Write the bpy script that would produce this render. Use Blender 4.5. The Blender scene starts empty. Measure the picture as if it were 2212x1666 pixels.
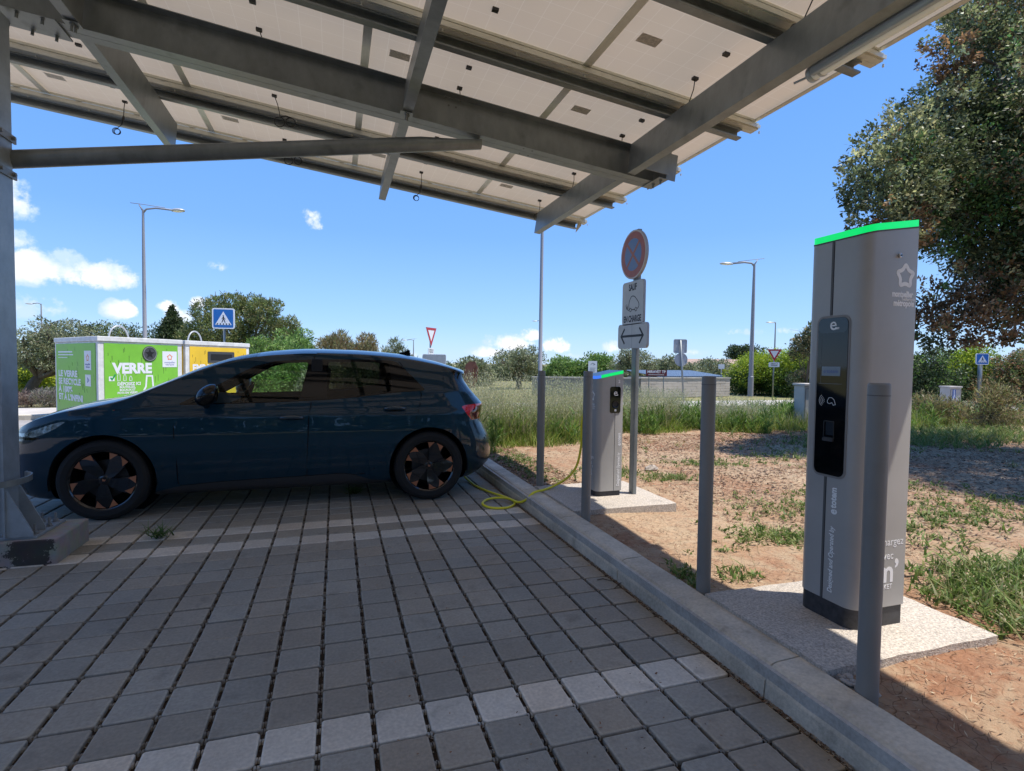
import bpy, math, random
SUN_E, SKY_E, SKY_K, EXPO = 3.8, 0.12, 1.10, 0.76
import numpy as np
from mathutils import Vector, Matrix
R = math.radians; PI = math.pi
random.seed(7); rng = np.random.default_rng(7)
sc = bpy.context.scene
COL = sc.collection
# ---------------------------------------------------------------- camera frame (fitted to the photograph)
CAM = np.array([0.0606, -2.1828, 1.3854])
FW = np.array([0.3063568, 0.9510322, -0.0410281])
RT = np.array([0.9519167, -0.3060897, 0.0127962])
UP = np.array([0.0003887, 0.0429756, 0.9990760])
FD = 1370.4264 / 2560 * 2212          # focal length in the 2212 px wide measuring frame
def px(x, y, depth):
    """world point seen at (x,y) of the measuring frame at the given depth (used to survey positions)"""
    d = FW + RT * (x - 1106) / FD + UP * (833 - y) / FD
    return CAM + d * depth
def pz(x, y, z=0.0):
    d = FW + RT * (x - 1106) / FD + UP * (833 - y) / FD
    return CAM + d * ((z - CAM[2]) / d[2])
# ---------------------------------------------------------------- materials
MATS = {}
def nodes(m):
    m.use_nodes = True
    return m.node_tree.nodes, m.node_tree.links
def mat(name, col, rough=0.5, metal=0.0, nscale=0, namt=0.0, bump=0.0, bscale=60, spec=0.5, coat=0.0, emit=None, estr=0, col2=None, detail=4, attr=False, stretch=None, alpha=None):
    m = bpy.data.materials.new(name); MATS[name] = m
    N, L = nodes(m)
    b = N['Principled BSDF']
    c = (*col, 1)
    b.inputs['Base Color'].default_value = c
    b.inputs['Roughness'].default_value = rough
    b.inputs['Metallic'].default_value = metal
    b.inputs['Specular IOR Level'].default_value = spec
    b.inputs['Coat Weight'].default_value = coat
    b.inputs['Coat Roughness'].default_value = 0.03
    if emit:
        b.inputs['Emission Color'].default_value = (*emit, 1); b.inputs['Emission Strength'].default_value = estr
    geo = N.new('ShaderNodeNewGeometry') 
    vec = geo.outputs['Position']
    if stretch:
        mp = N.new('ShaderNodeMapping'); mp.inputs['Scale'].default_value = stretch
        L.new(vec, mp.inputs['Vector']); vec = mp.outputs['Vector']
    src = None
    if attr:
        a = N.new('ShaderNodeVertexColor'); a.layer_name = 'Col'; src = a.outputs['Color']
        L.new(src, b.inputs['Base Color'])
    if nscale:
        n = N.new('ShaderNodeTexNoise'); n.inputs['Scale'].default_value = nscale; n.inputs['Detail'].default_value = detail
        n.inputs['Roughness'].default_value = 0.65
        L.new(vec, n.inputs['Vector'])
        mr = N.new('ShaderNodeMapRange'); mr.inputs['From Min'].default_value = 0.3; mr.inputs['From Max'].default_value = 0.7
        L.new(n.outputs['Fac'], mr.inputs['Value'])
        mx = N.new('ShaderNodeMix'); mx.data_type = 'RGBA'
        L.new(mr.outputs['Result'], mx.inputs['Factor'])
        lo = tuple(max(0, v * (1 - namt)) for v in col) if col2 is None else col2
        hi = tuple(min(1, v * (1 + namt)) for v in col)
        mx.inputs['A'].default_value = (*lo, 1); mx.inputs['B'].default_value = (*hi, 1)
        out = mx.outputs['Result']
        if attr:
            mu = N.new('ShaderNodeMix'); mu.data_type = 'RGBA'; mu.blend_type = 'MULTIPLY'; mu.inputs['Factor'].default_value = 1
            L.new(src, mu.inputs['A']); L.new(out, mu.inputs['B']); out = mu.outputs['Result']
        L.new(out, b.inputs['Base Color'])
        rr = N.new('ShaderNodeMapRange'); rr.inputs['To Min'].default_value = max(0.02, rough - 0.08); rr.inputs['To Max'].default_value = min(1, rough + 0.1)
        L.new(n.outputs['Fac'], rr.inputs['Value']); L.new(rr.outputs['Result'], b.inputs['Roughness'])
    if bump:
        n2 = N.new('ShaderNodeTexNoise'); n2.inputs['Scale'].default_value = bscale; n2.inputs['Detail'].default_value = 6
        L.new(vec, n2.inputs['Vector'])
        bp = N.new('ShaderNodeBump'); bp.inputs['Strength'].default_value = bump; bp.inputs['Distance'].default_value = 0.01
        L.new(n2.outputs['Fac'], bp.inputs['Height']); L.new(bp.outputs['Normal'], b.inputs['Normal'])
    return m
def leafmat(name, trans=0.35, rough=0.5):
    m = bpy.data.materials.new(name); MATS[name] = m
    N, L = nodes(m); b = N['Principled BSDF']; out = N['Material Output']
    a = N.new('ShaderNodeVertexColor'); a.layer_name = 'Col'
    L.new(a.outputs['Color'], b.inputs['Base Color']); b.inputs['Roughness'].default_value = rough
    b.inputs['Specular IOR Level'].default_value = 0.35
    t = N.new('ShaderNodeBsdfTranslucent'); L.new(a.outputs['Color'], t.inputs['Color'])
    mx = N.new('ShaderNodeMixShader'); mx.inputs['Fac'].default_value = trans
    L.new(b.outputs['BSDF'], mx.inputs[1]); L.new(t.outputs['BSDF'], mx.inputs[2]); L.new(mx.outputs['Shader'], out.inputs['Surface'])
    return m
def glassmat(name, tint, refl=0.06):
    m = bpy.data.materials.new(name); MATS[name] = m
    N, L = nodes(m); out = N['Material Output']; N.remove(N['Principled BSDF'])
    t = N.new('ShaderNodeBsdfTransparent'); t.inputs['Color'].default_value = (*tint, 1)
    g = N.new('ShaderNodeBsdfGlossy'); g.inputs['Roughness'].default_value = 0.01
    f = N.new('ShaderNodeFresnel'); f.inputs['IOR'].default_value = 1.5
    mx = N.new('ShaderNodeMixShader'); L.new(f.outputs['Fac'], mx.inputs['Fac'])
    L.new(t.outputs['BSDF'], mx.inputs[1]); L.new(g.outputs['BSDF'], mx.inputs[2]); L.new(mx.outputs['Shader'], out.inputs['Surface'])
    return m
mat('galv', (0.225, 0.245, 0.245), 0.38, 0.35, 9, 0.16, 0.05, 40, stretch=(1, 1, 0.5))
mat('galv_dark', (0.27, 0.275, 0.27), 0.5, 0.3, 6, 0.2)
mat('galv_post', (0.33, 0.37, 0.40), 0.42, 0.3, 5, 0.22, 0.05, 60)
mat('alu', (0.66, 0.65, 0.56), 0.35, 0.2, 14, 0.08)
mat('black_plastic', (0.012, 0.012, 0.012), 0.4); mat('handle_mat', (0.02, 0.05, 0.08), 0.12, 0.5, coat=1)
mat('cable_black', (0.01, 0.01, 0.01), 0.5)
mat('tube_white', (0.9, 0.9, 0.87), 0.25)
mat('bolt', (0.1, 0.1, 0.1), 0.45, 0.6)
mat('concrete', (0.46, 0.43, 0.38), 0.85, 0, 3.5, 0.22, 0.25, 90)
mat('kerb_mat', (0.58, 0.51, 0.40), 0.85, 0, 2.6, 0.24, 0.3, 140)
mat('slab_mat', (0.52, 0.455, 0.38), 0.9, 0, 85, 0.42, 1.0, 150)
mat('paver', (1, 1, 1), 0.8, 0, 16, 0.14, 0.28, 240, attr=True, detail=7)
mat('bollard_mat', (0.22, 0.212, 0.195), 0.5, 0.0, 3, 0.12, stretch=(1, 1, .3))
mat('totem', (0.39, 0.38, 0.358), 0.42, 0.1, 2.5, 0.07)
mat('totem_dark', (0.035, 0.035, 0.038), 0.55, 0, 30, 0.5)
mat('totem_seam', (0.10, 0.095, 0.09), 0.6)
mat('screen_glass', (0.004, 0.005, 0.006), 0.05, 0, spec=0.45)
mat('screen_top', (0.02, 0.028, 0.038), 0.12)
mat('white_print', (0.92, 0.92, 0.90), 0.5)
mat('grey_print', (0.90, 0.90, 0.88), 0.5)
mat('dim_print', (0.16, 0.17, 0.18), 0.5)
mat('label_blue', (0.22, 0.27, 0.31), 0.4)
mat('led_green', (0.0, 0.5, 0.12), 0.4, emit=(0.0, 0.80, 0.16), estr=0.5)
mat('led_blue', (0.1, 0.25, 0.8), 0.4, emit=(0.05, 0.2, 0.9), estr=0.5)
mat('totem_lid', (0.22, 0.38, 0.62), 0.35)
mat('sign_plate', (0.60, 0.61, 0.60), 0.5, 0, 8, 0.06)
mat('sign_back', (0.38, 0.40, 0.43), 0.5, 0.4, 10, 0.1)
mat('sign_black', (0.03, 0.035, 0.04), 0.6)
mat('sign_red_faded', (0.44, 0.15, 0.12), 0.55, 0, 12, 0.15)
mat('sign_blue_faded', (0.09, 0.20, 0.42), 0.5, 0, 9, 0.25, col2=(0.2, 0.26, 0.4))
mat('sign_orange', (0.45, 0.17, 0.12), 0.55)
mat('sign_rim', (0.62, 0.56, 0.5), 0.45)
mat('sign_blue', (0.01, 0.13, 0.42), 0.4)
mat('sign_white', (0.75, 0.76, 0.78), 0.45)
mat('sign_red', (0.42, 0.03, 0.04), 0.45)
mat('bin_green', (0.19, 0.50, 0.04), 0.42, 0, 1.6, 0.12)
mat('bin_yellow', (0.80, 0.52, 0.03), 0.42, 0, 1.6, 0.1)
mat('bin_white', (0.66, 0.66, 0.64), 0.6, 0, 7, 0.16, 0.1, 30)
mat('bin_dark', (0.05, 0.052, 0.055), 0.5)
mat('logo_orange', (0.75, 0.22, 0.08), 0.5); mat('logo_blue', (0.08, 0.12, 0.35), 0.5); mat('tick_green', (0.01, 0.28, 0.08), 0.5)
mat('stain_mat', (0.03, 0.03, 0.028), 0.9)
mat('lamp_grey', (0.27, 0.27, 0.29), 0.5, 0.0); mat('lamp_head_mat', (0.42, 0.43, 0.44), 0.4, 0.2)
mat('cable_yellow', (0.85, 0.76, 0.04), 0.42)
mat('bark', (0.12, 0.095, 0.07), 0.9, 0, 9, 0.4, 0.8, 30, stretch=(1, 1, .3))
mat('bark_pale', (0.2, 0.17, 0.14), 0.9, 0, 9, 0.4, 0.8, 30)
mat('asphalt', (0.30, 0.28, 0.27), 0.9, 0, 2.0, 0.12, 0.3, 150)
mat('walk', (0.46, 0.42, 0.37), 0.9, 0, 1.5, 0.14, 0.3, 90)
mat('debris', (0.04, 0.028, 0.019), 0.95, 0, 45, 0.6, 1.0, 130)
mat('wall_block', (0.50, 0.44, 0.38), 0.9, 0, 1.2, 0.14, 0.3, 40)
mat('wall_grey', (0.26, 0.25, 0.24), 0.9, 0, 1.2, 0.14, 0.3, 40)
mat('roof_metal', (0.22, 0.28, 0.34), 0.4, 0.4); mat('roof_tile', (0.36, 0.25, 0.19), 0.8, 0, 3, 0.12); mat('render_wall', (0.42, 0.34, 0.26), 0.9, 0, 2, 0.1)
mat('rust', (0.17, 0.065, 0.045), 0.7, 0, 3, 0.35); mat('miravet_red', (0.12, 0.015, 0.02), 0.5)
mat('cabinet', (0.48, 0.44, 0.39), 0.7, 0, 4, 0.08); mat('cabinet_blue', (0.1, 0.16, 0.4), 0.5)
mat('pebble', (0.36, 0.31, 0.26), 0.85, 0, 30, 0.3)
leafmat('leaf', 0.38); leafmat('grass_mat', 0.42, 0.55)
leafmat('litter', 0.1, 0.85)
# car
def paint():
    m = bpy.data.materials.new('car_paint'); MATS['car_paint'] = m
    N, L = nodes(m); b = N['Principled BSDF']
    lw = N.new('ShaderNodeLayerWeight'); lw.inputs['Blend'].default_value = 0.52
    mx = N.new('ShaderNodeMix'); mx.data_type = 'RGBA'
    mx.inputs['A'].default_value = (0.0024, 0.032, 0.056, 1); mx.inputs['B'].default_value = (0.0006, 0.003, 0.007, 1)
    L.new(lw.outputs['Facing'], mx.inputs['Factor']); L.new(mx.outputs['Result'], b.inputs['Base Color'])
    b.inputs['Metallic'].default_value = 0.1; b.inputs['Roughness'].default_value = 0.4
    b.inputs['Coat Weight'].default_value = 1; b.inputs['Coat Roughness'].default_value = 0.008; b.inputs['Coat IOR'].default_value = 1.42; b.inputs['Specular IOR Level'].default_value = 0.15
    return m
paint()
mat('seam_dark', (0.003, 0.004, 0.005), 0.8)
mat('gloss_black', (0.004, 0.004, 0.005), 0.06, spec=0.45)
mat('sill_grey', (0.035, 0.037, 0.04), 0.4)
mat('tyre', (0.013, 0.013, 0.013), 0.8, 0, 20, 0.2)
mat('rim_black', (0.016, 0.016, 0.018), 0.25, 0.4, coat=1); mat('rim_copper', (0.50, 0.20, 0.10), 0.42, 0.35)
mat('brake', (0.07, 0.07, 0.075), 0.4, 0.8); mat('caliper', (0.07, 0.07, 0.07), 0.5, 0.5)
mat('interior', (0.012, 0.012, 0.013), 0.8); mat('tail_red', (0.42, 0.008, 0.012), 0.12, coat=1, emit=(0.7, 0.01, 0.02), estr=0.05); mat('tail_dark', (0.10, 0.004, 0.006), 0.1, coat=1)
mat('headlamp', (0.30, 0.33, 0.36), 0.08, 0.6, 25, 0.7, coat=1); mat('chrome', (0.55, 0.57, 0.6), 0.15, 0.9)
mat('well', (0.004, 0.004, 0.004), 0.9)
glassmat('glass_front', (0.72, 0.82, 0.74)); glassmat('glass_rear', (0.34, 0.36, 0.33)); glassmat('windscreen_glass', (0.75, 0.8, 0.78))
# ---------------------------------------------------------------- mesh builder
class MB:
    def __init__(s): s.v = []; s.f = []; s.m = []; s.mi = 0
    def add(s, vs, fs, mi=None):
        o = len(s.v); s.v += [tuple(map(float, q)) for q in vs]
        s.f += [tuple(i + o for i in f) for f in fs]; s.m += [s.mi if mi is None else mi] * len(fs); return s
    def box(s, x0, x1, y0, y1, z0, z1, mi=None, M=None):
        vs = [Vector((x, y, z)) for z in (z0, z1) for y in (y0, y1) for x in (x0, x1)]
        if M is not None: vs = [M @ v for v in vs]
        return s.add(vs, [(0, 2, 3, 1), (4, 5, 7, 6), (0, 1, 5, 4), (2, 6, 7, 3), (0, 4, 6, 2), (1, 3, 7, 5)], mi)
    def prism(s, poly, axis, a, b, mi=None):
        """poly: 2-D outline; axis 'x','y','z' = extrusion axis between a and b"""
        def P(p, t):
            return {'x': (t, p[0], p[1]), 'y': (p[0], t, p[1]), 'z': (p[0], p[1], t)}[axis]
        n = len(poly)
        vs = [P(p, a) for p in poly] + [P(p, b) for p in poly]
        return s.add(vs, [tuple(range(n)), tuple(range(2 * n - 1, n - 1, -1))] + [(i, i + n, (i + 1) % n + n, (i + 1) % n) for i in range(n)], mi)
    def tube(s, pts, r, n=10, caps=True, mi=None):
        pts = [Vector(p) for p in pts]; rs = r if hasattr(r, '__len__') else [r] * len(pts)
        vs = []; fs = []; up = None
        for i, p in enumerate(pts):
            t = (pts[min(i + 1, len(pts) - 1)] - pts[max(i - 1, 0)])
            if t.length < 1e-9: t = Vector((0, 0, 1))
            t.normalize()
            if up is None:
                up = Vector((0, 0, 1)) if abs(t.z) < 0.9 else Vector((0, 1, 0))
            a = t.cross(up)
            if a.length < 1e-6: a = t.cross(Vector((1, 0.1, 0)))
            a.normalize(); up = a.cross(t); up.normalize()
            for k in range(n):
                w = 2 * PI * k / n; vs.append(p + (a * math.cos(w) + up * math.sin(w)) * rs[i])
        for i in range(len(pts) - 1):
            for k in range(n):
                fs.append((i * n + k, i * n + (k + 1) % n, (i + 1) * n + (k + 1) % n, (i + 1) * n + k))
        if caps:
            fs.append(tuple(range(n - 1, -1, -1))); fs.append(tuple(range((len(pts) - 1) * n, len(pts) * n)))
        return s.add(vs, fs, mi)
    def lathe(s, prof, n=24, c=(0, 0, 0), axis='z', mi=None, close=False):
        vs = []; fs = []
        for (r, h) in prof:
            for k in range(n):
                w = 2 * PI * k / n; x, y = r * math.cos(w), r * math.sin(w)
                q = (x, y, h) if axis == 'z' else (x, h, y) if axis == 'y' else (h, x, y)
                vs.append((q[0] + c[0], q[1] + c[1], q[2] + c[2]))
        m = len(prof)
        for i in range(m - 1 + (1 if close else 0)):
            j = (i + 1) % m
            for k in range(n): fs.append((i * n + k, i * n + (k + 1) % n, j * n + (k + 1) % n, j * n + k))
        return s.add(vs, fs, mi)
    def ell(s, c, r, n=14, m=8, mi=None):
        prof = [(math.sin(PI * i / m) or 1e-4, -math.cos(PI * i / m)) for i in range(m + 1)]
        o = len(s.v); s.lathe([(max(a, 1e-3), b) for a, b in prof], n, mi=mi)
        for i in range(o, len(s.v)):
            v = s.v[i]; s.v[i] = (v[0] * r[0] + c[0], v[1] * r[1] + c[1], v[2] * r[2] + c[2])
        return s
    def xf(s, M, start=0):
        for i in range(start, len(s.v)): s.v[i] = tuple(M @ Vector(s.v[i]))
        return s
    def build(s, name, mats, parent=None, smooth=False, bevel=0, world=None, auto=None):
        me = bpy.data.meshes.new(name)
        vs = s.v
        if world is not None: vs = [(a - world[0], b - world[1], c - world[2]) for a, b, c in vs]
        me.from_pydata(vs, [], s.f)
        if isinstance(mats, str): mats = [mats]
        for m in mats: me.materials.append(MATS[m])
        me.polygons.foreach_set('material_index', s.m)
        if smooth: me.polygons.foreach_set('use_smooth', [True] * len(me.polygons))
        me.update()
        import bmesh
        bm = bmesh.new(); bm.from_mesh(me); bmesh.ops.recalc_face_normals(bm, faces=bm.faces); bm.to_mesh(me); bm.free()
        if smooth and auto is not None: me.set_sharp_from_angle(angle=R(auto))
        o = bpy.data.objects.new(name, me); COL.objects.link(o)
        if parent is not None: o.parent = parent
        if bevel:
            b = o.modifiers.new('bevel', 'BEVEL'); b.width = bevel; b.segments = 2; b.limit_method = 'ANGLE'; b.angle_limit = R(40)
        return o
def tag(o, label=None, cat=None, group=None, kind=None):
    if label: o['label'] = label
    if cat: o['category'] = cat
    if group: o['group'] = group
    if kind: o['kind'] = kind
    return o
def thing(name, loc, label, cat, group=None, rz=0):
    o = bpy.data.objects.new(name, None); COL.objects.link(o); o.location = tuple(map(float, loc)); o.rotation_euler = (0, 0, rz)
    o.empty_display_size = 0.1
    return tag(o, label, cat, group)
def copy_tree(o, parent=None):
    c = o.copy(); COL.objects.link(c); c.parent = parent
    for ch in list(o.children): copy_tree(ch, c)
    return c
def text(body, size, material, parent, name, M, ext=0.0008, bold=0.0, align='CENTER', sx=1.0, shear=0.0, space=1.0, lines=1.0):
    cu = bpy.data.curves.new(name, 'FONT'); cu.body = body; cu.size = size; cu.extrude = ext; cu.offset = bold; cu.align_x = align; cu.align_y = 'CENTER'
    cu.shear = shear; cu.space_character = space; cu.space_line = lines; cu.resolution_u = 3
    t = bpy.data.objects.new(name, cu); COL.objects.link(t)
    me = bpy.data.meshes.new_from_object(t)
    bpy.data.objects.remove(t); bpy.data.curves.remove(cu)
    me.transform(Matrix.Diagonal((sx, 1, 1, 1))); me.transform(M); me.materials.clear(); me.materials.append(MATS[material])
    o = bpy.data.objects.new(name, me); COL.objects.link(o); o.parent = parent
    return o
def frame(origin, xdir, zdir):
    """matrix putting text: local x -> xdir, local y -> zdir, local z -> outward normal"""
    x = Vector(xdir).normalized(); y = Vector(zdir).normalized(); n = x.cross(y).normalized(); y = n.cross(x)
    return Matrix((( x.x, y.x, n.x, origin[0]), (x.y, y.y, n.y, origin[1]), (x.z, y.z, n.z, origin[2]), (0, 0, 0, 1)))
def rrect(w, h, r, n=5):
    pts = []
    for cx, cy, a0 in ((w / 2 - r, h / 2 - r, 0), (-w / 2 + r, h / 2 - r, 90), (-w / 2 + r, -h / 2 + r, 180), (w / 2 - r, -h / 2 + r, 270)):
        for k in range(n + 1):
            a = R(a0 + 90 * k / n); pts.append((cx + r * math.cos(a), cy + r * math.sin(a)))
    return pts
def plate(mb, poly, t0, t1, M, mi=None):
    o = len(mb.v); mb.prism(poly, 'z', t0, t1, mi); mb.xf(M, o); return mb
def ribbon(mb, pts, w, t0, t1, M=None, closed=False, mi=None):
    """flat line of width w through 2-D points, extruded t0..t1 (one joined strip)"""
    n = len(pts); P = [Vector(p) for p in pts]; L = []; Rr = []
    for i in range(n):
        a = P[(i - 1) % n] if (closed or i > 0) else P[i]; b = P[(i + 1) % n] if (closed or i < n - 1) else P[i]
        d1 = (P[i] - a).normalized() if (P[i] - a).length > 0 else (b - P[i]).normalized()
        d2 = (b - P[i]).normalized() if (b - P[i]).length > 0 else d1
        nn = Vector((-(d1.y + d2.y), d1.x + d2.x)); nn.normalize()
        k = w / 2 / max(0.4, nn.dot(Vector((-d1.y, d1.x))))
        L.append(P[i] + nn * k); Rr.append(P[i] - nn * k)
    o = len(mb.v); vs = []
    for i in range(n):
        for z in (t0, t1): vs += [(L[i].x, L[i].y, z), (Rr[i].x, Rr[i].y, z)]
    fs = []
    for i in range(n if closed else n - 1):
        j = (i + 1) % n; a, b = 4 * i, 4 * j
        fs += [(a + 2, a + 3, b + 3, b + 2), (a, b, b + 1, a + 1), (a, a + 2, b + 2, b), (a + 1, b + 1, b + 3, a + 3)]
    if not closed: fs += [(0, 1, 3, 2), (4 * n - 4, 4 * n - 2, 4 * n - 1, 4 * n - 3)]
    mb.add(vs, fs, mi)
    if M is not None: mb.xf(M, o)
    return mb
def star_pts(r1, r2, n=5, rnd=4):
    """rounded star outline"""
    base = [(r1 * math.sin(PI * k / n) if k % 2 == 0 else r2 * math.sin(PI * k / n), (r1 if k % 2 == 0 else r2) * math.cos(PI * k / n)) for k in range(2 * n)]
    out = []
    for i in range(2 * n):
        p0, p1, p2 = base[i - 1], base[i], base[(i + 1) % (2 * n)]
        a = [p1[k] + (p0[k] - p1[k]) * 0.38 for k in (0, 1)]; b = [p1[k] + (p2[k] - p1[k]) * 0.38 for k in (0, 1)]
        for q in range(rnd + 1):
            t = q / rnd; out.append(tuple((1 - t) ** 2 * a[k] + 2 * t * (1 - t) * p1[k] + t * t * b[k] for k in (0, 1)))
    return out
def npmesh(name, V, F, col=None, material='leaf', smooth=False):
    """fast mesh from numpy arrays; F (n,4) or (n,3) ; col per vertex (n,3)"""
    me = bpy.data.meshes.new(name); nv, nf, k = len(V), len(F), F.shape[1]
    me.vertices.add(nv); me.vertices.foreach_set('co', V.astype(np.float32).ravel())
    me.loops.add(nf * k); me.loops.foreach_set('vertex_index', F.astype(np.int32).ravel())
    me.polygons.add(nf); me.polygons.foreach_set('loop_start', np.arange(0, nf * k, k, dtype=np.int32))
    if smooth: me.polygons.foreach_set('use_smooth', np.ones(nf, dtype=bool))
    me.update(calc_edges=True)
    if col is not None:
        a = me.color_attributes.new('Col', 'FLOAT_COLOR', 'POINT')
        a.data.foreach_set('color', np.concatenate([col, np.ones((nv, 1))], 1).astype(np.float32).ravel())
    me.materials.append(MATS[material])
    return me
# ================================================================ GROUND, PAVING, KERB
U = 0.1985
def hgt(X, Y):
    """height of the planted soil"""
    return 0.10 + 0.02 * np.sin(X * 1.3 + 0.6) * np.sin(Y * 1.1) + 0.012 * np.sin(X * 3.7 + Y * 2.9)
def ground_grid(name, xs, ys, zf, material, kind='structure'):
    Xg, Yg = np.meshgrid(xs, ys, indexing='ij'); Z = zf(Xg, Yg)
    V = np.stack([Xg.ravel(), Yg.ravel(), Z.ravel()], 1); ny = len(ys)
    i, j = np.meshgrid(np.arange(len(xs) - 1), np.arange(ny - 1), indexing='ij'); a = (i * ny + j).ravel()
    F = np.stack([a, a + ny, a + ny + 1, a + 1], 1)
    o = bpy.data.objects.new(name, npmesh(name, V, F, None, material, True)); COL.objects.link(o); return tag(o, kind=kind)
# soil material with straw, cracks and red patches
def soilmat():
    m = bpy.data.materials.new('soil'); MATS['soil'] = m
    N, L = nodes(m); b = N['Principled BSDF']; b.inputs['Roughness'].default_value = 0.95; b.inputs['Specular IOR Level'].default_value = 0.15
    g = N.new('ShaderNodeNewGeometry')
    def noise(s, d=6, r=0.65, dist=0):
        n = N.new('ShaderNodeTexNoise'); n.inputs['Scale'].default_value = s; n.inputs['Detail'].default_value = d; n.inputs['Roughness'].default_value = r; n.inputs['Distortion'].default_value = dist
        L.new(g.outputs['Position'], n.inputs['Vector']); return n.outputs['Fac']
    def ramp(src, stops):
        c = N.new('ShaderNodeValToRGB'); e = c.color_ramp.elements
        while len(e) < len(stops): e.new(0.5)
        for k, (p, q) in enumerate(stops): e[k].position = p; e[k].color = (*q, 1)
        L.new(src, c.inputs['Fac']); return c.outputs['Color']
    def mix(f, a, b_, bt='MIX'):
        x = N.new('ShaderNodeMix'); x.data_type = 'RGBA'; x.blend_type = bt
        if isinstance(f, float): x.inputs['Factor'].default_value = f
        else: L.new(f, x.inputs['Factor'])
        for s_, v in (('A', a), ('B', b_)):
            if isinstance(v, tuple): x.inputs[s_].default_value = (*v, 1)
            else: L.new(v, x.inputs[s_])
        return x.outputs['Result']
    base = ramp(noise(0.55, 5), [(0.36, (0.47, 0.345, 0.235)), (0.5, (0.39, 0.255, 0.165)), (0.62, (0.33, 0.175, 0.105))])
    fine = ramp(noise(22, 8, 0.75), [(0.3, (0.52, 0.47, 0.42)), (0.5, (0.9, 0.88, 0.85)), (0.72, (1.14, 1.08, 0.98))])
    col = mix(1.0, base, fine, 'MULTIPLY')
    med = ramp(noise(4.5, 6, 0.7, 0.5), [(0.42, (0, 0, 0)), (0.6, (1, 1, 1))])
    col = mix(med, col, mix(0.6, col, (0.42, 0.33, 0.22)))
    vor = N.new('ShaderNodeTexVoronoi'); vor.feature = 'DISTANCE_TO_EDGE'; vor.inputs['Scale'].default_value = 11
    wn = N.new('ShaderNodeTexNoise'); wn.inputs['Scale'].default_value = 6; L.new(g.outputs['Position'], wn.inputs['Vector'])
    va = N.new('ShaderNodeVectorMath'); va.operation = 'MULTIPLY_ADD'; va.inputs[1].default_value = (0.16, 0.16, 0.16)
    L.new(wn.outputs['Color'], va.inputs[0]); L.new(g.outputs['Position'], va.inputs[2]); L.new(va.outputs['Vector'], vor.inputs['Vector'])
    cr = ramp(vor.outputs['Distance'], [(0.0, (0.42, 0.38, 0.35)), (0.02, (1, 1, 1))])
    msk = ramp(noise(1.3, 3), [(0.38, (0, 0, 0)), (0.5, (1, 1, 1))])
    sepc = N.new('ShaderNodeSeparateXYZ'); L.new(g.outputs['Position'], sepc.inputs['Vector']); gy = N.new('ShaderNodeMath'); gy.operation = 'GREATER_THAN'; gy.inputs[1].default_value = -.35; L.new(sepc.outputs['Y'], gy.inputs[0]); mxx = N.new('ShaderNodeMath'); mxx.operation = 'MAXIMUM'; L.new(gy.outputs[0], mxx.inputs[0]); rgb = N.new('ShaderNodeRGBToBW'); L.new(msk, rgb.inputs[0]); L.new(rgb.outputs[0], mxx.inputs[1]); msk = mxx.outputs[0]
    col = mix(msk, col, mix(1.0, col, cr, 'MULTIPLY'))
    L.new(col, b.inputs['Base Color'])
    bp = N.new('ShaderNodeBump'); bp.inputs['Strength'].default_value = 0.8; bp.inputs['Distance'].default_value = 0.02
    L.new(noise(30, 8, 0.7), bp.inputs['Height']); L.new(bp.outputs['Normal'], b.inputs['Normal'])
soilmat()
def turfmat():
    mat('turf', (0.16, 0.17, 0.055), 0.95, 0, 1.4, 0.35, 0.8, 40, col2=(0.24, 0.19, 0.10))
turfmat()
def weather(mn, amt=.35, fine=True):
    m = MATS[mn]; N, L = m.node_tree.nodes, m.node_tree.links; b = N['Principled BSDF']; src = b.inputs['Base Color'].links[0].from_socket
    g = N.new('ShaderNodeNewGeometry')
    for sc__, lo, hi, a, c in ((1.1, .35, .65, 1 - amt * .5, 1 + amt * .35), (6.5, .60, .72, 1.0, 1 - amt * .9), (70, .3, .7, .86, 1.12)):
        if sc__ == 70 and not fine: continue
        n = N.new('ShaderNodeTexNoise'); n.inputs['Scale'].default_value = sc__; n.inputs['Detail'].default_value = 7; L.new(g.outputs['Position'], n.inputs['Vector'])
        mr = N.new('ShaderNodeMapRange'); mr.inputs['From Min'].default_value = lo; mr.inputs['From Max'].default_value = hi; mr.inputs['To Min'].default_value = a; mr.inputs['To Max'].default_value = c; L.new(n.outputs['Fac'], mr.inputs['Value'])
        v = N.new('ShaderNodeVectorMath'); v.operation = 'SCALE'; L.new(src, v.inputs[0]); L.new(mr.outputs['Result'], v.inputs['Scale']); src = v.outputs['Vector']
    L.new(src, b.inputs['Base Color'])
weather('paver', .26); weather('kerb_mat', .3); weather('concrete', .35); weather('galv', .25, False); weather('bollard_mat', .12, False); weather('totem', .05, False); weather('asphalt', .2); weather('slab_mat', .25)
# wide ground sheet out to the horizon
gx = np.concatenate([-np.geomspace(600, 8, 14), np.linspace(-6, 24, 26), np.geomspace(27, 600, 14)])
gy = np.concatenate([[-60, -30, -12], np.linspace(-6, 34, 34), np.geomspace(38, 700, 14)])
ground_grid('ground', gx, gy, lambda X, Y: -0.035 + 0 * X, 'turf')
# planting bed (soil) behind the kerb
ground_grid('soil_bed', np.linspace(1.90, 26, 240), np.linspace(-6, 8.9, 150), hgt, 'soil')
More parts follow.
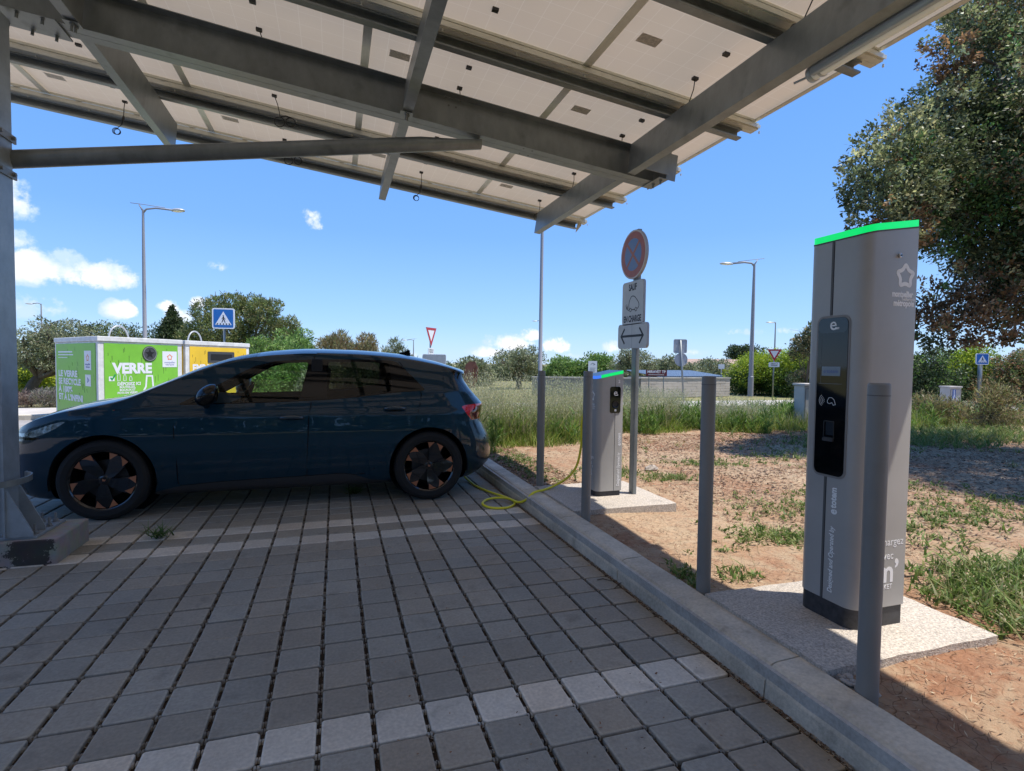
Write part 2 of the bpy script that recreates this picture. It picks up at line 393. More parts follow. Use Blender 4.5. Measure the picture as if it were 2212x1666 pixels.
# roads, pavement
def sheet(name, x0, x1, y0, y1, z, m, rz=0):
    mb = MB().add([(x0, y0, z), (x1, y0, z), (x1, y1, z), (x0, y1, z)], [(0, 1, 2, 3)]); return tag(mb.build(name, m), kind='structure')
sheet('road', -60, 60, 9.05, 12.4, 0.004, 'asphalt')
sheet('car_park_road', -30, -3.35, -12, 9.05, 0.004, 'asphalt')
sheet('verge', -4.6, -3.3, 5.2, 9.0, 0.02, 'soil')
MB().box(-60, 60, 12.52, 14.6, 0.0, 0.10).build('pavement', 'walk')['kind'] = 'structure'
def kerb_line(name, x0, x1, y0, y1, z1, n):
    mb = MB()
    for i in range(n):
        a = x0 + (x1 - x0) * i / n; b = x0 + (x1 - x0) * (i + 1) / n; mb.box(a + 0.004, b - 0.004, y0, y1, -0.03, z1)
    o = mb.build(name, 'kerb_mat', bevel=0.012); tag(o, kind='structure'); return o
kerb_line('road_kerb', -40, 40, 12.40, 12.518, 0.115, 80)
kerb_line('road_kerb', 1.9, 40, 8.92, 9.045, 0.12, 38)
# pavers: one bevelled block per stone, light rows mark the bays
def paving():
    V = []; F = []; C = []; o = 0
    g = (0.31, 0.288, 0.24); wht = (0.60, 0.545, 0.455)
    for c in range(-18, 9):
        for r in range(-13, 34):
            x0 = c * U + 0.0092; x1 = (c + 1) * U - 0.0092
            if c == 8: x1 = 8.80 * U
            y0 = r * U + 0.0056; y1 = (r + 1) * U - 0.0056
            if x1 - x0 < 0.05: continue
            h = random.gauss(0, 0.0012); tx = random.gauss(0, 0.004); ty = random.gauss(0, 0.004)
            light = r in (-1, 11, 13, 25)
            base = wht if light else g
            k = random.uniform(0.90, 1.11); warm = random.uniform(-0.03, 0.05)
            if not light and -1 < c < 9 and random.random() < 0.25: warm += 0.05
            col = (base[0] * k * (1 + warm), base[1] * k, base[2] * k * (1 - warm))
            b = 0.0062; cx, cy = (x0 + x1) / 2, (y0 + y1) / 2
            jx, jy = random.gauss(0, 0.0012), random.gauss(0, 0.0012)
            def z(x, y, d): return h + tx * (x - cx) + ty * (y - cy) - d
            kk = 0.0048; chip = [random.uniform(.6, 1.7) if random.random() > .06 else random.uniform(2, 3.2) for _ in range(4)]
            def ring(i, d):
                X0, X1, Y0, Y1 = x0 + i, x1 - i, y0 + i, y1 - i; q = [kk * c_ for c_ in chip]
                P = [(X0 + q[0], Y0), (X1 - q[1], Y0), (X1, Y0 + q[1]), (X1, Y1 - q[2]), (X1 - q[2], Y1), (X0 + q[3], Y1), (X0, Y1 - q[3]), (X0, Y0 + q[0])]
                return [(x + jx, y + jy, z(x, y, d)) for x, y in P]
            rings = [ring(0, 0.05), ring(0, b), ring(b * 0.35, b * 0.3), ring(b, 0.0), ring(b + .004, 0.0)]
            for q in rings: V += q
            for a in range(4):
                for s in range(8):
                    F.append((o + 8 * a + s, o + 8 * a + (s + 1) % 8, o + 8 * a + 8 + (s + 1) % 8, o + 8 * a + 8 + s))
            t_ = o + 32; F += [(t_, t_ + 1, t_ + 2, t_ + 3), (t_, t_ + 3, t_ + 4, t_ + 7), (t_ + 4, t_ + 5, t_ + 6, t_ + 7)]
            C += [tuple(v * .5 for v in col)] * 8 + [tuple(v * .8 for v in col)] * 8 + [tuple(v * 1.22 for v in col)] * 8 + [tuple(v * 1.16 for v in col)] * 8 + [col] * 8; o += 40  # chamfer rims lighter: a rim highlight painted in, with some edge wear
            # spacer nibs on both long sides
            for yy in (y0 + 0.045, y1 - 0.045, y0 + 0.004):
                for sx, xa in ((-1, x0), (1, x1)):
                    if c == 8 and sx == 1: continue
                    w = 0.0072; a_, b_ = sorted((xa - sx * 0.001, xa + sx * w)); zz = h - 0.006
                    V += [(a_ + jx, yy - 0.009, zz), (b_ + jx, yy - 0.007, zz), (b_ + jx, yy + 0.007, zz), (a_ + jx, yy + 0.009, zz)] + [(a_ + jx, yy - 0.009, -0.05), (b_ + jx, yy - 0.007, -0.05), (b_ + jx, yy + 0.007, -0.05), (a_ + jx, yy + 0.009, -0.05)]
                    F += [(o, o + 1, o + 2, o + 3), (o, o + 4, o + 5, o + 1), (o + 1, o + 5, o + 6, o + 2), (o + 2, o + 6, o + 7, o + 3)]
                    C += [tuple(v * 0.75 for v in col)] * 8; o += 8
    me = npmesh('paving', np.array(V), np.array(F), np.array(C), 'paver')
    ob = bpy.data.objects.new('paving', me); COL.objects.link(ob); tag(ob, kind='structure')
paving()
sheet('joint_bed', -3.6, 1.80, -2.7, 6.9, -0.019, 'debris')
# kerb beside the bays: separate stones with a sloping face
def kerb_main():
    mb = MB()
    # surveyed joints near Y = -0.36 and Y = 0.9
    ys = [-2.63, -1.62, -0.365, 0.905, 1.905, 2.905, 3.905, 4.905, 5.905, 6.905, 7.905, 8.905]
    for a, b in zip(ys[:-1], ys[1:]):
        a += 0.004; b -= 0.004
        n = 12; prof = [(1.777, -0.05), (1.784, 0.055), (1.806, 0.112), (1.822, 0.128), (1.845, 0.134), (1.965, 0.138), (1.972, 0.132), (1.972, -0.05)]
        vs = []; m = len(prof)
        for i in range(n + 1):
            y = a + (b - a) * i / n
            for q in prof: vs.append((q[0] + random.gauss(0, 0.0008), y, q[1] + random.gauss(0, 0.0007)))
        fs = [(i * m + k, i * m + (k + 1) % m, (i + 1) * m + (k + 1) % m, (i + 1) * m + k) for i in range(n) for k in range(m)]
        fs += [tuple(range(m)), tuple(range(n * m + m - 1, n * m - 1, -1))]
        mb.add(vs, fs)
    tag(mb.build('kerb', 'kerb_mat'), kind='structure')
    MB().box(1.79, 1.965, -2.6, 8.9, -0.05, 0.118).build('kerb_mortar', 'concrete')['kind'] = 'structure'
kerb_main()
# concrete slabs under the chargers
def slab(y0, y1, x1, label):
    mb = MB(); nx, ny = 10, 10; x0 = 1.965
    top = []
    for i in range(nx + 1):
        for j in range(ny + 1):
            x = x0 + (x1 - x0) * i / nx; y = y0 + (y1 - y0) * j / ny
            ex = 0.005 * math.sin(y * 17 + x * 3) if i == nx else 0; ey = 0.004 * math.sin(x * 19) if j in (0, ny) else 0
            top.append((x + ex, y + ey, 0.155 + random.gauss(0, 0.0012) - (0.006 if i == nx or j in (0, ny) else 0)))
    fs = [(i * (ny + 1) + j, (i + 1) * (ny + 1) + j, (i + 1) * (ny + 1) + j + 1, i * (ny + 1) + j + 1) for i in range(nx) for j in range(ny)]
    n = len(top); rim = [i * (ny + 1) for i in range(nx + 1)] + [nx * (ny + 1) + j for j in range(1, ny + 1)] + [i * (ny + 1) + ny for i in range(nx - 1, -1, -1)] + [j for j in range(ny - 1, 0, -1)]
    vs = top + [(top[r][0], top[r][1], 0.02) for r in rim]
    for k in range(len(rim)): fs.append((rim[k], n + k, n + (k + 1) % len(rim), rim[(k + 1) % len(rim)]))
    o = mb.add(vs, fs).build('concrete_slab', 'slab_mat', smooth=True, auto=50); tag(o, label, 'slab', 'concrete slabs under the chargers')
slab(-0.50, 0.275, 2.99, 'pale rough concrete slab under the tall charging totem')
slab(1.99, 2.96, 2.97, 'pale rough concrete slab under the short charging totem and sign pole')
# ================================================================ CARPORT
TH = math.atan(0.118); ct, st = math.cos(TH), math.sin(TH); Z0 = 3.427
def TL(X, z0): 
    zl = (z0 - Z0) * ct; return (X - zl * st) / ct, zl
carport = thing('solar_carport', (-2.1, 2.42, 0.17), 'large grey steel carport roofed with solar panels over the parking bays', 'carport')
CL = (-2.1, 2.42, 0.17)
def tpart(mb, name, mats, **k):
    o = mb.build(name, mats, carport, **k)
    o.location = (0 - CL[0], 0 - CL[1], Z0 - CL[2]); o.rotation_euler = (0, TH, 0); return o
def cchan(mb, x0, x1, y0, y1, z0, z1, open_dir, t=0.004, lip=0.0, along='x'):
    """C channel along x (or y); open_dir +1/-1 = side of the opening"""
    if along == 'x':
        yw = y0 if open_dir > 0 else y1
        a, b = (yw, yw + t) if open_dir > 0 else (yw - t, yw)
        mb.box(x0, x1, a, b, z0, z1); mb.box(x0, x1, y0 + (t if open_dir > 0 else 0), y1 - (t if open_dir < 0 else 0), z0, z0 + t); mb.box(x0, x1, y0 + (t if open_dir > 0 else 0), y1 - (t if open_dir < 0 else 0), z1 - t, z1)
        if lip:
            ye = y1 if open_dir > 0 else y0
            a, b = (ye - t, ye) if open_dir > 0 else (ye, ye + t)
            mb.box(x0, x1, a, b, z0 + t, z0 + lip); mb.box(x0, x1, a, b, z1 - lip, z1 - t)
    else:
        xw = x0 if open_dir > 0 else x1
        a, b = (xw, xw + t) if open_dir > 0 else (xw - t, xw)
        mb.box(a, b, y0, y1, z0, z1); mb.box(x0 + (t if open_dir > 0 else 0), x1 - (t if open_dir < 0 else 0), y0, y1, z0, z0 + t); mb.box(x0 + (t if open_dir > 0 else 0), x1 - (t if open_dir < 0 else 0), y0, y1, z1 - t, z1)
        if lip:
            xe = x1 if open_dir > 0 else x0
            a, b = (xe - t, xe) if open_dir > 0 else (xe, xe + t)
            mb.box(a, b, y0, y1, z0 + t, z0 + lip); mb.box(a, b, y0, y1, z1 - lip, z1 - t)
    return mb
# main beam: two channels back to back
xr, _ = TL(2.915, Z0)
BT = 0.285
mb = MB()
cchan(mb, -5.0, xr, 2.345, 2.433, 0, BT, -1, 0.006, 0.0)
cchan(mb, -5.0, xr, 2.437, 2.525, 0, BT, 1, 0.006, 0.0)
# stiff lipless edges read dark inside; holes near the brace
q = tpart(mb, 'main_beam', 'galv'); q2_ = q.copy(); COL.objects.link(q2_); q2_.location.y -= 5.3
mb = MB()
mb.box(-5.0, -1.72, 2.30, 2.57, -0.012, -0.002); 
for i, x in enumerate((-2.22, -2.08, -1.94, -1.80)):
    for y in (2.335, 2.535): mb.lathe([(0.0, -0.05), (0.010, -0.05), (0.010, -0.014), (0.017, -0.014), (0.017, -0.002)], 8, (x, y, 0))
tpart(mb, 'haunch_plate', ['galv'])
mb = MB()
for x, z in ((0.93, 0.17), (0.99, 0.17), (0.90, 0.235), (0.94, 0.235), (0.98, 0.235), (1.02, 0.235)): mb.lathe([(0.0, 2.3435), (0.009, 2.3435), (0.009, 2.3445)], 8, (x, 0, z), axis='y')
for x in (1.62, 1.70):
    for y in (2.38, 2.49): mb.lathe([(0.0, -0.0012), (0.008, -0.0012), (0.008, 0.0)], 8, (x, y, 0), axis='z')
for x, z in ((2.80, 0.10), (2.83, 0.2), (2.76, 0.22)): mb.lathe([(0.0, 2.335), (0.011, 2.335), (0.011, 2.345)], 6, (x, 0, z), axis='y')
tpart(mb, 'bolt', 'bolt')
# cross beams along the row
def cross(X0, X1, od, y0, y1, hooks):
    a, _ = TL(X0, 3.44); b, _ = TL(X1, 3.44)
    for ya, yb, taper in ((y0, 2.335, 0), (2.535, y1, 1)):
        m = MB(); cchan(m, a, b, ya, yb, 0.008, 0.272, od, 0.005, 0.02, 'y')
        if taper:   # outer end cut back at the bottom
            for i, v in enumerate(m.v):
                if abs(v[1] - yb) < 1e-6: m.v[i] = (v[0], v[1] + (0.0 if v[2] < 0.1 else -0.03) , v[2])
        tpart(m, 'cross_beam', 'galv')
for a_ in ((2.595, 2.672, 1, -9.8, 4.80, 0), (0.565, 0.645, 1, -9.8, 4.80, 0), (-1.655, -1.575, -1, -9.8, 4.62, 0), (-3.9, -3.82, -1, -9.8, 4.62, 0)): cross(*a_)
# brackets joining cross beams to the main beam
mb = MB()
for X in (0.60, -1.61):
    a, _ = TL(X, 3.44)
    mb.box(a - 0.035, a + 0.035, 2.285, 2.343, 0.02, 0.25); mb.box(a - 0.05, a + 0.05, 2.27, 2.345, -0.006, -0.001)
    mb.lathe([(0.0, -0.06), (0.009, -0.06), (0.009, -0.02), (0.016, -0.02), (0.016, -0.006)], 8, (a + 0.0, 2.30, 0))
    mb.lathe([(0.0, -0.05), (0.009, -0.05), (0.009, -0.02), (0.016, -0.02), (0.016, -0.006)], 8, (a + 0.01, 2.33, 0))
a, _ = TL(2.93, 3.44)
mb.box(a, a + 0.008, 2.22, 2.54, -0.004, 0.27); mb.box(a + 0.008, a + 0.095, 2.22, 2.228, -0.004, 0.235)
mb.box(a - 0.30, a, 2.18, 2.188, 0.02, 0.25)
for y in (2.26, 2.38): mb.lathe([(0.0, -0.045), (0.009, -0.045), (0.009, -0.02), (0.016, -0.02), (0.016, -0.004)], 8, (a - 0.03, y, 0))
mb.box(a - 0.08, a + 0.02, 2.21, 2.50, -0.009, -0.0045)
mb.box(a - 0.33, a - 0.26, 2.10, 2.335, 0.015, 0.265)
tpart(mb, 'beam_bracket', 'galv')
# rails (channel below, aluminium rail on top) at each panel joint line
RY = [0.63 + 1.115 * i for i in range(-9, 5)]
zc0, _z = 3.702, 0
xa = -5.0; xt, zt = TL(3.345, 3.71); xt2, zt2 = TL(3.475, 3.80)
zl0 = (3.702 - Z0) * ct
ch = MB(); cchan(ch, xa, xt, 0.0, 0.062, zl0 + .012, zl0 + 0.090, -1, 0.003, 0.012)
al = MB()
al.box(xa, xt2, -0.052, -0.004, zl0 + 0.098, zl0 + 0.106); al.box(xa, xt2, -0.052, -0.047, zl0 + 0.106, zl0 + 0.150); al.box(xa, xt2, -0.009, -0.004, zl0 + 0.106, zl0 + 0.150)
al.box(xa, xt2, -0.047, -0.030, zl0 + 0.145, zl0 + 0.150); al.box(xa, xt2, -0.026, -0.009, zl0 + 0.145, zl0 + 0.150); al.box(xa, xt2, -0.046, -0.010, zl0 + 0.120, zl0 + 0.124)
al.box(xa, xt2, -0.070, -0.0525, zl0 + 0.108, zl0 + 0.112); al.box(xa, xt2, -0.074, -0.070, zl0 + 0.100, zl0 + 0.125); al.box(xa, xt2, -0.0035, 0.040, zl0 + 0.0965, zl0 + 0.102)
cl = al
for k in range(16):
    x = xt2 - 0.07 - k * 0.55; cl.box(x - 0.025, x + 0.025, -0.062, 0.006, zl0 + 0.152, zl0 + 0.162); cl.lathe([(0.0, zl0 + 0.080), (0.007, zl0 + 0.080), (0.007, zl0 + 0.098)], 6, (x + 0.1, -0.03, 0))
cho = alo = None
for i, y in enumerate(RY):
    if cho is None:
        cho = tpart(ch, 'purlin', 'galv'); alo = tpart(al, 'rail', 'alu'); objs = (cho, alo)
    else:
        objs = []
        for q in (cho, alo):
            c = q.copy(); COL.objects.link(c); objs.append(c)
    for q in objs: q.location = (-CL[0], y - CL[1], Z0 - CL[2])
# torn metal flap at the outer far corner
fm = MB(); a, zz = TL(3.36, 3.85)
fm.add([(a, 5.10, zl0 + 0.02), (a + 0.02, 5.16, zl0 - 0.03), (a + 0.07, 5.10, zl0 + 0.07), (a + 0.03, 5.14, zl0 + 0.26), (a + 0.0, 5.13, zl0 + 0.28), (a + 0.02, 5.12, zl0 + 0.12)], [(0, 1, 2, 5), (5, 2, 3, 4)])
q = tpart(fm, 'metal_flap', 'alu'); s_ = q.modifiers.new('s', 'SOLIDIFY'); s_.thickness = 0.003
# solar panels
def panelmat():
    m = bpy.data.materials.new('backsheet'); MATS['backsheet'] = m
    N, L = nodes(m); b = N['Principled BSDF']; b.inputs['Roughness'].default_value = 0.55
    tc = N.new('ShaderNodeTexCoord'); sp = N.new('ShaderNodeSeparateXYZ'); L.new(tc.outputs['Object'], sp.inputs['Vector'])
    outs = []
    for ax, pitch in (('X', 0.158), ('Y', 0.158)):
        d = N.new('ShaderNodeMath'); d.operation = 'DIVIDE'; d.inputs[1].default_value = pitch; L.new(sp.outputs[ax], d.inputs[0])
        f = N.new('ShaderNodeMath'); f.operation = 'FRACT'; L.new(d.outputs[0], f.inputs[0])
        s1 = N.new('ShaderNodeMath'); s1.operation = 'SUBTRACT'; s1.inputs[1].default_value = 0.5; L.new(f.outputs[0], s1.inputs[0])
        ab = N.new('ShaderNodeMath'); ab.operation = 'ABSOLUTE'; L.new(s1.outputs[0], ab.inputs[0])
        gt = N.new('ShaderNodeMath'); gt.operation = 'GREATER_THAN'; gt.inputs[1].default_value = 0.487; L.new(ab.outputs[0], gt.inputs[0]); outs.append(gt.outputs[0])
    mx = N.new('ShaderNodeMath'); mx.operation = 'MAXIMUM'; L.new(outs[0], mx.inputs[0]); L.new(outs[1], mx.inputs[1])
    n = N.new('ShaderNodeTexNoise'); n.inputs['Scale'].default_value = 1.7; g = N.new('ShaderNodeNewGeometry'); L.new(g.outputs['Position'], n.inputs['Vector'])
    c1 = N.new('ShaderNodeMix'); c1.data_type = 'RGBA'; c1.inputs['A'].default_value = (0.60, 0.50, 0.385, 1); c1.inputs['B'].default_value = (0.67, 0.565, 0.44, 1); L.new(n.outputs['Fac'], c1.inputs['Factor'])
    c2 = N.new('ShaderNodeMix'); c2.data_type = 'RGBA'; c2.inputs['B'].default_value = (0.86, 0.80, 0.70, 1)
    sc_ = N.new('ShaderNodeMath'); sc_.operation = 'MULTIPLY'; sc_.inputs[1].default_value = 0.32; L.new(mx.outputs[0], sc_.inputs[0])
    L.new(sc_.outputs[0], c2.inputs['Factor']); L.new(c1.outputs['Result'], c2.inputs['A']); L.new(c2.outputs['Result'], b.inputs['Base Color'])
    tr = N.new('ShaderNodeBsdfTranslucent'); L.new(c2.outputs['Result'], tr.inputs['Color']); ms = N.new('ShaderNodeMixShader'); ms.inputs['Fac'].default_value = 0.22
    L.new(b.outputs['BSDF'], ms.inputs[1]); L.new(tr.outputs['BSDF'], ms.inputs[2]); L.new(ms.outputs['Shader'], N['Material Output'].inputs['Surface'])
panelmat()
mat('cell_top', (0.01, 0.013, 0.03), 0.1, coat=1)
PL, PW = 1.5965, 1.1145
pm = MB()
pm.add([(0, 0, 0.030), (PL, 0, 0.030), (PL, PW, 0.030), (0, PW, 0.030)], [(0, 3, 2, 1)], 0)
fr = MB()
fr.box(0.0, PL, 0.0, 0.003, 0, 0.04); fr.box(0.0, PL, PW - 0.003, PW, 0, 0.04); fr.box(0.0, 0.003, 0.003, PW - 0.003, 0, 0.04); fr.box(PL - 0.003, PL, 0.003, PW - 0.003, 0, 0.04)
fr.box(0.003, 0.032, 0.003, PW - 0.003, 0, 0.003); fr.box(PL - 0.032, PL - 0.003, 0.003, PW - 0.003, 0, 0.003)
fr.box(0.032, PL - 0.032, 0.003, 0.02, 0, 0.003); fr.box(0.032, PL - 0.032, PW - 0.02, PW - 0.003, 0, 0.003)
jbs = []
for yy_ in (.51, .86): jb = MB(); jb.box(PL / 2 - .022, PL / 2 + .022, yy_ - .016, yy_ + .016, 0.010, 0.0295); jbs.append(jb)
lb = MB(); lb.box(0.18, 0.34, 0.60, 0.70, 0.0285, 0.0296, mi=0)
mat('label_mat', (0.50, 0.45, 0.38), 0.5, 0, 60, 0.35)
def cable_loop(kind):
    m = MB(); x, y = PL / 2, 0.86
    if kind == 0:
        m.tube([(x, y, .02), (x + .03, y + .05, -.03), (x + .05, y + .12, -.09), (x + .05, y + .16, -.11)], .004, 5)
        for q in range(2):
            r = .048 - q * .004
            m.tube([(x + .05 + q * .10 + r * math.sin(t), y + .17 + q * .02, -.15 + q * .03 + r * math.cos(t)) for t in np.linspace(0, 2 * PI, 17)], .0055, 5)
        m.tube([(x + .05, y + .17, -.10), (x + .10, y + .175, -.075), (x + .15, y + .19, -.075)], .007, 5); return m
    pts = [(x, y, 0.02), (x + 0.01, y - 0.03, -0.06), (x + 0.015, y - 0.03, -0.14)]
    m.tube(pts, 0.004, 5)
    m.tube([(x + 0.015, y - 0.03, -0.14), (x + 0.015, y - 0.035, -0.17), (x + 0.01, y - 0.04, -0.24)], [0.008, 0.014, 0.006], 6)
    m.tube([(x + 0.01, y - 0.04, -0.24), (x - 0.02, y - 0.045, -0.28)], 0.004, 5)
    for q in range(3):
        r = 0.035 - q * 0.003
        m.tube([(x - 0.03 + q * 0.004 + r * math.sin(t), y - 0.045 + q * 0.008, -0.32 + r * math.cos(t)) for t in np.linspace(0, 2 * PI, 15)], 0.0035, 5)
    return m
jx = [3.55 - 1.645 * k for k in range(1, 6)]
proto = None; cabs = {}
zp = (3.862 - Z0) * ct
for ci in range(5):
    for ri in range(len(RY) - 1):
        xl = TL(3.46, 3.862)[0] - (ci + 1) * 1.597; y = RY[ri] - 0.028 + 0.001
        if proto is None:
            p_ = pm.build('solar_panel', ['backsheet'], carport); f_ = fr.build('panel_frame', 'alu', p_); j_ = [q_.build('junction_box', 'black_plastic', p_) for q_ in jbs]; l_ = lb.build('panel_label', 'label_mat', p_); proto = p_
            cabs = [cable_loop(0).build('panel_cable', 'cable_black', p_, smooth=True), cable_loop(1).build('panel_cable', 'cable_black', p_, smooth=True)]
            cur = p_
        else:
            cur = proto.copy(); COL.objects.link(cur)
            for ch_ in list(proto.children):
                if ch_ in cabs and not ((cabs.index(ch_) == 0 and ci in (0, 2)) or (cabs.index(ch_) == 1 and ci in (1, 3) and (ri + ci) % 2)): continue
                c = ch_.copy(); COL.objects.link(c); c.parent = cur
        pos = Vector((xl * ct + zp * st, y, Z0 - xl * st + zp * ct))
        cur.location = (pos.x - CL[0], pos.y - CL[1], pos.z - CL[2]); cur.rotation_euler = (0, TH, 0)
# brace tube from post to beam
mb = MB(); A = Vector((-2.02, 2.44, 2.717)); B = Vector((1.235, 2.44, 3.265)); D = (B - A).normalized()
P0 = A - D * 0.25
mb.tube([P0 + (B - P0) * t for t in np.linspace(0, 1, 8)], 0.060, 28)
# flatten the end that is cut against the beam underside
for i, v in enumerate(mb.v):
    lim = Z0 - 0.118 * v[0] - 0.013
    if v[2] > lim: mb.v[i] = (v[0], v[1], lim)
mb.build('brace_tube', 'galv', carport, smooth=True, world=CL, auto=40)
# post: H section, flanges facing the car bays
mb = MB()
xp = -2.005
mb.box(xp - 0.012, xp, 2.215, 2.41, 0.19, 3.62); mb.box(xp - 0.20, xp - 0.188, 2.215, 2.41, 0.19, 3.62); mb.box(xp - 0.188, xp - 0.012, 2.307, 2.317, 0.19, 3.62)
mb.build('post', 'galv_post', carport, world=CL)
mb = MB(); 
for z in (2.60, 2.84):
    mb.box(xp, xp + 0.012, 2.20, 2.44, z - 0.025, z + 0.025)
    for y in (2.24, 2.39): mb.lathe([(0.0, xp + 0.03), (0.013, xp + 0.03), (0.013, xp + 0.012)], 6, (0, y, z), axis='x')
mb.build('brace_collar', 'galv_dark', carport, world=CL)
mb = MB(); mb.box(xp - 0.34, xp + 0.16, 2.24, 2.66, 0.17, 0.188)
mb.build('base_plate', 'galv_post', carport, world=CL, bevel=0.003)
mb = MB()
mb.prism([(xp, 0.189), (xp + 0.145, 0.189), (xp + 0.145, 0.215), (xp + 0.01, 0.50), (xp, 0.50)], 'y', 2.228, 2.238)
mb.prism([(xp, 0.189), (xp + 0.145, 0.189), (xp + 0.145, 0.215), (xp + 0.01, 0.50), (xp, 0.50)], 'y', 2.390, 2.400)
mb.prism([(2.41, 0.189), (2.60, 0.189), (2.60, 0.21), (2.42, 0.46), (2.41, 0.46)], 'x', xp - 0.10, xp - 0.09)
mb.build('gusset', 'galv_post', carport, world=CL)
mb = MB()
for x, y in ((xp + 0.125, 2.30), (xp + 0.135, 2.47), (xp + 0.12, 2.60), (xp + 0.03, 2.62), (xp + 0.05, 2.30)):
    mb.lathe([(0.0, 0.255), (0.009, 0.255), (0.009, 0.212), (0.018, 0.212), (0.018, 0.189)], 6, (x, y, 0)); mb.lathe([(0.0, 0.1925), (0.024, 0.1925), (0.024, 0.189)], 12, (x, y, 0))
mb.build('anchor_bolt', 'galv_dark', carport, world=CL)
mb = MB()
arc = [(xp + 0.005, 2.10)] + [(xp - 0.02 + 0.115 * math.cos(a), 2.29 + 0.19 * math.sin(a)) for a in np.linspace(-1.3, 1.4, 16)] + [(xp + 0.003, 2.50)]
mb2 = MB(); ribbon(mb2, arc, 0.006, 0.545, 0.585); mb2.build('post_strap', 'galv', carport, world=CL)
# concrete plinth of the post
mb = MB(); mb.box(-2.75, -1.72, 2.205, 2.715, -0.04, 0.17)
pl = mb.build('concrete_plinth', 'concrete', bevel=0.012); tag(pl, 'low stained concrete plinth under the carport post', 'plinth')
N_, L_ = MATS['concrete'].node_tree.nodes, MATS['concrete'].node_tree.links
# dark moss stain on the front of the plinth
def stain():
    m = bpy.data.materials.new('stained_concrete'); MATS['stained_concrete'] = m
    N, L = nodes(m); b = N['Principled BSDF']; b.inputs['Roughness'].default_value = 0.9
    g = N.new('ShaderNodeNewGeometry'); sp = N.new('ShaderNodeSeparateXYZ'); L.new(g.outputs['Position'], sp.inputs['Vector'])
    n = N.new('ShaderNodeTexNoise'); n.inputs['Scale'].default_value = 9; n.inputs['Detail'].default_value = 9; n.inputs['Roughness'].default_value = 0.8; L.new(g.outputs['Position'], n.inputs['Vector'])
    # only the front face (Y < 2.23) and X around -1.85
    dx = N.new('ShaderNodeMath'); dx.operation = 'SUBTRACT'; dx.inputs[1].default_value = -1.87; L.new(sp.outputs['X'], dx.inputs[0])
    d2 = N.new('ShaderNodeMath'); d2.operation = 'ABSOLUTE'; L.new(dx.outputs[0], d2.inputs[0])
    mr = N.new('ShaderNodeMapRange'); mr.inputs['From Min'].default_value = 0.05; mr.inputs['From Max'].default_value = 0.22; mr.inputs['To Min'].default_value = 0.62; mr.inputs['To Max'].default_value = 0.36; L.new(d2.outputs[0], mr.inputs['Value'])
    fy = N.new('ShaderNodeMath'); fy.operation = 'LESS_THAN'; fy.inputs[1].default_value = 2.212; L.new(sp.outputs['Y'], fy.inputs[0])
    lt = N.new('ShaderNodeMath'); lt.operation = 'LESS_THAN'; L.new(n.outputs['Fac'], lt.inputs[0]); L.new(mr.outputs['Result'], lt.inputs[1])
    mu = N.new('ShaderNodeMath'); mu.operation = 'MULTIPLY'; L.new(lt.outputs[0], mu.inputs[0]); L.new(fy.outputs[0], mu.inputs[1])
    mx = N.new('ShaderNodeMix'); mx.data_type = 'RGBA'; mx.inputs['A'].default_value = (0.40, 0.375, 0.33, 1); mx.inputs['B'].default_value = (0.07, 0.066, 0.058, 1)
    L.new(mu.outputs[0], mx.inputs['Factor'])
    n2 = N.new('ShaderNodeTexNoise'); n2.inputs['Scale'].default_value = 14; n2.inputs['Detail'].default_value = 8; L.new(g.outputs['Position'], n2.inputs['Vector'])
    mm = N.new('ShaderNodeMix'); mm.data_type = 'RGBA'; mm.blend_type = 'MULTIPLY'; mm.inputs['Factor'].default_value = 0.5
    L.new(mx.outputs['Result'], mm.inputs['A']); L.new(n2.outputs['Color'], mm.inputs['B']); L.new(mm.outputs['Result'], b.inputs['Base Color'])
    bp = N.new('ShaderNodeBump'); bp.inputs['Strength'].default_value = 0.4; bp.inputs['Distance'].default_value = 0.01; L.new(n2.outputs['Fac'], bp.inputs['Height']); L.new(bp.outputs['Normal'], b.inputs['Normal'])
stain(); pl.data.materials[0] = MATS['stained_concrete']
# fluorescent tube light under the outer cross beam
tl = thing('tube_light', (2.74, -0.2, 3.08), 'white tubular light fixed along the outer roof beam', 'light')
mb = MB(); X_ = 2.752; z_ = 3.118
mb.tube([(X_, 0.42, z_), (X_, -1.5, z_)], 0.042, 20); mb.build('light_tube', 'tube_white', tl, smooth=True, world=(2.74, -0.2, 3.08), auto=50)
mb = MB(); mb.tube([(X_, 0.45, z_), (X_, 0.42, z_)], 0.047, 20); mb.tube([(X_, 0.38, z_), (X_, 0.365, z_)], 0.046, 20); mb.box(X_ - 0.06, X_ - 0.03, -1.4, 0.40, z_ - 0.035, z_ + 0.03)
mb.tube([(X_, 0.45, z_), (X_ - 0.01, 0.49, z_ - 0.004), (X_ - 0.05, 0.53, z_ - 0.02)], 0.007, 6)
mb.build('end_cap', 'lamp_head_mat', tl, smooth=True, world=(2.74, -0.2, 3.08), auto=40)
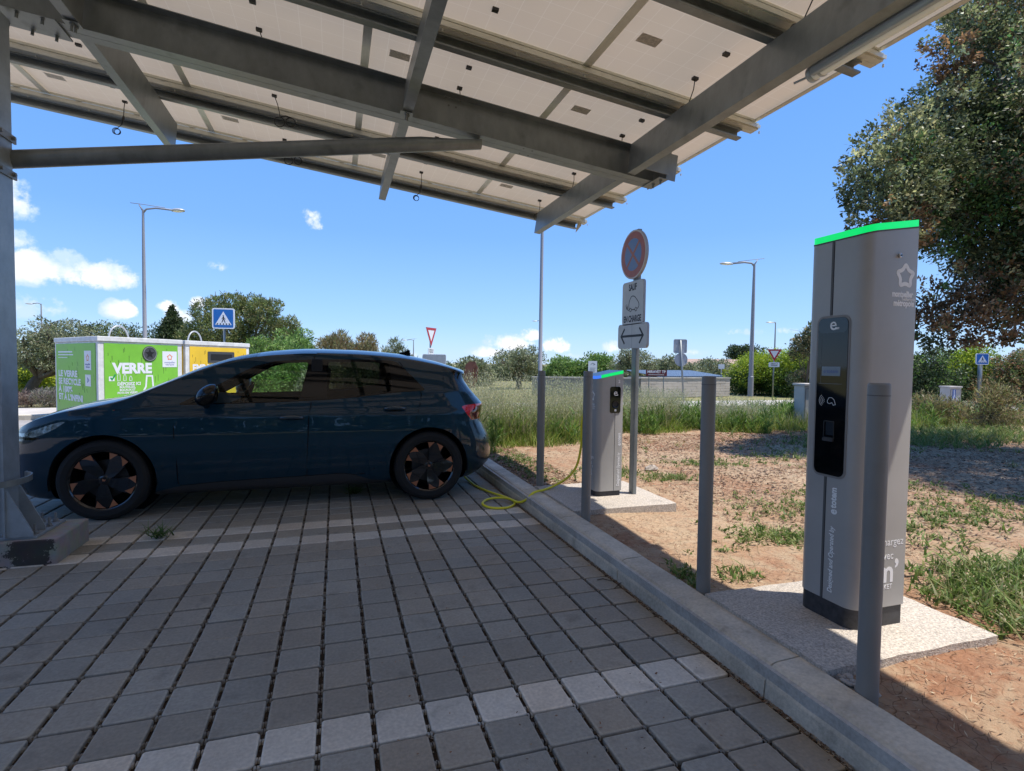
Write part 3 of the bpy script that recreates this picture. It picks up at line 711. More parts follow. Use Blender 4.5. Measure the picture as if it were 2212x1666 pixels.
# ================================================================ BOLLARDS
def bollard_parts(root):
    mb = MB(); mb.lathe([(0.0, -0.2), (0.038, -0.2), (0.038, 1.198), (0.0365, 1.204), (0.033, 1.2075), (0.0, 1.208)], 32); mb.build('post', 'bollard_mat', root, smooth=True, auto=50)
    mb = MB(); mb.lathe([(0.0384, 1.16), (0.0384, 1.163), (0.0378, 1.163)], 32); mb.build('cap_joint', 'totem_seam', root)
bl = [(2.006, -0.646, 'bollard in front of the tall charging totem, nearest of the row', 0), (2.012, 0.349, 'bollard behind the near slab, second nearest of the row', 0), (2.012, 1.861, 'bollard in front of the short charging totem', 0), (2.032, 2.97, 'farthest bollard, just behind the car tail', 0)]
b0 = None
for x, y, lb_, _ in bl:
    if b0 is None:
        b0 = thing('bollard', (x, y, 0.12), 'grey steel ' + lb_, 'bollard', 'grey bollards along the kerb'); bollard_parts(b0)
    else:
        c = copy_tree(b0); c.location = (x, y, 0.12 if y < 2.5 else 0.105); c['label'] = 'grey steel ' + lb_; c.rotation_euler = (0, 0, random.uniform(0, 6))
# ================================================================ CHARGERS
def rounded_foot(x0, x1, y0, y1, r, rounds):
    """outline CCW; rounds = set of corner indices (0 = x0y0,1 = x1y0,2 = x1y1,3 = x0y1) with large radius"""
    pts = []
    cs = [(x0, y0, 180), (x1, y0, 270), (x1, y1, 0), (x0, y1, 90)]
    for i, (cx, cy, a0) in enumerate(cs):
        rr = r if i in rounds else 0.006
        ox = cx + rr if i in (0, 3) else cx - rr; oy = cy + rr if i in (0, 1) else cy - rr
        n = 8 if i in rounds else 2
        for k in range(n + 1):
            a = R(a0 + 90 * k / n); pts.append((ox + rr * math.cos(a), oy + rr * math.sin(a)))
    return pts
def totem_body(mb, foot, z0, ztop, bulge=None):
    n = len(foot); vs = []; fs = []
    lv = np.linspace(0, 1, 8)
    for t in lv:
        for (x, y) in foot: vs.append((x, y, z0 + (ztop(x, y) - z0) * t))
    for i in range(len(lv) - 1):
        for k in range(n): fs.append((i * n + k, i * n + (k + 1) % n, (i + 1) * n + (k + 1) % n, (i + 1) * n + k))
    fs += [tuple(range(n - 1, -1, -1)), tuple(range((len(lv) - 1) * n, len(lv) * n))]
    return mb.add(vs, fs)
def inset(foot, d):
    cx = sum(p[0] for p in foot) / len(foot); cy = sum(p[1] for p in foot) / len(foot)
    hx = max(p[0] for p in foot) - cx; hy = max(p[1] for p in foot) - cy
    return [(cx + (x - cx) * (1 - d / hx), cy + (y - cy) * (1 - d / hy)) for x, y in foot]
# tall totem, door side faces -X, logo side faces -Y
L1 = (2.50, -0.13, 0.155)
c1 = thing('charging_totem', L1, 'tall taupe vehicle charging totem with long black screen and green light strip', 'charging station')
FX0, FX1, FY0, FY1 = 2.345, 2.668, -0.292, 0.033
foot = rounded_foot(FX0, FX1, FY0, FY1, 0.062, {0, 3})
top1 = lambda x, y: 1.992 + 0.055 * ((x - FX0) / 0.32) ** 0.8 if x > FX0 else 1.992
mb = MB(); totem_body(mb, inset(foot, 0.006), 0.15, lambda x, y: 0.246); mb.build('plinth', 'totem_dark', c1, smooth=True, auto=35, world=L1)
mb = MB(); totem_body(mb, foot, 0.2495, top1); mb.build('body', 'totem', c1, smooth=True, auto=35, world=L1)
# light strip and lid
mb = MB(); f2 = inset(foot, 0.001); n = len(f2)
vs = [(x, y, top1(x, y) + 0.003) for x, y in f2] + [(x, y, top1(x, y) + 0.034) for x, y in f2]
mb.add(vs, [(k, (k + 1) % n, (k + 1) % n + n, k + n) for k in range(n)] + [tuple(range(n - 1, -1, -1)), tuple(range(n, 2 * n))]); mb.build('light_strip', 'led_green', c1, smooth=True, auto=35, world=L1)
mb = MB(); ribbon(mb, [p for p in inset(foot, -0.0008)], 0.002, 0, 1, closed=True)
for i, v in enumerate(mb.v): mb.v[i] = (v[0], v[1], (top1(v[0], v[1]) - 0.004) if v[2] < 0.5 else top1(v[0], v[1]) + 0.0028)
mb.build('strip_gasket', 'totem_seam', c1, world=L1)
# door: seam line, dark frame and glass on the -X face
MX = frame((FX0 - 0.0005, 0, 0), (0, -1, 0), (0, 0, 1))    # text plane on the -X face: x local = -Y, y local = Z, normal = -X
def on_x(dx): return frame((FX0 - dx, 0, 0), (0, -1, 0), (0, 0, 1))
sy = 0.118   # -Y of the seam
yw0, yw1 = 0.052, 0.218; ym = (yw0 + yw1) / 2
mb = MB(); plate(mb, [(ym - 0.0125, 1.635), (ym - 0.0095, 1.635), (ym - 0.0095, 1.99), (ym - 0.0125, 1.99)], 0.0, 0.0012, on_x(0)); plate(mb, [(ym - 0.0125, 0.25), (ym - 0.0095, 0.25), (ym - 0.0095, 0.85), (ym - 0.0125, 0.85)], 0.0, 0.0012, on_x(0)); mb.build('door_seam', 'seam_dark', c1, world=L1)
mb = MB(); plate(mb, [(ym - 0.0245, 1.635), (ym - 0.0128, 1.635), (ym - 0.0128, 1.99), (ym - 0.0245, 1.99)], 0.0, 0.001, on_x(0)); plate(mb, [(ym - 0.0245, 0.25), (ym - 0.0128, 0.25), (ym - 0.0128, 0.85), (ym - 0.0245, 0.85)], 0.0, 0.001, on_x(0)); mb.build('door_edge', 'totem_groove' if 'totem_groove' in MATS else 'totem_seam', c1, world=L1)
zc_ = (1.622 + 0.862) / 2; zh = 1.622 - 0.862
def rr_at(w, h, r, cx, cy): return [(x + cx, y + cy) for x, y in rrect(w, h, r, 6)]
mat('totem_groove', (0.24, 0.22, 0.20), 0.5)
mb = MB(); plate(mb, rr_at(yw1 - yw0 + 0.02, zh + 0.022, 0.038, ym, zc_), 0, 0.003, on_x(0)); mb.build('screen_surround', 'totem_groove', c1, world=L1)
glass = MB(); plate(glass, rr_at(yw1 - yw0, zh, 0.03, ym, zc_), 0.003, 0.0055, on_x(0)); glass = glass.build('screen', 'screen_glass', c1, world=L1)
mb = MB(); plate(mb, rr_at(yw1 - yw0 - 0.004, 0.07, 0.026, ym, 1.622 - 0.037), 0.0055, 0.006, on_x(0)); mb.build('screen_header', 'screen_top', glass, world=L1)
Z_ = Matrix.Translation(Vector((-L1[0], -L1[1], -L1[2])))
def tx1(s, size, m, cx, cy, name, d=0.0062, **k): return text(s, size, m, c1, name, Z_ @ on_x(d) @ Matrix.Translation((cx, cy, 0)), ext=0.0003, **k)
tx1('e', 0.085, 'white_print', ym + 0.002, 1.590, 'brand_letter', bold=0.0005)
mb = MB(); plate(mb, rr_at(0.016, 0.010, 0.004, ym + 0.020, 1.571), 0.0062, 0.0066, on_x(0)); plate(mb, rr_at(0.010, 0.004, 0.001, ym + 0.030, 1.5735), 0.0062, 0.0066, on_x(0)); plate(mb, rr_at(0.010, 0.003, 0.001, ym + 0.030, 1.568), 0.0062, 0.0066, on_x(0)); mb.build('plug_mark', 'white_print', c1, world=L1)
mb = MB(); plate(mb, [(yw0 + 0.028, 1.343), (yw0 + 0.132, 1.343), (yw0 + 0.132, 1.388), (yw0 + 0.028, 1.388)], 0.0058, 0.0062, on_x(0)); mb.build('screen_label', 'label_blue', c1, world=L1)
tx1('e·totem', 0.026, 'logo_blue', yw0 + 0.08, 1.365, 'label_text', d=0.0065)
mb = MB(); ribbon(mb, [(yw0 + 0.012, 1.305), (yw1 - 0.024, 1.305)], 0.002, 0.0057, 0.0062, on_x(0)); ribbon(mb, [(yw0 + 0.022, 1.305), (yw0 + 0.022, 1.535)], 0.001, 0.0057, 0.006, on_x(0)); mb.build('screen_line', 'dim_print', c1, world=L1)
# card symbol: waves and a hand
mb = MB()
for q in range(4): ribbon(mb, [(0.032 * 0.28 * (q + 1) * math.cos(a) + yw0 + 0.055, 0.008 * (q + 1) * math.sin(a) + 1.222) for a in np.linspace(2.2, 4.1, 8)], 0.0016, 0.0057, 0.0062, on_x(0))
ribbon(mb, [(yw0 + 0.066, 1.222), (yw0 + 0.075, 1.237), (yw0 + 0.09, 1.238), (yw0 + 0.104, 1.228), (yw0 + 0.112, 1.206), (yw0 + 0.10, 1.202), (yw0 + 0.092, 1.214), (yw0 + 0.078, 1.208), (yw0 + 0.068, 1.212)], 0.0018, 0.0057, 0.0062, on_x(0), closed=True); mb.build('card_symbol', 'grey_print', c1, world=L1)
mb = MB(); ribbon(mb, rr_at(0.056, 0.080, 0.004, yw0 + 0.082, 1.083), 0.004, 0.0055, 0.010, on_x(0), closed=True); mb.build('card_slot', 'black_plastic', c1, world=L1)
mb = MB(); plate(mb, rr_at(0.042, 0.062, 0.003, yw0 + 0.084, 1.087), 0.0056, 0.007, on_x(0)); mb.build('slot_window', 'screen_top', c1, world=L1)
mb = MB(); plate(mb, rr_at(0.06, 0.016, 0.006, yw0 + 0.08, 1.034), 0.0055, 0.014, on_x(0)); mb.build('slot_lip', 'totem_dark', c1, world=L1)
# vertical lettering
def vtext(cxt, cz, s, size, m, name, root, FXf, TR, **k):
    return text(s, size, m, root, name, TR @ FXf(0.0010) @ Matrix.Translation((cxt, cz, 0)) @ Matrix.Rotation(PI / 2, 4, 'Z'), ext=0.0003, align='LEFT', **k)
vtext(ym + 0.030, 0.292, 'Designed and Operated by', 0.036, 'white_print', 'lettering', c1, on_x, Z_, shear=0.15, sx=0.82, bold=0.0006)
vtext(ym + 0.034, 0.676, 'e', 0.062, 'white_print', 'lettering', c1, on_x, Z_, sx=0.86, bold=0.0018)
vtext(ym + 0.034, 0.707, 'totem', 0.047, 'white_print', 'lettering', c1, on_x, Z_, sx=0.86, bold=0.0018)
# logo side (-Y)
def on_y(dy): return frame((0, FY0 - dy, 0), (1, 0, 0), (0, 0, 1))
mb = MB(); S_ = [(x + 2.590, z + 1.813) for x, z in star_pts(0.056, 0.033)]; ribbon(mb, S_, 0.018, 0.0, 0.0008, on_y(0), closed=True); mb.build('star_logo', 'grey_print', c1, world=L1)
def ty1(s, size, cx, cz, name, m='grey_print', **k): return text(s, size, m, c1, name, Z_ @ on_y(0.0004) @ Matrix.Translation((cx, cz, 0)), ext=0.0003, **k)
ty1('montpellier', 0.038, 2.576, 1.728, 'logo_text', bold=0.0018, sx=0.74); ty1('méditerranée', 0.022, 2.614, 1.706, 'logo_text', sx=0.7, bold=.0005); ty1('métropole', 0.038, 2.586, 1.686, 'logo_text', bold=0.0018, sx=0.80)
ty1('Rechargez', 0.052, 2.548, 0.560, 'lower_text', 'white_print', sx=0.92); ty1('avec', 0.052, 2.545, 0.494, 'lower_text', 'white_print', sx=0.92)
ty1("m’", 0.15, 2.555, 0.415, 'lower_text', 'white_print', sx=0.95, bold=0.003); ty1('TICKET', 0.034, 2.535, 0.345, 'lower_text', 'white_print', sx=0.92)
mb = MB(); mb.lathe([(0.0, FY0 - 0.011), (0.007, FY0 - 0.011), (0.010, FY0 - 0.008), (0.010, FY0)], 16, (2.545, 0, 1.905), axis='y'); mb.build('lock', 'chrome', c1, smooth=True, auto=40, world=L1)
mb = MB(); mb.lathe([(0.0, FY0 - 0.0125), (0.0045, FY0 - 0.0125), (0.0045, FY0 - 0.011)], 12, (2.5455, 0, 1.905), axis='y'); mb.build('keyhole', 'black_plastic', c1, world=L1)
# short totem, door side faces -Y, logo side faces -X
L2 = (2.49, 2.52, 0.155)
c2 = thing('charging_totem', L2, 'short taupe charging totem with small black socket panel and blue lid', 'charging station')
GX0, GX1, GY0, GY1 = 2.355, 2.620, 2.365, 2.66
foot = rounded_foot(GX0, GX1, GY0, GY1, 0.058, {0, 3})
top2 = lambda x, y: 1.245 + 0.055 * max(0, (x - GX0) / 0.265) ** 0.9
mb = MB(); totem_body(mb, inset(foot, 0.010), 0.15, lambda x, y: 0.20); mb.build('plinth', 'totem_dark', c2, smooth=True, auto=35, world=L2)
mb = MB(); totem_body(mb, foot, 0.203, top2); mb.build('body', 'totem', c2, smooth=True, auto=35, world=L2)
mb = MB(); f2 = inset(foot, 0.001); n = len(f2); mb.add([(x, y, top2(x, y) + 0.002) for x, y in f2] + [(x, y, top2(x, y) + 0.030) for x, y in f2], [(k, (k + 1) % n, (k + 1) % n + n, k + n) for k in range(n)], 0)
for fi, f in enumerate(mb.f):
    if mb.v[f[0]][0] < 2.385 and mb.v[f[1]][0] < 2.40: mb.m[fi] = 1
mb.build('light_strip', ['led_green', 'led_blue'], c2, smooth=True, auto=35, world=L2)
mb = MB(); f3 = inset(foot, 0.003); mb.add([(x, y, top2(x, y) + 0.0305) for x, y in f3] + [(x, y, top2(x, y) + 0.020) for x, y in f3], [tuple(range(n)), tuple(range(2 * n - 1, n - 1, -1))] + [(k, (k + 1) % n, (k + 1) % n + n, k + n) for k in range(n)]); mb.build('lid', 'totem_lid', c2, world=L2)
Z2 = Matrix.Translation(Vector((-L2[0], -L2[1], -L2[2])))
def on_y2(dy): return frame((0, GY0 - dy, 0), (1, 0, 0), (0, 0, 1))
def on_x2(dx): return frame((GX0 - dx, 0, 0), (0, -1, 0), (0, 0, 1))
xm = 2.535
mb = MB(); plate(mb, [(xm + 0.0, 0.204), (xm + 0.003, 0.204), (xm + 0.003, 1.27), (xm, 1.27)], 0.0, 0.001, on_y2(0)); mb.build('door_seam', 'seam_dark', c2, world=L2)
mb = MB(); plate(mb, rr_at(0.108, 0.245, 0.019, xm + 0.001, 1.055), 0.001, 0.004, on_y2(0)); pn = mb.build('socket_panel', 'screen_glass', c2, world=L2)
text('e', 0.085, 'white_print', c2, 'brand_letter', Z2 @ on_y2(0.0045) @ Matrix.Translation((xm + 0.002, 1.120, 0)), ext=0.0003, bold=0.0003)
mb = MB(); plate(mb, rr_at(0.018, 0.009, 0.004, xm + 0.020, 1.100), 0.0042, 0.0046, on_y2(0)); mb.build('plug_mark', 'white_print', c2, world=L2)
mb = MB(); mb.lathe([(0.0, GY0 - 0.006), (0.024, GY0 - 0.006), (0.026, GY0 - 0.012), (0.033, GY0 - 0.014), (0.036, GY0 - 0.008), (0.036, GY0 - 0.004)], 24, (xm, 0, 1.013), axis='y'); mb.build('socket', 'black_plastic', pn, smooth=True, auto=40, world=L2)
mb = MB(); mb.lathe([(0.0, GY0 - 0.009), (0.012, GY0 - 0.009), (0.012, GY0 - 0.004)], 6, (xm + 0.001, 0, 0.958), axis='y'); mb.build('button', 'white_print', pn, world=L2)
text('2', 0.042, 'grey_print', c2, 'number', Z2 @ on_y2(0.0005) @ Matrix.Translation((xm + 0.040, 1.225, 0)), ext=0.0003, bold=0.001)
def von_y(d): return on_y2(d)
vtext(xm + 0.045, 0.245, 'Designed and Operated by', 0.040, 'white_print', 'lettering', c2, on_y2, Z2, shear=0.12, sx=0.72, bold=0.0006)
vtext(xm + 0.049, 0.625, 'e', 0.062, 'white_print', 'lettering', c2, on_y2, Z2, sx=0.8, bold=0.0008)
vtext(xm + 0.049, 0.652, 'totem', 0.047, 'white_print', 'lettering', c2, on_y2, Z2, sx=0.8, bold=0.0008)
mb = MB(); S_ = [(x - 2.475, z + 1.09) for x, z in star_pts(0.050, 0.030)]; ribbon(mb, S_, 0.011, 0, 0.0008, on_x2(0), closed=True); mb.build('star_logo', 'white_print', c2, world=L2)
for s, sz, cy, cz in (('montpellier', 0.034, -2.49, 1.012), ('méditerranée', 0.020, -2.46, 0.993), ('métropole', 0.034, -2.485, 0.975), ('Rechargez', 0.044, -2.50, 0.515), ('avec', 0.044, -2.49, 0.462), ('m’', 0.11, -2.485, 0.395), ('TICKET', 0.026, -2.485, 0.35)):
    text(s, sz, 'grey_print', c2, 'side_text', Z2 @ on_x2(0.0005) @ Matrix.Translation((cy, cz, 0)), ext=0.0003, sx=0.85)
# charging cable
def spline(pts, n=8):
    P = [Vector(p) for p in pts]; out = []
    for i in range(len(P) - 1):
        p0, p1, p2, p3 = P[max(i - 1, 0)], P[i], P[i + 1], P[min(i + 2, len(P) - 1)]
        for k in range(n):
            t = k / n; out.append(0.5 * ((2 * p1) + (p2 - p0) * t + (2 * p0 - 5 * p1 + 4 * p2 - p3) * t * t + (3 * p1 - p0 - 3 * p2 + p3) * t ** 3))
    out.append(P[-1]); return out
cz = 0.013
cab = [(1.36, 4.35, 0.24), (1.50, 4.12, 0.05), (1.535, 3.85, cz), (1.56, 3.62, cz), (1.63, 3.36, cz), (1.70, 3.17, cz), (1.745, 3.00, cz), (1.72, 2.84, cz), (1.60, 2.73, cz), (1.46, 2.77, cz), (1.42, 2.92, cz), (1.50, 3.06, cz + 0.004), (1.62, 3.07, cz + 0.012), (1.70, 2.98, cz + 0.022), (1.745, 2.80, 0.040), (1.79, 2.70, 0.085), (1.86, 2.69, 0.150), (1.98, 2.72, 0.165), (2.10, 2.78, 0.180), (2.20, 2.76, 0.235), (2.27, 2.72, 0.31), (2.315, 2.70, 0.40), (2.34, 2.69, 0.52), (2.345, 2.67, 0.66), (2.33, 2.64, 0.82), (2.34, 2.60, 0.95), (2.358, 2.58, 0.99)]
o = MB().tube(spline(cab, 8), 0.0115, 10).build('charging_cable', 'cable_yellow', smooth=True); tag(o, 'yellow charging cable looped on the paving between car and short totem', 'cable')
# ================================================================ NO-PARKING SIGN
LS = (2.765, 2.41, 0.15)
sg = thing('parking_sign', LS, 'grey pole with faded round no parking disc and two white plates', 'sign')
mb = MB()
a, b, h = 0.040, 0.020, 2.50
o_ = 0
mb.prism(rrect(0.04, 0.08, 0.006, 3), 'z', -0.1, h); mb.build('pole', 'galv', sg, smooth=True, auto=40, bevel=0)
def on_s(d, y=0, z=0): return frame((-0.021 - d, y, z), (0, -1, 0), (0, 0, 1))
circ = lambda r, n=40: [(r * math.cos(2 * PI * k / n), r * math.sin(2 * PI * k / n)) for k in range(n)]
zC = 2.415 - 0.15
mb = MB(); plate(mb, circ(0.228), 0.0, 0.026, on_s(0, 0, zC)); disc = mb.build('disc', 'sign_back', sg)
mb = MB(); plate(mb, circ(0.227), 0.026, 0.028, on_s(0, 0, zC)); mb.build('disc_rim', 'sign_rim', disc)
mb = MB(); plate(mb, circ(0.213), 0.028, 0.0286, on_s(0, 0, zC)); mb.build('red_ring', 'sign_red_faded', disc)
mb = MB(); plate(mb, circ(0.150), 0.0286, 0.0292, on_s(0, 0, zC)); mb.build('blue_field', 'sign_blue_faded', disc)
mb = MB()
for s in (1, -1): plate(mb, [(math.cos(R(a)) * 0.152, s * math.sin(R(a)) * 0.152) for a in (40, 50)] + [(-math.cos(R(a)) * 0.152, -s * math.sin(R(a)) * 0.152) for a in (40, 50)], 0.0293 + 0.0003 * (s > 0), 0.0297 + 0.0003 * (s > 0), on_s(0, 0, zC))
mb.build('red_cross', 'sign_orange', disc)
zS = (2.157 + 1.771) / 2 - 0.15
def splate(w, h_, zz, r=0.035):
    mb = MB(); plate(mb, rrect(w, h_, r), 0, 0.022, on_s(0, 0, zz)); p = mb.build('plate', 'sign_back', sg)
    mb = MB(); plate(mb, rrect(w - 0.004, h_ - 0.004, r), 0.022, 0.0235, on_s(0, 0, zz)); mb.build('plate_face', 'sign_plate', p); return p
p1 = splate(0.385, 0.41, zS); p2 = splate(0.53, 0.235, 1.655 - 0.15)
text('SAUF', 0.085, 'sign_black', sg, 'lettering', on_s(0.024, 0, zS + 0.145), ext=0.0004, bold=0.0028, sx=0.72); text('EN CHARGE', 0.082, 'sign_black', sg, 'lettering', on_s(0.024, 0, zS - 0.150), ext=0.0004, bold=0.0028, sx=0.70)
mb = MB()
car_o = spline([(-0.055, -0.055), (-0.065, -0.02), (-0.05, 0.03), (-0.015, 0.063), (0.035, 0.063), (0.075, 0.035), (0.11, -0.005), (0.118, -0.035), (0.105, -0.06), (0.09, -0.062)] and [(-0.055, -0.055, 0), (-0.066, -0.02, 0), (-0.05, 0.03, 0), (-0.015, 0.063, 0), (0.035, 0.058, 0), (0.08, 0.025, 0), (0.112, -0.008, 0), (0.116, -0.038, 0), (0.09, -0.06, 0)], 4)
ribbon(mb, [(p.x, p.y) for p in car_o], 0.008, 0.0237, 0.0243, on_s(0, 0, zS))
ribbon(mb, [(-0.015, -0.063), (0.045, -0.063)], 0.009, 0.0237, 0.0243, on_s(0, 0, zS))
for cx in (-0.033, 0.064): ribbon(mb, [(cx + 0.017 * math.cos(t), -0.063 + 0.017 * math.sin(t)) for t in np.linspace(0, 2 * PI, 14)[:-1]], 0.007, 0.0237, 0.0243, on_s(0, 0, zS), closed=True)
ribbon(mb, [(-0.055, -0.055), (-0.075, -0.066), (-0.09, -0.05), (-0.10, -0.03)], 0.007, 0.0237, 0.0243, on_s(0, 0, zS)); plate(mb, [(-0.115, -0.035), (-0.09, -0.02), (-0.085, -0.05), (-0.105, -0.055)], 0.0237, 0.0243, on_s(0, 0, zS)); ribbon(mb, [(-0.112, -0.03), (-0.125, -0.012)], 0.005, 0.0237, 0.0243, on_s(0, 0, zS)); ribbon(mb, [(-0.098, -0.022), (-0.108, -0.004)], 0.005, 0.0237, 0.0243, on_s(0, 0, zS))
mb.build('car_symbol', 'sign_black', sg)
mb = MB(); zA = 1.655 - 0.15
ribbon(mb, [(-0.19, 0), (0.19, 0)], 0.022, 0.0237, 0.0243, on_s(0, 0, zA)); 
for s in (1, -1): ribbon(mb, [(s * 0.135, 0.072), (s * 0.200, 0), (s * 0.135, -0.072)], 0.021, 0.0237, 0.0244, on_s(0, 0, zA))
mb.build('arrow', 'sign_black', sg)
mb = MB(); ribbon(mb, [(0, -0.115), (0, 0.115)], 0.003, 0.0237, 0.0241, on_s(0, 0, zA)); mb.build('plate_joint', 'galv_dark', sg)
# ================================================================ CAR
CY = 4.13; HW = 0.905
def itp(tab, x): return float(np.interp(x, [t[0] for t in tab], [t[1] for t in tab]))
def sm(tab):
    """smooth (monotone-ish cubic) lookup"""
    xs = np.array([t[0] for t in tab], float); ys = np.array([t[1] for t in tab], float)
    h = np.diff(xs); d = np.diff(ys) / h; m = np.zeros(len(xs)); m[0], m[-1] = d[0], d[-1]
    for i in range(1, len(xs) - 1):
        m[i] = 0 if d[i - 1] * d[i] <= 0 else 2 * d[i - 1] * d[i] / (d[i - 1] + d[i])
    def f(x):
        x = min(max(x, xs[0]), xs[-1]); i = min(int(np.searchsorted(xs, x, 'right')) - 1, len(xs) - 2)
        t = (x - xs[i]) / h[i]
        return float((2 * t**3 - 3 * t * t + 1) * ys[i] + (t**3 - 2 * t * t + t) * h[i] * m[i] + (-2 * t**3 + 3 * t * t) * ys[i + 1] + (t**3 - t * t) * h[i] * m[i + 1])
    return f
ZC = sm([(-2.645, .735), (-2.60, .775), (-2.50, .835), (-2.35, .905), (-2.10, .978), (-1.875, 1.025), (-1.70, 1.072), (-1.434, 1.189), (-1.08, 1.347), (-.81, 1.433), (-.49, 1.487), (-.15, 1.508), (.2, 1.504), (.62, 1.480), (1.08, 1.412), (1.50, 1.325), (1.73, 1.29)])
ZB = sm([(-2.645, .66), (-2.5, .755), (-2.35, .81), (-2.15, .875), (-1.9, .92), (-1.5, .962), (-1.2, .980), (-.78, .993), (-.4, 1.005), (0, 1.022), (.35, 1.05), (.6, 1.085), (.9, 1.10), (1.2, 1.10), (1.45, 1.08), (1.73, 1.04)])
DROP = sm([(-2.645, .03), (-2.2, .05), (-1.7, .06), (-1.3, .055), (-.9, .05), (-.5, .055), (0, .055), (.6, .055), (1.2, .05), (1.73, .04)])
YS = sm([(.165, .70), (.18, .765), (.21, .815), (.26, .838), (.31, .852), (.38, .872), (.48, .890), (.60, .902), (.72, .901), (.80, .893), (.86, .886), (.885, .884), (.91, .870), (.96, .858), (1.02, .846), (1.12, .83)])
FSH = sm([(.17, .16), (.22, .07), (.30, .02), (.45, .0), (.58, .0), (.66, .015), (.74, .05), (.85, .10), (1.2, .12)])
RSH = sm([(.17, -.24), (.25, -.10), (.31, -.035), (.38, -.0), (.48, -.0), (.60, -.03), (.70, -.085), (.80, -.13), (.88, -.115), (.94, -.10), (.98, -.13), (1.05, -.20), (1.14, -.275), (1.21, -.315), (1.26, -.30), (1.295, -.265), (1.33, -.25), (1.5, -.25)])
NF, NR = 3.0, 3.4
def station(u):
    """u in [-1,0) nose rounding, [0,1] straight, (1,2] tail rounding -> X, plan width factor"""
    if u < 0:
        a = -u * PI / 2; uu = math.sin(a) ** (2 / NF); w = max(math.cos(a), 0) ** (2 / NF)
        return -1.9 - 0.745 * uu, w
    if u > 1:
        a = (u - 1) * PI / 2; uu = math.sin(a) ** (2 / NR); w = max(math.cos(a), 0) ** (2 / NR)
        return 1.0 + 0.72 * uu, w
    return -1.9 + 2.9 * u, 1.0
_c = {}
def S(u, v):
    k = (round(u, 6), round(v, 6))
    if k in _c: return _c[k]
    X, w = station(u)
    zb = ZB(X); zc = ZC(X); ze = max(zb + 0.012, zc - DROP(X)); ysb = YS(min(zb, 1.12))
    if v < 0.05:
        t = v / 0.05; z = 0.165; y = 0.70 * t
    elif v < 0.52:
        t = (v - 0.05) / 0.47; z = 0.165 + (zb - 0.165) * t; y = YS(z)
    elif v < 0.74:
        t = (v - 0.52) / 0.22; z = zb + (ze - zb) * t
        q = max(0.0, (z - zb)) / (1.40 - zb); top = 0.62 - 0.04 * max(0, X - .6)
        y = ysb - (ysb - top) * (0.78 * q + 0.22 * q * q)
    else:
        t = (v - 0.74) / 0.26
        q = (ze - zb) / (1.40 - zb); top = 0.62 - 0.04 * max(0, X - .6)
        ye = ysb - (ysb - top) * (0.78 * q + 0.22 * q * q)
        y = ye * (1 - t) ** 0.9 if t < 1 else 0
        z = ze + (zc - ze) * (1 - (y / ye) ** 3.2)
    # tail: narrower glasshouse towards the back
    y *= w
    if X < -1.9: X += FSH(z) * ((-1.9 - X) / 0.745) ** 2
    if X > 0.6: X += RSH(z) * ((X - 0.6) / 1.12) ** 2.2
    r = (X, y, z); _c[k] = r; return r
def sd_poly(P):
    n = len(P)
    xs = [p[0] for p in P]; zs = [p[1] for p in P]; bb = (min(xs) - .06, max(xs) + .06, min(zs) - .06, max(zs) + .06)
    def f(x, z):
        if x < bb[0] or x > bb[1] or z < bb[2] or z > bb[3]: return 0.06
        d = 1e9; ins = False
        for i in range(n):
            ax, az = P[i]; bx, bz = P[(i + 1) % n]
            ex, ez = bx - ax, bz - az; t = ((x - ax) * ex + (z - az) * ez) / (ex * ex + ez * ez + 1e-12); t = min(1, max(0, t))
            d = min(d, math.hypot(x - ax - t * ex, z - az - t * ez))
            if (az > z) != (bz > z) and x < (bx - ax) * (z - az) / (bz - az) + ax: ins = not ins
        return -d if ins else d
    return f
def clip(polys, f):
    ins, out = [], []
    for P in polys:
        d = [f(*p) for p in P]
        if all(x <= 0 for x in d): ins.append(P); continue
        if all(x >= 0 for x in d): out.append(P); continue
        a, b = [], []
        n = len(P)
        for i in range(n):
            p, q = P[i], P[(i + 1) % n]; dp, dq = d[i], d[(i + 1) % n]
            if dp <= 0: a.append(p)
            if dp >= 0: b.append(p)
            if (dp < 0 < dq) or (dq < 0 < dp):
                if p > q: p_, q_, a_, b_ = q, p, dq, dp
                else: p_, q_, a_, b_ = p, q, dp, dq
                t = a_ / (a_ - b_); m = (p_[0] + (q_[0] - p_[0]) * t, p_[1] + (q_[1] - p_[1]) * t)
                a.append(m); b.append(m)
        if len(a) >= 3: ins.append(a)
        if len(b) >= 3: out.append(b)
    return ins, out
us = [-math.sin(PI / 2 * k / 34) if False else -k / 34 for k in range(34, 0, -1)] + [k / 150 for k in range(151)] + [1 + k / 34 for k in range(1, 35)]
vs_ = [0, .02, .04, .05] + [.05 + .47 * k / 34 for k in range(1, 35)] + [.52 + .22 * k / 18 for k in range(1, 19)] + [.74 + .26 * (k / 12) for k in range(1, 13)]
cells = [[(us[i], vs_[j]), (us[i + 1], vs_[j]), (us[i + 1], vs_[j + 1]), (us[i], vs_[j + 1])] for i in range(len(us) - 1) for j in range(len(vs_) - 1)]
WX = (-1.815, 0.955); WZ = 0.345; WR = 0.392
def f_wheel(u, v):
    X, y, z = S(u, v)
    if v > 0.5: return 0.05
    return min(math.hypot(X - WX[0], z - WZ) - WR, math.hypot(X - WX[1], z - WZ) - WR)
def side(P, vmin=0.04, vmax=0.76):
    g = sd_poly(P)
    def f(u, v):
        if v > vmax + 0.02 or v < vmin: return 0.06
        X, y, z = S(u, v); return g(X, z)
    return f
_, cells = clip(cells, f_wheel)
under = [P for P in cells if max(p[1] for p in P) <= 0.0501]; cells = [P for P in cells if max(p[1] for p in P) > 0.0501]
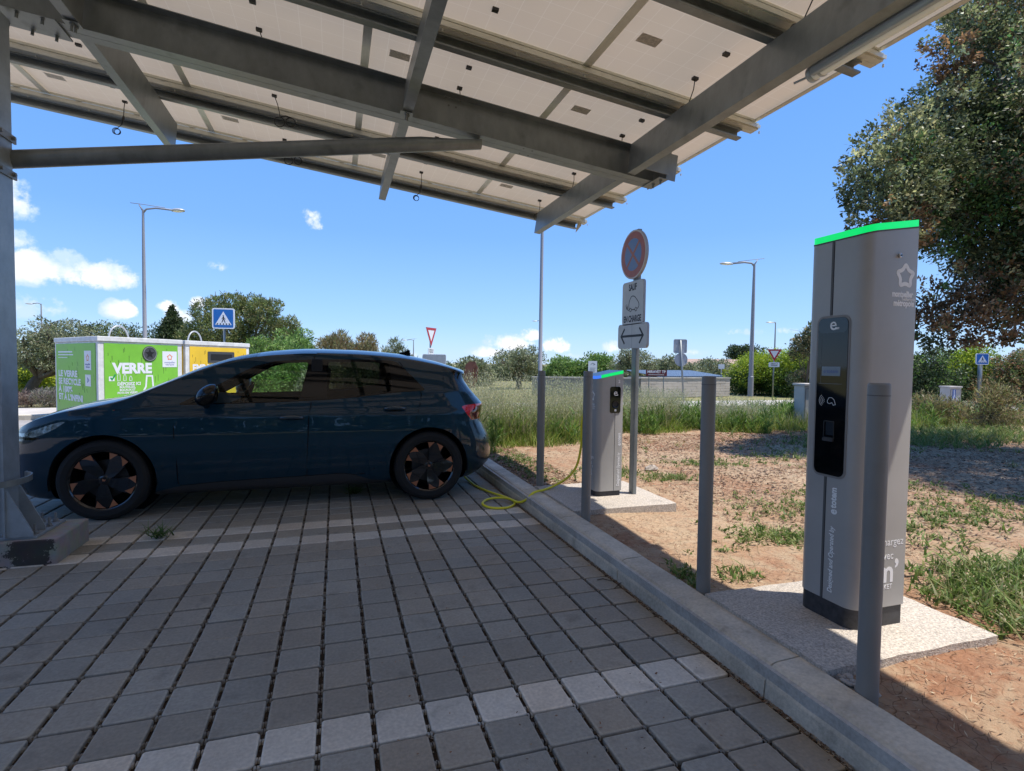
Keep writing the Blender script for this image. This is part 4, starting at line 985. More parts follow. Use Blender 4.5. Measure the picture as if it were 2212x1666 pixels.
# glasshouse outline (gloss black trim) and panes
DLO = [(-1.27, .978), (-1.0, 1.125), (-.80, 1.248), (-.66, 1.326), (-.49, 1.374), (-.17, 1.396), (.30, 1.402), (.60, 1.396), (.66, 1.375), (.80, 1.235), (.915, 1.108), (.90, 1.098), (.60, 1.078), (.30, 1.040), (0, 1.014), (-.40, .998), (-.8, .985)]
FW_ = [(-1.19, .992), (-.98, 1.112), (-.80, 1.218), (-.66, 1.300), (-.50, 1.350), (-.19, 1.368), (-.20, 1.30), (-.262, 1.010), (-.7, .998)]
RW_ = [(-.02, 1.030), (-.02, 1.372), (.46, 1.376), (.575, 1.368), (.583, 1.20), (.583, 1.096), (.3, 1.056)]
QW_ = [(.612, 1.10), (.612, 1.36), (.66, 1.345), (.80, 1.20), (.875, 1.114)]
dlo, cells = clip(cells, side(DLO, 0.4, 0.745))
g1, dlo = clip(dlo, side(FW_, 0.4)); g2, dlo = clip(dlo, side(RW_, 0.4)); g3, dlo = clip(dlo, side(QW_, 0.4))
# windscreen and rear screen
def f_ws(u, v):
    X, y, z = S(u, v)
    if v < 0.74 or X > 0: return 0.05
    X0, _ = station(max(u, 0)); 
    _, ye, ze = S(u, 0.74)
    return max(y - (ye - 0.035), -1.50 + 0.10 * (y / 0.6) ** 2 - X, X + 0.62 + 0.03 * (y / .6) ** 2)
ws, cells = clip(cells, f_ws)
def f_rs(u, v):
    X, y, z = S(u, v)
    if u < 1 or v < 0.52: return 0.05
    return max(y - 0.50, 1.06 - z, z - 1.262)
rs, cells = clip(cells, f_rs)
# lamps
HL = [(-2.75, .735), (-2.38, .752), (-2.17, .830), (-2.045, .868), (-2.13, .80), (-2.22, .752), (-2.34, .71), (-2.5, .675), (-2.75, .66)]
hl, cells = clip(cells, side(HL, 0.05, 0.60))
TLt = [(1.275, .944), (1.42, .955), (1.9, .958), (1.9, .80), (1.51, .80), (1.395, .795), (1.34, .86)]
tlc, cells = clip(cells, side(TLt, 0.05, 0.55))
# lower grey sill, front and rear lower fascia
SILL = [(-1.44, .10), (-1.44, .215), (-1.25, .262), (-.9, .282), (-.2, .298), (.12, .306), (.25, .285), (.37, .235), (.56, .205), (.60, .10)]
sl, cells = clip(cells, side(SILL, 0.04, 0.3))
GR = [(-2.9, .15), (-2.9, .40), (-2.50, .40), (-2.42, .30), (-2.36, .15)]
gr, cells = clip(cells, side(GR, 0.04, 0.3))
DF = [(1.9, .15), (1.9, .30), (1.66, .30), (1.50, .245), (1.40, .15)]
df, cells = clip(cells, side(DF, 0.04, 0.3))
# doors
FD_ = [(-1.29, .96), (-1.285, .82), (-1.262, .45), (-1.262, .30), (-1.255, .262), (-.9, .284), (-.197, .300), (-.186, .60), (-.178, .86), (-.150, 1.03), (-.135, 1.45), (-1.29, 1.45)]
RD_ = [(-.197, .300), (.12, .308), (.25, .287), (.372, .305), (.46, .385), (.554, .486), (.66, .60), (.768, .714), (.82, .83), (.858, .95), (.875, 1.06), (.872, 1.085), (.83, 1.16), (.66, 1.41), (-.135, 1.45), (-.150, 1.03), (-.178, .86), (-.186, .60)]
sF, sR = side(FD_, 0.05, 0.74), side(RD_, 0.05, 0.74)
T_ = 0.0045
frd, rest = clip(cells, lambda u, v: sF(u, v) + T_); rrd, rest = clip(rest, lambda u, v: sR(u, v) + T_)
seam, rest = clip(rest, lambda u, v: min(abs(sF(u, v)), abs(sR(u, v))) - T_)
# bonnet shut line and bumper joints
hood = side([(-3, .768), (-2.36, .776), (-2.17, .852), (-2.0, .895), (-1.7, .945), (-1.45, .975), (-1.44, .985), (-1.7, 2), (-3, 2)], 0.05, 0.60)
h2, rest = clip(rest, lambda u, v: max(abs(hood(u, v)) - 0.002, S(u, v)[0] + 1.45))
bump = side([(1.15, .715), (1.22, .755), (1.36, .79), (2, .79), (2, .72), (1.5, .785), (1.36, .782), (1.22, .745), (1.15, .70)], 0.05, 0.5)
h3, rest = clip(rest, lambda u, v: bump(u, v))
tg = side([(1.05, 1.42), (1.30, 1.20), (1.47, .98), (1.48, .96), (2, .96), (2, 1.6)], 0.05, 0.80)
h4, rest = clip(rest, lambda u, v: max(abs(tg(u, v)) - 0.002, 0.96 - S(u, v)[2]))
sb, rest = clip(rest, side([(1.16, 1.352), (1.60, 1.33), (1.60, 1.22), (1.43, 1.03), (1.385, 1.045), (1.27, 1.20)], 0.45, 0.85))
CARL = (-0.43, CY, 0.0)
car = thing('parked_car', CARL, 'dark teal electric hatchback with copper detailed wheels, plugged in behind the plinth', 'car')
def skin(polys, name, mats, inset_=0.0, parent=car, both=True, smooth=True, sol=0):
    mb = MB(); idx = {}
    def vid(p, s):
        X, y, z = S(*p)
        if inset_:
            e = 1e-3; a = Vector(S(min(p[0] + e, 2), p[1])) - Vector(S(max(p[0] - e, -1), p[1])); b = Vector(S(p[0], min(p[1] + e, 1))) - Vector(S(p[0], max(p[1] - e, 0)))
            nn = a.cross(b)
            if nn.length > 1e-12:
                nn.normalize()
                if nn.dot(Vector((0, y, z - .6))) < 0: nn = -nn
                X, y, z = X - nn.x * inset_, y - nn.y * inset_, z - nn.z * inset_
        if y < 1e-4: y = 0.0
        q = (round(X, 5), round(y, 5), round(z, 5), s if y > 1e-4 else 0)
        if q not in idx: idx[q] = len(mb.v); mb.v.append((X, CY - s * y, z))
        return idx[q]
    for s in ((1, -1) if both else (1,)):
        for P in polys:
            ids = []
            for p in P:
                i = vid(p, s)
                if not ids or (ids[-1] != i and i != ids[0]): ids.append(i)
            if len(ids) >= 3 and len(set(ids)) == len(ids): mb.f.append(tuple(ids) if s == 1 else tuple(reversed(ids))); mb.m.append(0)
    o = mb.build(name, mats, parent, smooth=smooth, world=CARL)
    if sol: q = o.modifiers.new('s', 'SOLIDIFY'); q.thickness = sol; q.offset = -1
    return o
body = skin(rest, 'body', 'car_paint')
skin(seam + h2 + h3 + h4, 'panel_gap', 'seam_dark', 0.005, body)
skin(sb, 'spoiler_side', 'gloss_black')
def halves(polys, name, m, n=1, **k):
    """left and right one as parts of their own"""
    out = []
    for s in (1, -1):
        mb = MB(); idx = {}
        for P in polys:
            ids = []
            for p in P:
                X, y, z = S(*p); q = (round(X, 5), round(y, 5), round(z, 5))
                if q not in idx: idx[q] = len(mb.v); mb.v.append((X, CY - s * y, z))
                i = idx[q]
                if not ids or (ids[-1] != i and i != ids[0]): ids.append(i)
            if len(ids) >= 3 and len(set(ids)) == len(ids): mb.f.append(tuple(ids)); mb.m.append(0)
        out.append(mb.build(name, m, k.get('parent', car) if not isinstance(k.get('parent'), list) else k['parent'][0 if s == 1 else 1], smooth=True, world=CARL))
    return out
fds = halves(frd, 'front_door', 'car_paint'); rds = halves(rrd, 'rear_door', 'car_paint')
skin(dlo, 'window_trim', 'gloss_black'); halves(g1, 'side_window', 'glass_front', parent=fds); halves(g2, 'side_window', 'glass_rear', parent=rds); skin(g3, 'quarter_window', 'gloss_black', 0.0)
skin(ws, 'windscreen', 'windscreen_glass'); skin(rs, 'rear_screen', 'gloss_black')
halves(hl, 'headlight', 'headlamp'); halves(tlc, 'tail_light', 'tail_red')
skin(sl, 'side_skirt', 'sill_grey'); skin(gr, 'lower_grille', 'gloss_black'); skin(df, 'diffuser', 'gloss_black'); skin(under, 'underbody', 'well')
# headlamp dark lower edge, tail light dark inner, bumper chrome lip
def sidepatch(polyxz, name, m, off, parent=car, vmin=0.05, vmax=0.6):
    g = side(polyxz, vmin, vmax); a, _ = clip([P for P in cells0 if True], g); return skin(a, name, m, -off, parent)
cells0 = cells + tlc + hl
sidepatch([(1.46, .935), (1.56, .935), (1.53, .83), (1.47, .80), (1.40, .80), (1.36, .86)], 'tail_light_lens', 'tail_dark', 0.002)
sidepatch([(1.64, .345), (2, .345), (2, .32), (1.64, .32), (1.58, .30), (1.56, .315)], 'bumper_lip', 'chrome', 0.002)
sidepatch([(-2.62, .70), (-2.30, .70), (-2.22, .735), (-2.30, .722), (-2.62, .725)], 'headlight_strip', 'gloss_black', 0.002)
# wheel wells
mb = MB()
for wx in WX:
    for s in (1, -1):
        y0, y1 = CY - s * 0.86, CY - s * 0.52
        n = 24; vs = []
        for k in range(n + 1):
            a = PI * 1.12 * k / n - PI * 0.06
            for y in (y0, y1): vs.append((wx + (WR + .004) * math.cos(a), y, WZ + (WR + .004) * math.sin(a)))
        fs = [(2 * k, 2 * k + 1, 2 * k + 3, 2 * k + 2) for k in range(n)]; mb.add(vs, fs)
        vs = [(wx + (WR + .004) * math.cos(PI * 2 * k / 24), y1, WZ + (WR + .004) * math.sin(PI * 2 * k / 24)) for k in range(24)]; mb.add(vs, [tuple(range(24))])
mb.build('wheel_arch_liner', 'well', car, world=CARL)
# wheels
def blades(mb, mb2):
    n = 5
    for k in range(n):
        a0 = 2 * PI * k / n
        def pt(r, a, y): return (r * math.cos(a0 + a), y, r * math.sin(a0 + a))
        # broad twisted blade: hub -> rim
        y_in, y_out = -0.020, -0.036
        P = [pt(.035, -.60, y_in), pt(.075, -.58, y_in - .004), pt(.15, -.34, y_out), pt(.235, -.22, y_out), pt(.238, .05, y_out), pt(.238, .30, y_out + .004), pt(.235, .47, y_out + .010), pt(.165, .40, y_out + .012), pt(.09, .45, y_in + .006), pt(.045, .55, y_in + .004)]
        vs = P + [(x, y + .022, z) for x, y, z in P]; m = len(P)
        mb.add(vs, [tuple(range(m)), tuple(range(2 * m - 1, m - 1, -1))] + [(i, i + m, (i + 1) % m + m, (i + 1) % m) for i in range(m)])
        # copper tips at both ends of the blade's outer edge
        for q in ([pt(.182, -.22, y_out - .0015), pt(.2375, -.215, y_out - .0015), pt(.2395, .10, y_out - .0015), pt(.218, -.02, y_out - .0015)], [pt(.18, .41, y_out + .008), pt(.214, .28, y_out + .002), pt(.2395, .20, y_out - .0015), pt(.2385, .475, y_out + .008)]):
            vs = q + [(x, y + .004, z) for x, y, z in q]; mb2.add(vs, [(0, 1, 2, 3), (7, 6, 5, 4)] + [(i, i + 4, (i + 1) % 4 + 4, (i + 1) % 4) for i in range(4)])
w0 = None
def make_wheel():
    e = bpy.data.objects.new('wheel', None); COL.objects.link(e); e.parent = car; e.empty_display_size = .1
    mb = MB(); w = 0.205; h = w / 2
    prof = [(.250, -h + .012), (.262, -h), (.30, -h - .006), (.325, -h + .004), (.339, -h + .022), (.344, -h + .045), (.344, -.031), (.338, -.029), (.338, -.024), (.344, -.022), (.345, .022), (.338, .024), (.338, .029), (.344, .031), (.344, h - .045), (.339, h - .022), (.325, h - .004), (.30, h + .006), (.262, h), (.250, h - .012)]
    mb.lathe(prof, 56, axis='y'); mb.build('tyre', 'tyre', e, smooth=True, auto=25)
    mb = MB(); mb.lathe([(.244, -.088), (.252, -.094), (.256, -.088), (.250, -.075), (.243, -.070), (.236, -.02), (.225, .08), (.25, .09)], 48, axis='y')
    o_ = len(mb.v); m2 = MB(); blades(mb, m2)
    for m in (mb, m2):
        st_ = o_ if m is mb else 0
        for i in range(st_, len(m.v)): m.v[i] = (m.v[i][0], m.v[i][1] - .050, m.v[i][2])
    mb.lathe([(0.0, -.078), (.026, -.078), (.030, -.072), (.048, -.066), (.060, -.05), (.06, .0)], 24, axis='y')
    mb.build('rim', 'rim_black', e, smooth=True, auto=28); m2.build('copper_tip', 'rim_copper', e)
    mb = MB(); 
    mb.prism([(-.014, .012), (0, .004), (.014, .012), (.006, -.012), (0, -.004), (-.006, -.012)], 'y', -.0795, -.078); mb.build('hub_badge', 'rim_copper', e)
    mb = MB(); mb.lathe([(.05, -.01), (.165, -.01), (.165, .012), (.05, .012)], 40, axis='y', close=True); mb.build('brake_disc', 'brake', e, smooth=True, auto=30)
    mb = MB(); mb.prism([(.10, .05), (.175, .075), (.19, 0), (.175, -.075), (.10, -.05), (.12, 0)], 'y', -.03, .03); mb.build('caliper', 'caliper', e, bevel=.006)
    return e
for i, (wx, s) in enumerate(((WX[0], 1), (WX[1], 1), (WX[0], -1), (WX[1], -1))):
    if w0 is None: w0 = make_wheel(); e = w0
    else: e = copy_tree(w0, car)
    e.location = (wx - CARL[0], -s * 0.778 if s == 1 else 0.778, WZ); e.rotation_euler = (0, (0.35, 0.1, .5, .8)[i], 0 if s == 1 else PI)
# mirrors, handles, aerial
for s in (1, -1):
    mb = MB(); mb.ell((-0.985, CY - s * 1.005, 1.075), (.105, .11, .092), 20, 12)
    for i, v in enumerate(mb.v):
        x, y, z = v
        z += 0.28 * (x + .985) * 1.15
        if x > -.925: x = -.925 + (x + .925) * .3
        mb.v[i] = (x, y, z)
    q = mb.build('door_mirror', 'gloss_black', car, smooth=True, world=CARL, auto=50)
    mb = MB(); mb.tube([(-1.03, CY - s * .86, .975), (-1.05, CY - s * .93, 1.0), (-1.0, CY - s * .97, 1.03)], [.03, .024, .02], 10); mb.build('mirror_arm', 'gloss_black', q, smooth=True, world=CARL)
    for x, z, par in ((-.328, .853, fds), (.612, .928, rds)):
        mb = MB(); yy = CY - s * .908
        pts = [(x - .105 + .21 * t, yy + s * (0.026 if t in (0, 1) else 0.0), z + .006 * math.sin(PI * t)) for t in (0, .08, .25, .5, .75, .92, 1)]
        mb.tube(pts, [.008, .014, .017, .018, .017, .014, .008], 10)
        for i, v in enumerate(mb.v): mb.v[i] = (v[0], yy + (v[1] - yy) * .8, z + (v[2] - z) * 1.1)
        h = mb.build('door_handle', 'handle_mat', par[0 if s == 1 else 1], smooth=True, world=CARL)
        mb = MB(); mb.ell((x, CY - s * .876, z - .005), (.085, .012, .022), 16, 8); mb.build('handle_recess', 'seam_dark', h, smooth=True, world=CARL)
mb = MB(); mb.prism([(.70, 1.455), (.87, 1.44), (.875, 1.455), (.862, 1.515), (.845, 1.522), (.80, 1.497), (.75, 1.482)], 'y', CY - .018, CY + .018)
mb.build('roof_aerial', 'gloss_black', car, bevel=.006, world=CARL)
# roof spoiler lip
# interior: seats, dashboard, steering wheel
inn = bpy.data.objects.new('interior', None); COL.objects.link(inn); inn.parent = car
def seat(x, y, w=.5):
    mb = MB()
    mb.prism([(x - .45, .42), (x + .05, .40), (x + .08, .52), (x - .42, .56)], 'y', y - w / 2, y + w / 2)
    mb.prism([(x, .50), (x + .14, .48), (x + .30, 1.05), (x + .26, 1.13), (x + .18, 1.12)], 'y', y - w / 2 + .03, y + w / 2 - .03)
    mb.prism([(x + .21, 1.10), (x + .31, 1.09), (x + .335, 1.28), (x + .30, 1.305), (x + .245, 1.29)], 'y', y - .14, y + .14)
    mb.build('seat', 'interior', inn, bevel=.03, world=CARL)
seat(-.32, CY - .36); seat(-.32, CY + .36); seat(.56, CY - .34); seat(.56, CY + .34)
mb = MB(); mb.prism([(-1.50, .60), (-1.50, 1.02), (-1.15, 1.01), (-.98, .95), (-.95, .80), (-1.0, .60)], 'y', CY - .74, CY + .74)
mb.box(-1.5, 1.2, CY - .72, CY + .72, .28, .30); mb.box(-.16, -.06, CY - .70, CY - .62, .9, 1.40); 
mb.build('dashboard', 'interior', inn, bevel=.02, world=CARL)
mb = MB(); tilt = Matrix.Translation((-.80, CY - .36, .99)) @ Matrix.Rotation(R(-64), 4, 'Y')
mb.lathe([(.185 + .015 * math.cos(t), .015 * math.sin(t)) for t in np.linspace(0, 2 * PI, 9)[:-1]], 30, close=True); mb.lathe([(0.0, -.02), (.06, -.02), (.065, .01), (0.0, .015)], 14)
mb.box(-.18, .18, -.015, .015, -.01, .01); mb.box(-.02, .02, -.18, 0, -.01, .01); mb.xf(tilt); mb.tube([(-.82, CY - .36, .98), (-1.02, CY - .36, .88)], .03, 8)
mb.build('steering_wheel', 'gloss_black', inn, smooth=True, world=CARL, auto=40)
mb = MB(); mb.box(-1.17, -1.15, CY - .08, CY + .16, 1.0, 1.13); mb.build('centre_screen', 'gloss_black', inn, world=CARL)
mb = MB(); mb.box(1.02, 1.06, CY - .62, CY + .62, .8, 1.22); mb.build('parcel_shelf', 'interior', inn, world=CARL)
# ================================================================ VEGETATION TOOLS
def leaf_cloud(clumps, n, size, palette, seed=1, sub=7, asp=0.45, shell=0.55, up=0.25, jitter=0.22, subr=0.34, droop=0.0, tone=(.55, 1.3)):
    """leaf quads gathered in twigs on the outside of each clump; clumps (x,y,z,rx,ry,rz[,palette index])"""
    g = np.random.default_rng(seed); cl = np.array([c[:6] for c in clumps], float); pal = np.array(palette)
    w = cl[:, 3] * cl[:, 5] + 0.02; w /= w.sum()
    subs = []; sc_ = []; stone = []
    for i, c in enumerate(cl):
        k = max(5, int(sub * 12 * w[i] * len(cl)))
        d = g.normal(size=(k, 3)); d /= np.linalg.norm(d, axis=1)[:, None]; r = shell + (1 - shell) * g.random(k) ** 0.6
        p = c[:3] + d * r[:, None] * c[3:6]
        subs.append(np.concatenate([p, np.full((k, 1), subr * c[3:6].mean()), d], 1)); stone += list(tone[0] + (tone[1] - tone[0]) * g.random(k))
        pi = g.integers(0, len(pal), k) if len(clumps[i]) < 7 else np.where(g.random(k) < .82, clumps[i][6], g.integers(0, len(pal), k)); sc_ += list(pi)
    Sb = np.concatenate(subs); stone = np.array(stone); sc_ = np.array(sc_)
    idx = g.integers(0, len(Sb), n); base = Sb[idx]
    off = g.normal(size=(n, 3)); off /= np.linalg.norm(off, axis=1)[:, None]; off *= (g.random(n) ** 0.45)[:, None] * base[:, 3:4]
    P = base[:, :3] + off; P[:, 2] -= droop * g.random(n)
    out = base[:, 4:7]
    ax = g.normal(size=(n, 3)) * 0.8 + out * 0.7 + np.array([0, 0, up]); ax /= np.linalg.norm(ax, axis=1)[:, None]
    sd = np.cross(ax, g.normal(size=(n, 3))); sd /= np.linalg.norm(sd, axis=1)[:, None]
    L = size * (0.6 + 0.8 * g.random(n)); W = L * asp
    a = P; b = P + ax * (L * 0.5)[:, None] + sd * (W * 0.5)[:, None]; c = P + ax * L[:, None]; d = P + ax * (L * 0.5)[:, None] - sd * (W * 0.5)[:, None]
    V = np.stack([a, b, c, d], 1).reshape(-1, 3); F = np.arange(4 * n).reshape(-1, 4)
    col = 1.4 * pal[sc_[idx]] * stone[idx][:, None] * (1 + jitter * (g.random((n, 1)) - .5) * 2)
    col *= 1 + 0.12 * (g.random((n, 3)) - .5)
    return V, F, np.repeat(np.clip(col, 0.005, 0.9), 4, 0)
def tree(name, label, cat, base, clumps, n, size, palette, trunk_r=0.12, seed=1, group=None, bark='bark', limbs=True, fork=0.45, limbr=.5, twigs=True, extra=(), **k):
    """trunk, limbs reaching the clumps, crown of leaves"""
    base = np.array(base, float); t = thing(name, base, label, cat, group)
    V, F, C_ = leaf_cloud(clumps, n, size, palette, seed, **k)
    cr = bpy.data.objects.new('crown', npmesh('crown', V - base, F, C_, 'leaf')); COL.objects.link(cr); cr.parent = t
    mb = MB(); g = random.Random(seed); cen = np.mean([c[:3] for c in clumps], 0); low = min(c[2] - c[5] for c in clumps)
    fk = base + (cen - base) * np.array([fork, fork, 0]) ; fk[2] = base[2] + max(0.3, (cen[2] - base[2]) * fork)
    mb.tube([base - [0, 0, .1], base + (fk - base) * .33 + [.03, -.02, 0], base + (fk - base) * .7 + [-.03, .02, 0], fk], [trunk_r * 1.35, trunk_r, trunk_r * .9, trunk_r * .8], 10)
    if limbs:
        for c in clumps[:26]:
            c = np.array(c[:3]); m = fk + (c - fk) * .5 + np.array([g.uniform(-.1, .1), g.uniform(-.1, .1), g.uniform(-.15, .1)])
            mb.tube([fk - [0, 0, .02], m, c], [trunk_r * limbr, trunk_r * limbr * .55, trunk_r * .1], 6, caps=False)
            for q in range(3 if twigs else 0):
                e = c + np.array([g.uniform(-1, 1), g.uniform(-1, 1), g.uniform(-.7, 1)]) * np.linalg.norm(c - m) * .5
                mb.tube([m + (c - m) * .5, (c + e) / 2 + [0, 0, .03], e], [trunk_r * .16, trunk_r * .1, trunk_r * .04], 4, caps=False)
    for P_, r_ in extra:
        mb.tube(P_, r_, 7)
        if r_[0] > .09: mb.tube([fk - [0, 0, .05], (fk + P_[0]) / 2 + [0, 0, .1], P_[0]], [trunk_r * .8, .13, r_[0]], 8)
    mb.build('trunk', bark, t, smooth=True, world=base); return t
def blob(cx, cy, cz, rx, ry, rz, n, r, seed, flat=1.0):
    """n clumps filling an ellipsoid"""
    g = np.random.default_rng(seed); out = []
    for i in range(n):
        d = g.normal(size=3); d /= np.linalg.norm(d); q = g.random() ** 0.4 * 0.85
        rr = r * (0.7 + 0.6 * g.random()); out.append((cx + d[0] * q * rx, cy + d[1] * q * ry, cz + d[2] * q * rz * flat, rr, rr, rr * .85))
    return out
G_OLIVE = [(0.15, 0.17, 0.085), (0.20, 0.215, 0.12), (0.115, 0.135, 0.06), (0.24, 0.25, 0.16)]
G_DARK = [(0.035, 0.062, 0.022), (0.055, 0.08, 0.032), (0.028, 0.046, 0.02), (0.075, 0.10, 0.045)]
G_PINE = [(0.12, 0.16, 0.05), (0.17, 0.20, 0.065), (0.085, 0.11, 0.042), (0.22, 0.21, 0.09)]
G_LIGHT = [(0.11, 0.19, 0.04), (0.15, 0.24, 0.055), (0.08, 0.145, 0.035), (0.18, 0.26, 0.075)]
G_YEL = [(0.24, 0.29, 0.02), (0.16, 0.23, 0.03), (0.33, 0.36, 0.03), (0.07, 0.12, 0.02)]
HEDGE = [(0.045, 0.085, 0.018), (0.07, 0.12, 0.025), (0.27, 0.33, 0.025), (0.19, 0.27, 0.03)]
G_DRY = [(0.22, 0.19, 0.09), (0.28, 0.24, 0.13), (0.15, 0.16, 0.06), (0.20, 0.13, 0.06)]
# ---- the large evergreen oak hanging over the totem
oakp = [(0.12, 0.14, 0.06), (0.21, 0.23, 0.115), (0.065, 0.085, 0.038), (0.19, 0.115, 0.055), (0.055, 0.12, 0.035), (0.32, 0.32, 0.16)]
oc = []
def oc_add(x, y, d, r, pi=None, ry=None):
    p = px(x, y, d); oc.append((p[0], p[1], p[2], r, r, r * .8) + ((pi,) if pi is not None else ()))
for a in [(1868, 372, 8.0, .42, 1), (1905, 330, 8.2, .50, 0), (1870, 410, 7.8, .36, 2), (1950, 300, 8.4, .55, 5), (1990, 255, 8.6, .55, 1), (2040, 225, 8.8, .60, 0), (1935, 370, 8.0, .60, 0), (1990, 350, 8.4, .7, 2),
          (1885, 450, 7.8, .42, 2), (1950, 440, 8.0, .62, 1), (2010, 400, 8.4, .75, 0), (2080, 300, 9.0, .8, 2), (2050, 460, 8.4, .75, 4), (2120, 400, 8.6, .8, 2), (2180, 320, 9.0, .9, 0), (2180, 480, 8.6, .9, 4),
          (2043, 120, 8.6, .42, 3), (2073, 60, 8.8, .50, 0), (2068, 165, 8.6, .32, 3), (2123, 110, 9.0, .60, 2), (2118, 20, 9.2, .6, 0), (2150, 60, 9.4, .75, 3), (2200, 150, 9.2, .8, 2), (2135, 190, 9.0, .6, 1), (2230, 0, 9.6, .9, 0), (2170, 245, 9.0, .6, 5),
          (1925, 500, 8.0, .5, 3), (2180, 560, 8.4, .7, 0), (2120, 620, 8.2, .5, 3), (2095, 700, 7.8, .42, 3), (2160, 690, 8.0, .5, 3), (2000, 655, 8.6, .5, 3), (2210, 640, 8.2, .55, 3), (2020, 720, 8.6, .4, 0), (2060, 380, 8.8, .8, 2), (2130, 300, 9.2, .8, 4), (2000, 430, 8.8, .6, 0), (2100, 460, 8.8, .8, 2), (2180, 400, 9.2, .9, 1), (2140, 560, 8.6, .6, 2), (2030, 260, 9.0, .5, 2), (2200, 560, 8.2, .6, 0), (2190, 620, 8.4, .6, 2), (2140, 655, 8.2, .45, 3), (1990, 690, 8.4, .4, 3), (2200, 700, 8.2, .4, 0), (2090, 200, 9.2, .6, 2), (2170, 20, 9.6, .8, 2), (2110, 60, 9.4, .5, 1),
          (2240, 420, 8.0, .8, 4), (2260, 250, 8.6, 1.0, 0), (2280, 560, 8.0, .7, 2), (1990, 480, 8.6, .6, 2), (2110, 520, 9.2, .7, 0), (2230, 90, 9.4, .9, 1)]:
    oc_add(*a[:4], pi=a[4])
g_ = np.random.default_rng(5)
for i in range(34):   # the part of the crown outside the picture, it throws the dappled shade
    d = g_.normal(size=3); d /= np.linalg.norm(d); q = g_.random() ** .4
    x, y, z = 10.6 + d[0] * 3.0 * q, 2.2 + d[1] * 2.9 * q, 5.3 + d[2] * 2.6 * q
    dep = (np.array([x, y, z]) - CAM) @ FW; sx = 1106 + ((np.array([x, y, z]) - CAM) @ RT) / dep * FD
    if sx < 2300: x += (2300 - sx) / FD * dep
    oc.append((x, y, z, .85, .85, .7))
oak_limbs = []
for (ax_, ay_, bx_, by_, r_) in ((2260, 470, 2110, 560, .05), (2110, 560, 2060, 610, .028), (2060, 610, 2020, 660, .015), (2110, 560, 2040, 590, .016), (2250, 330, 2120, 300, .06), (2120, 300, 2000, 330, .035), (2000, 330, 1920, 370, .018), (2250, 420, 2150, 430, .06), (2150, 430, 2010, 440, .04), (2010, 440, 1920, 470, .02), (2250, 330, 2150, 140, .05), (2150, 140, 2080, 100, .025), (2110, 560, 2030, 640, .012), (2110, 560, 2065, 650, .012), (2260, 470, 2130, 690, .035), (2400, 600, 2260, 470, .10), (2420, 420, 2250, 330, .10), (2420, 500, 2250, 420, .10)):
    P_ = px(ax_, ay_, 8.65); Q_ = px(bx_, by_, 8.65); M_ = (P_ + Q_) / 2 + np.array([0, .1, .08]); oak_limbs.append(([P_, M_, Q_], [r_, r_ * .8, r_ * .55]))
tree('oak_tree', 'large dark evergreen oak with brown patches, branches hanging behind the tall totem', 'tree', (13.6, 1.4, .1), oc, 230000, 0.064, oakp, .22, 11, fork=.5, limbs=False, sub=11, subr=.235, asp=.48, up=0.1, jitter=.4, shell=.4, tone=(.35, 1.6), extra=oak_limbs)
# ---- backdrop trees (each its own object)
def at(x, y, d): return px(x, y, d)
def bush(name, label, cat, x0, x1, ytop, d, n, size, pal, seed, r=.45, base=0.0, deep=1.2, group=None, trunk=.08, nc=None, tips=False, **k):
    """rounded shrub/tree spanning x0..x1 in the survey frame with its top at ytop, standing at depth d"""
    a, b = px(x0, 800, d), px(x1, 800, d); top = px((x0 + x1) / 2, ytop, d)[2]; c = (a + b) / 2; rx = np.linalg.norm(b - a) / 2
    h = top - base; cl = []
    g = np.random.default_rng(seed); nc = nc or int(10 + 14 * rx)
    for i in range(nc):
        u = g.uniform(-1, 1); v = g.uniform(-1, 1); zz = g.random() ** 1.05
        s = math.sqrt(max(0, 1 - u * u)); s = 0.55 + .45 * s
        rr = r * g.uniform(.7, 1.25)
        p = c + RT * u * max(.1, (rx - rr * .7)); p = p + np.array([FW[0], FW[1], 0]) * v * deep * .5
        cl.append((p[0], p[1], base + rr * .55 + zz * max(.05, (h * s - rr * 1.3)), rr, rr, rr * .9) + (((2 + i % 2) if zz > .62 else i % 2,) if tips else ()))
    return tree(name, label, cat, (c[0], c[1], base), cl, n, size, pal, trunk, seed, group, fork=.35, **k)
def crown(name, label, cat, x0, x1, y0, y1, d, n, size, pal, seed, r=.5, deep=1.5, group=None, trunk=.14, nc=None, base=0.0, flat=False, xb=None, **k):
    """crown ellipse given in the survey frame, trunk to the ground"""
    c = px((x0 + x1) / 2, (y0 + y1) / 2, d); rx = (x1 - x0) / 2 / FD * d; rz = (y1 - y0) / 2 / FD * d
    g = np.random.default_rng(seed); cl = []
    for i in range(nc or int(14 + 8 * rx * rz)):
        if flat: u, w = g.uniform(-1, 1), g.uniform(-1, 1)
        else:
            q = g.random() ** .5; th = g.uniform(0, 2 * PI); u, w = q * math.cos(th), q * math.sin(th)
        rr = r * g.uniform(.7, 1.25); p = c + RT * u * max(.05, rx - rr * .8) + np.array([FW[0], FW[1], 0]) * g.uniform(-1, 1) * deep * .5
        cl.append((p[0], p[1], p[2] + w * max(.05, rz - rr * .7), rr, rr, rr * .85))
    b = px(xb if xb else (x0 + x1) / 2, 800, d)
    return tree(name, label, cat, (b[0], b[1], base), cl, n, size, pal, trunk, seed, group, **k)
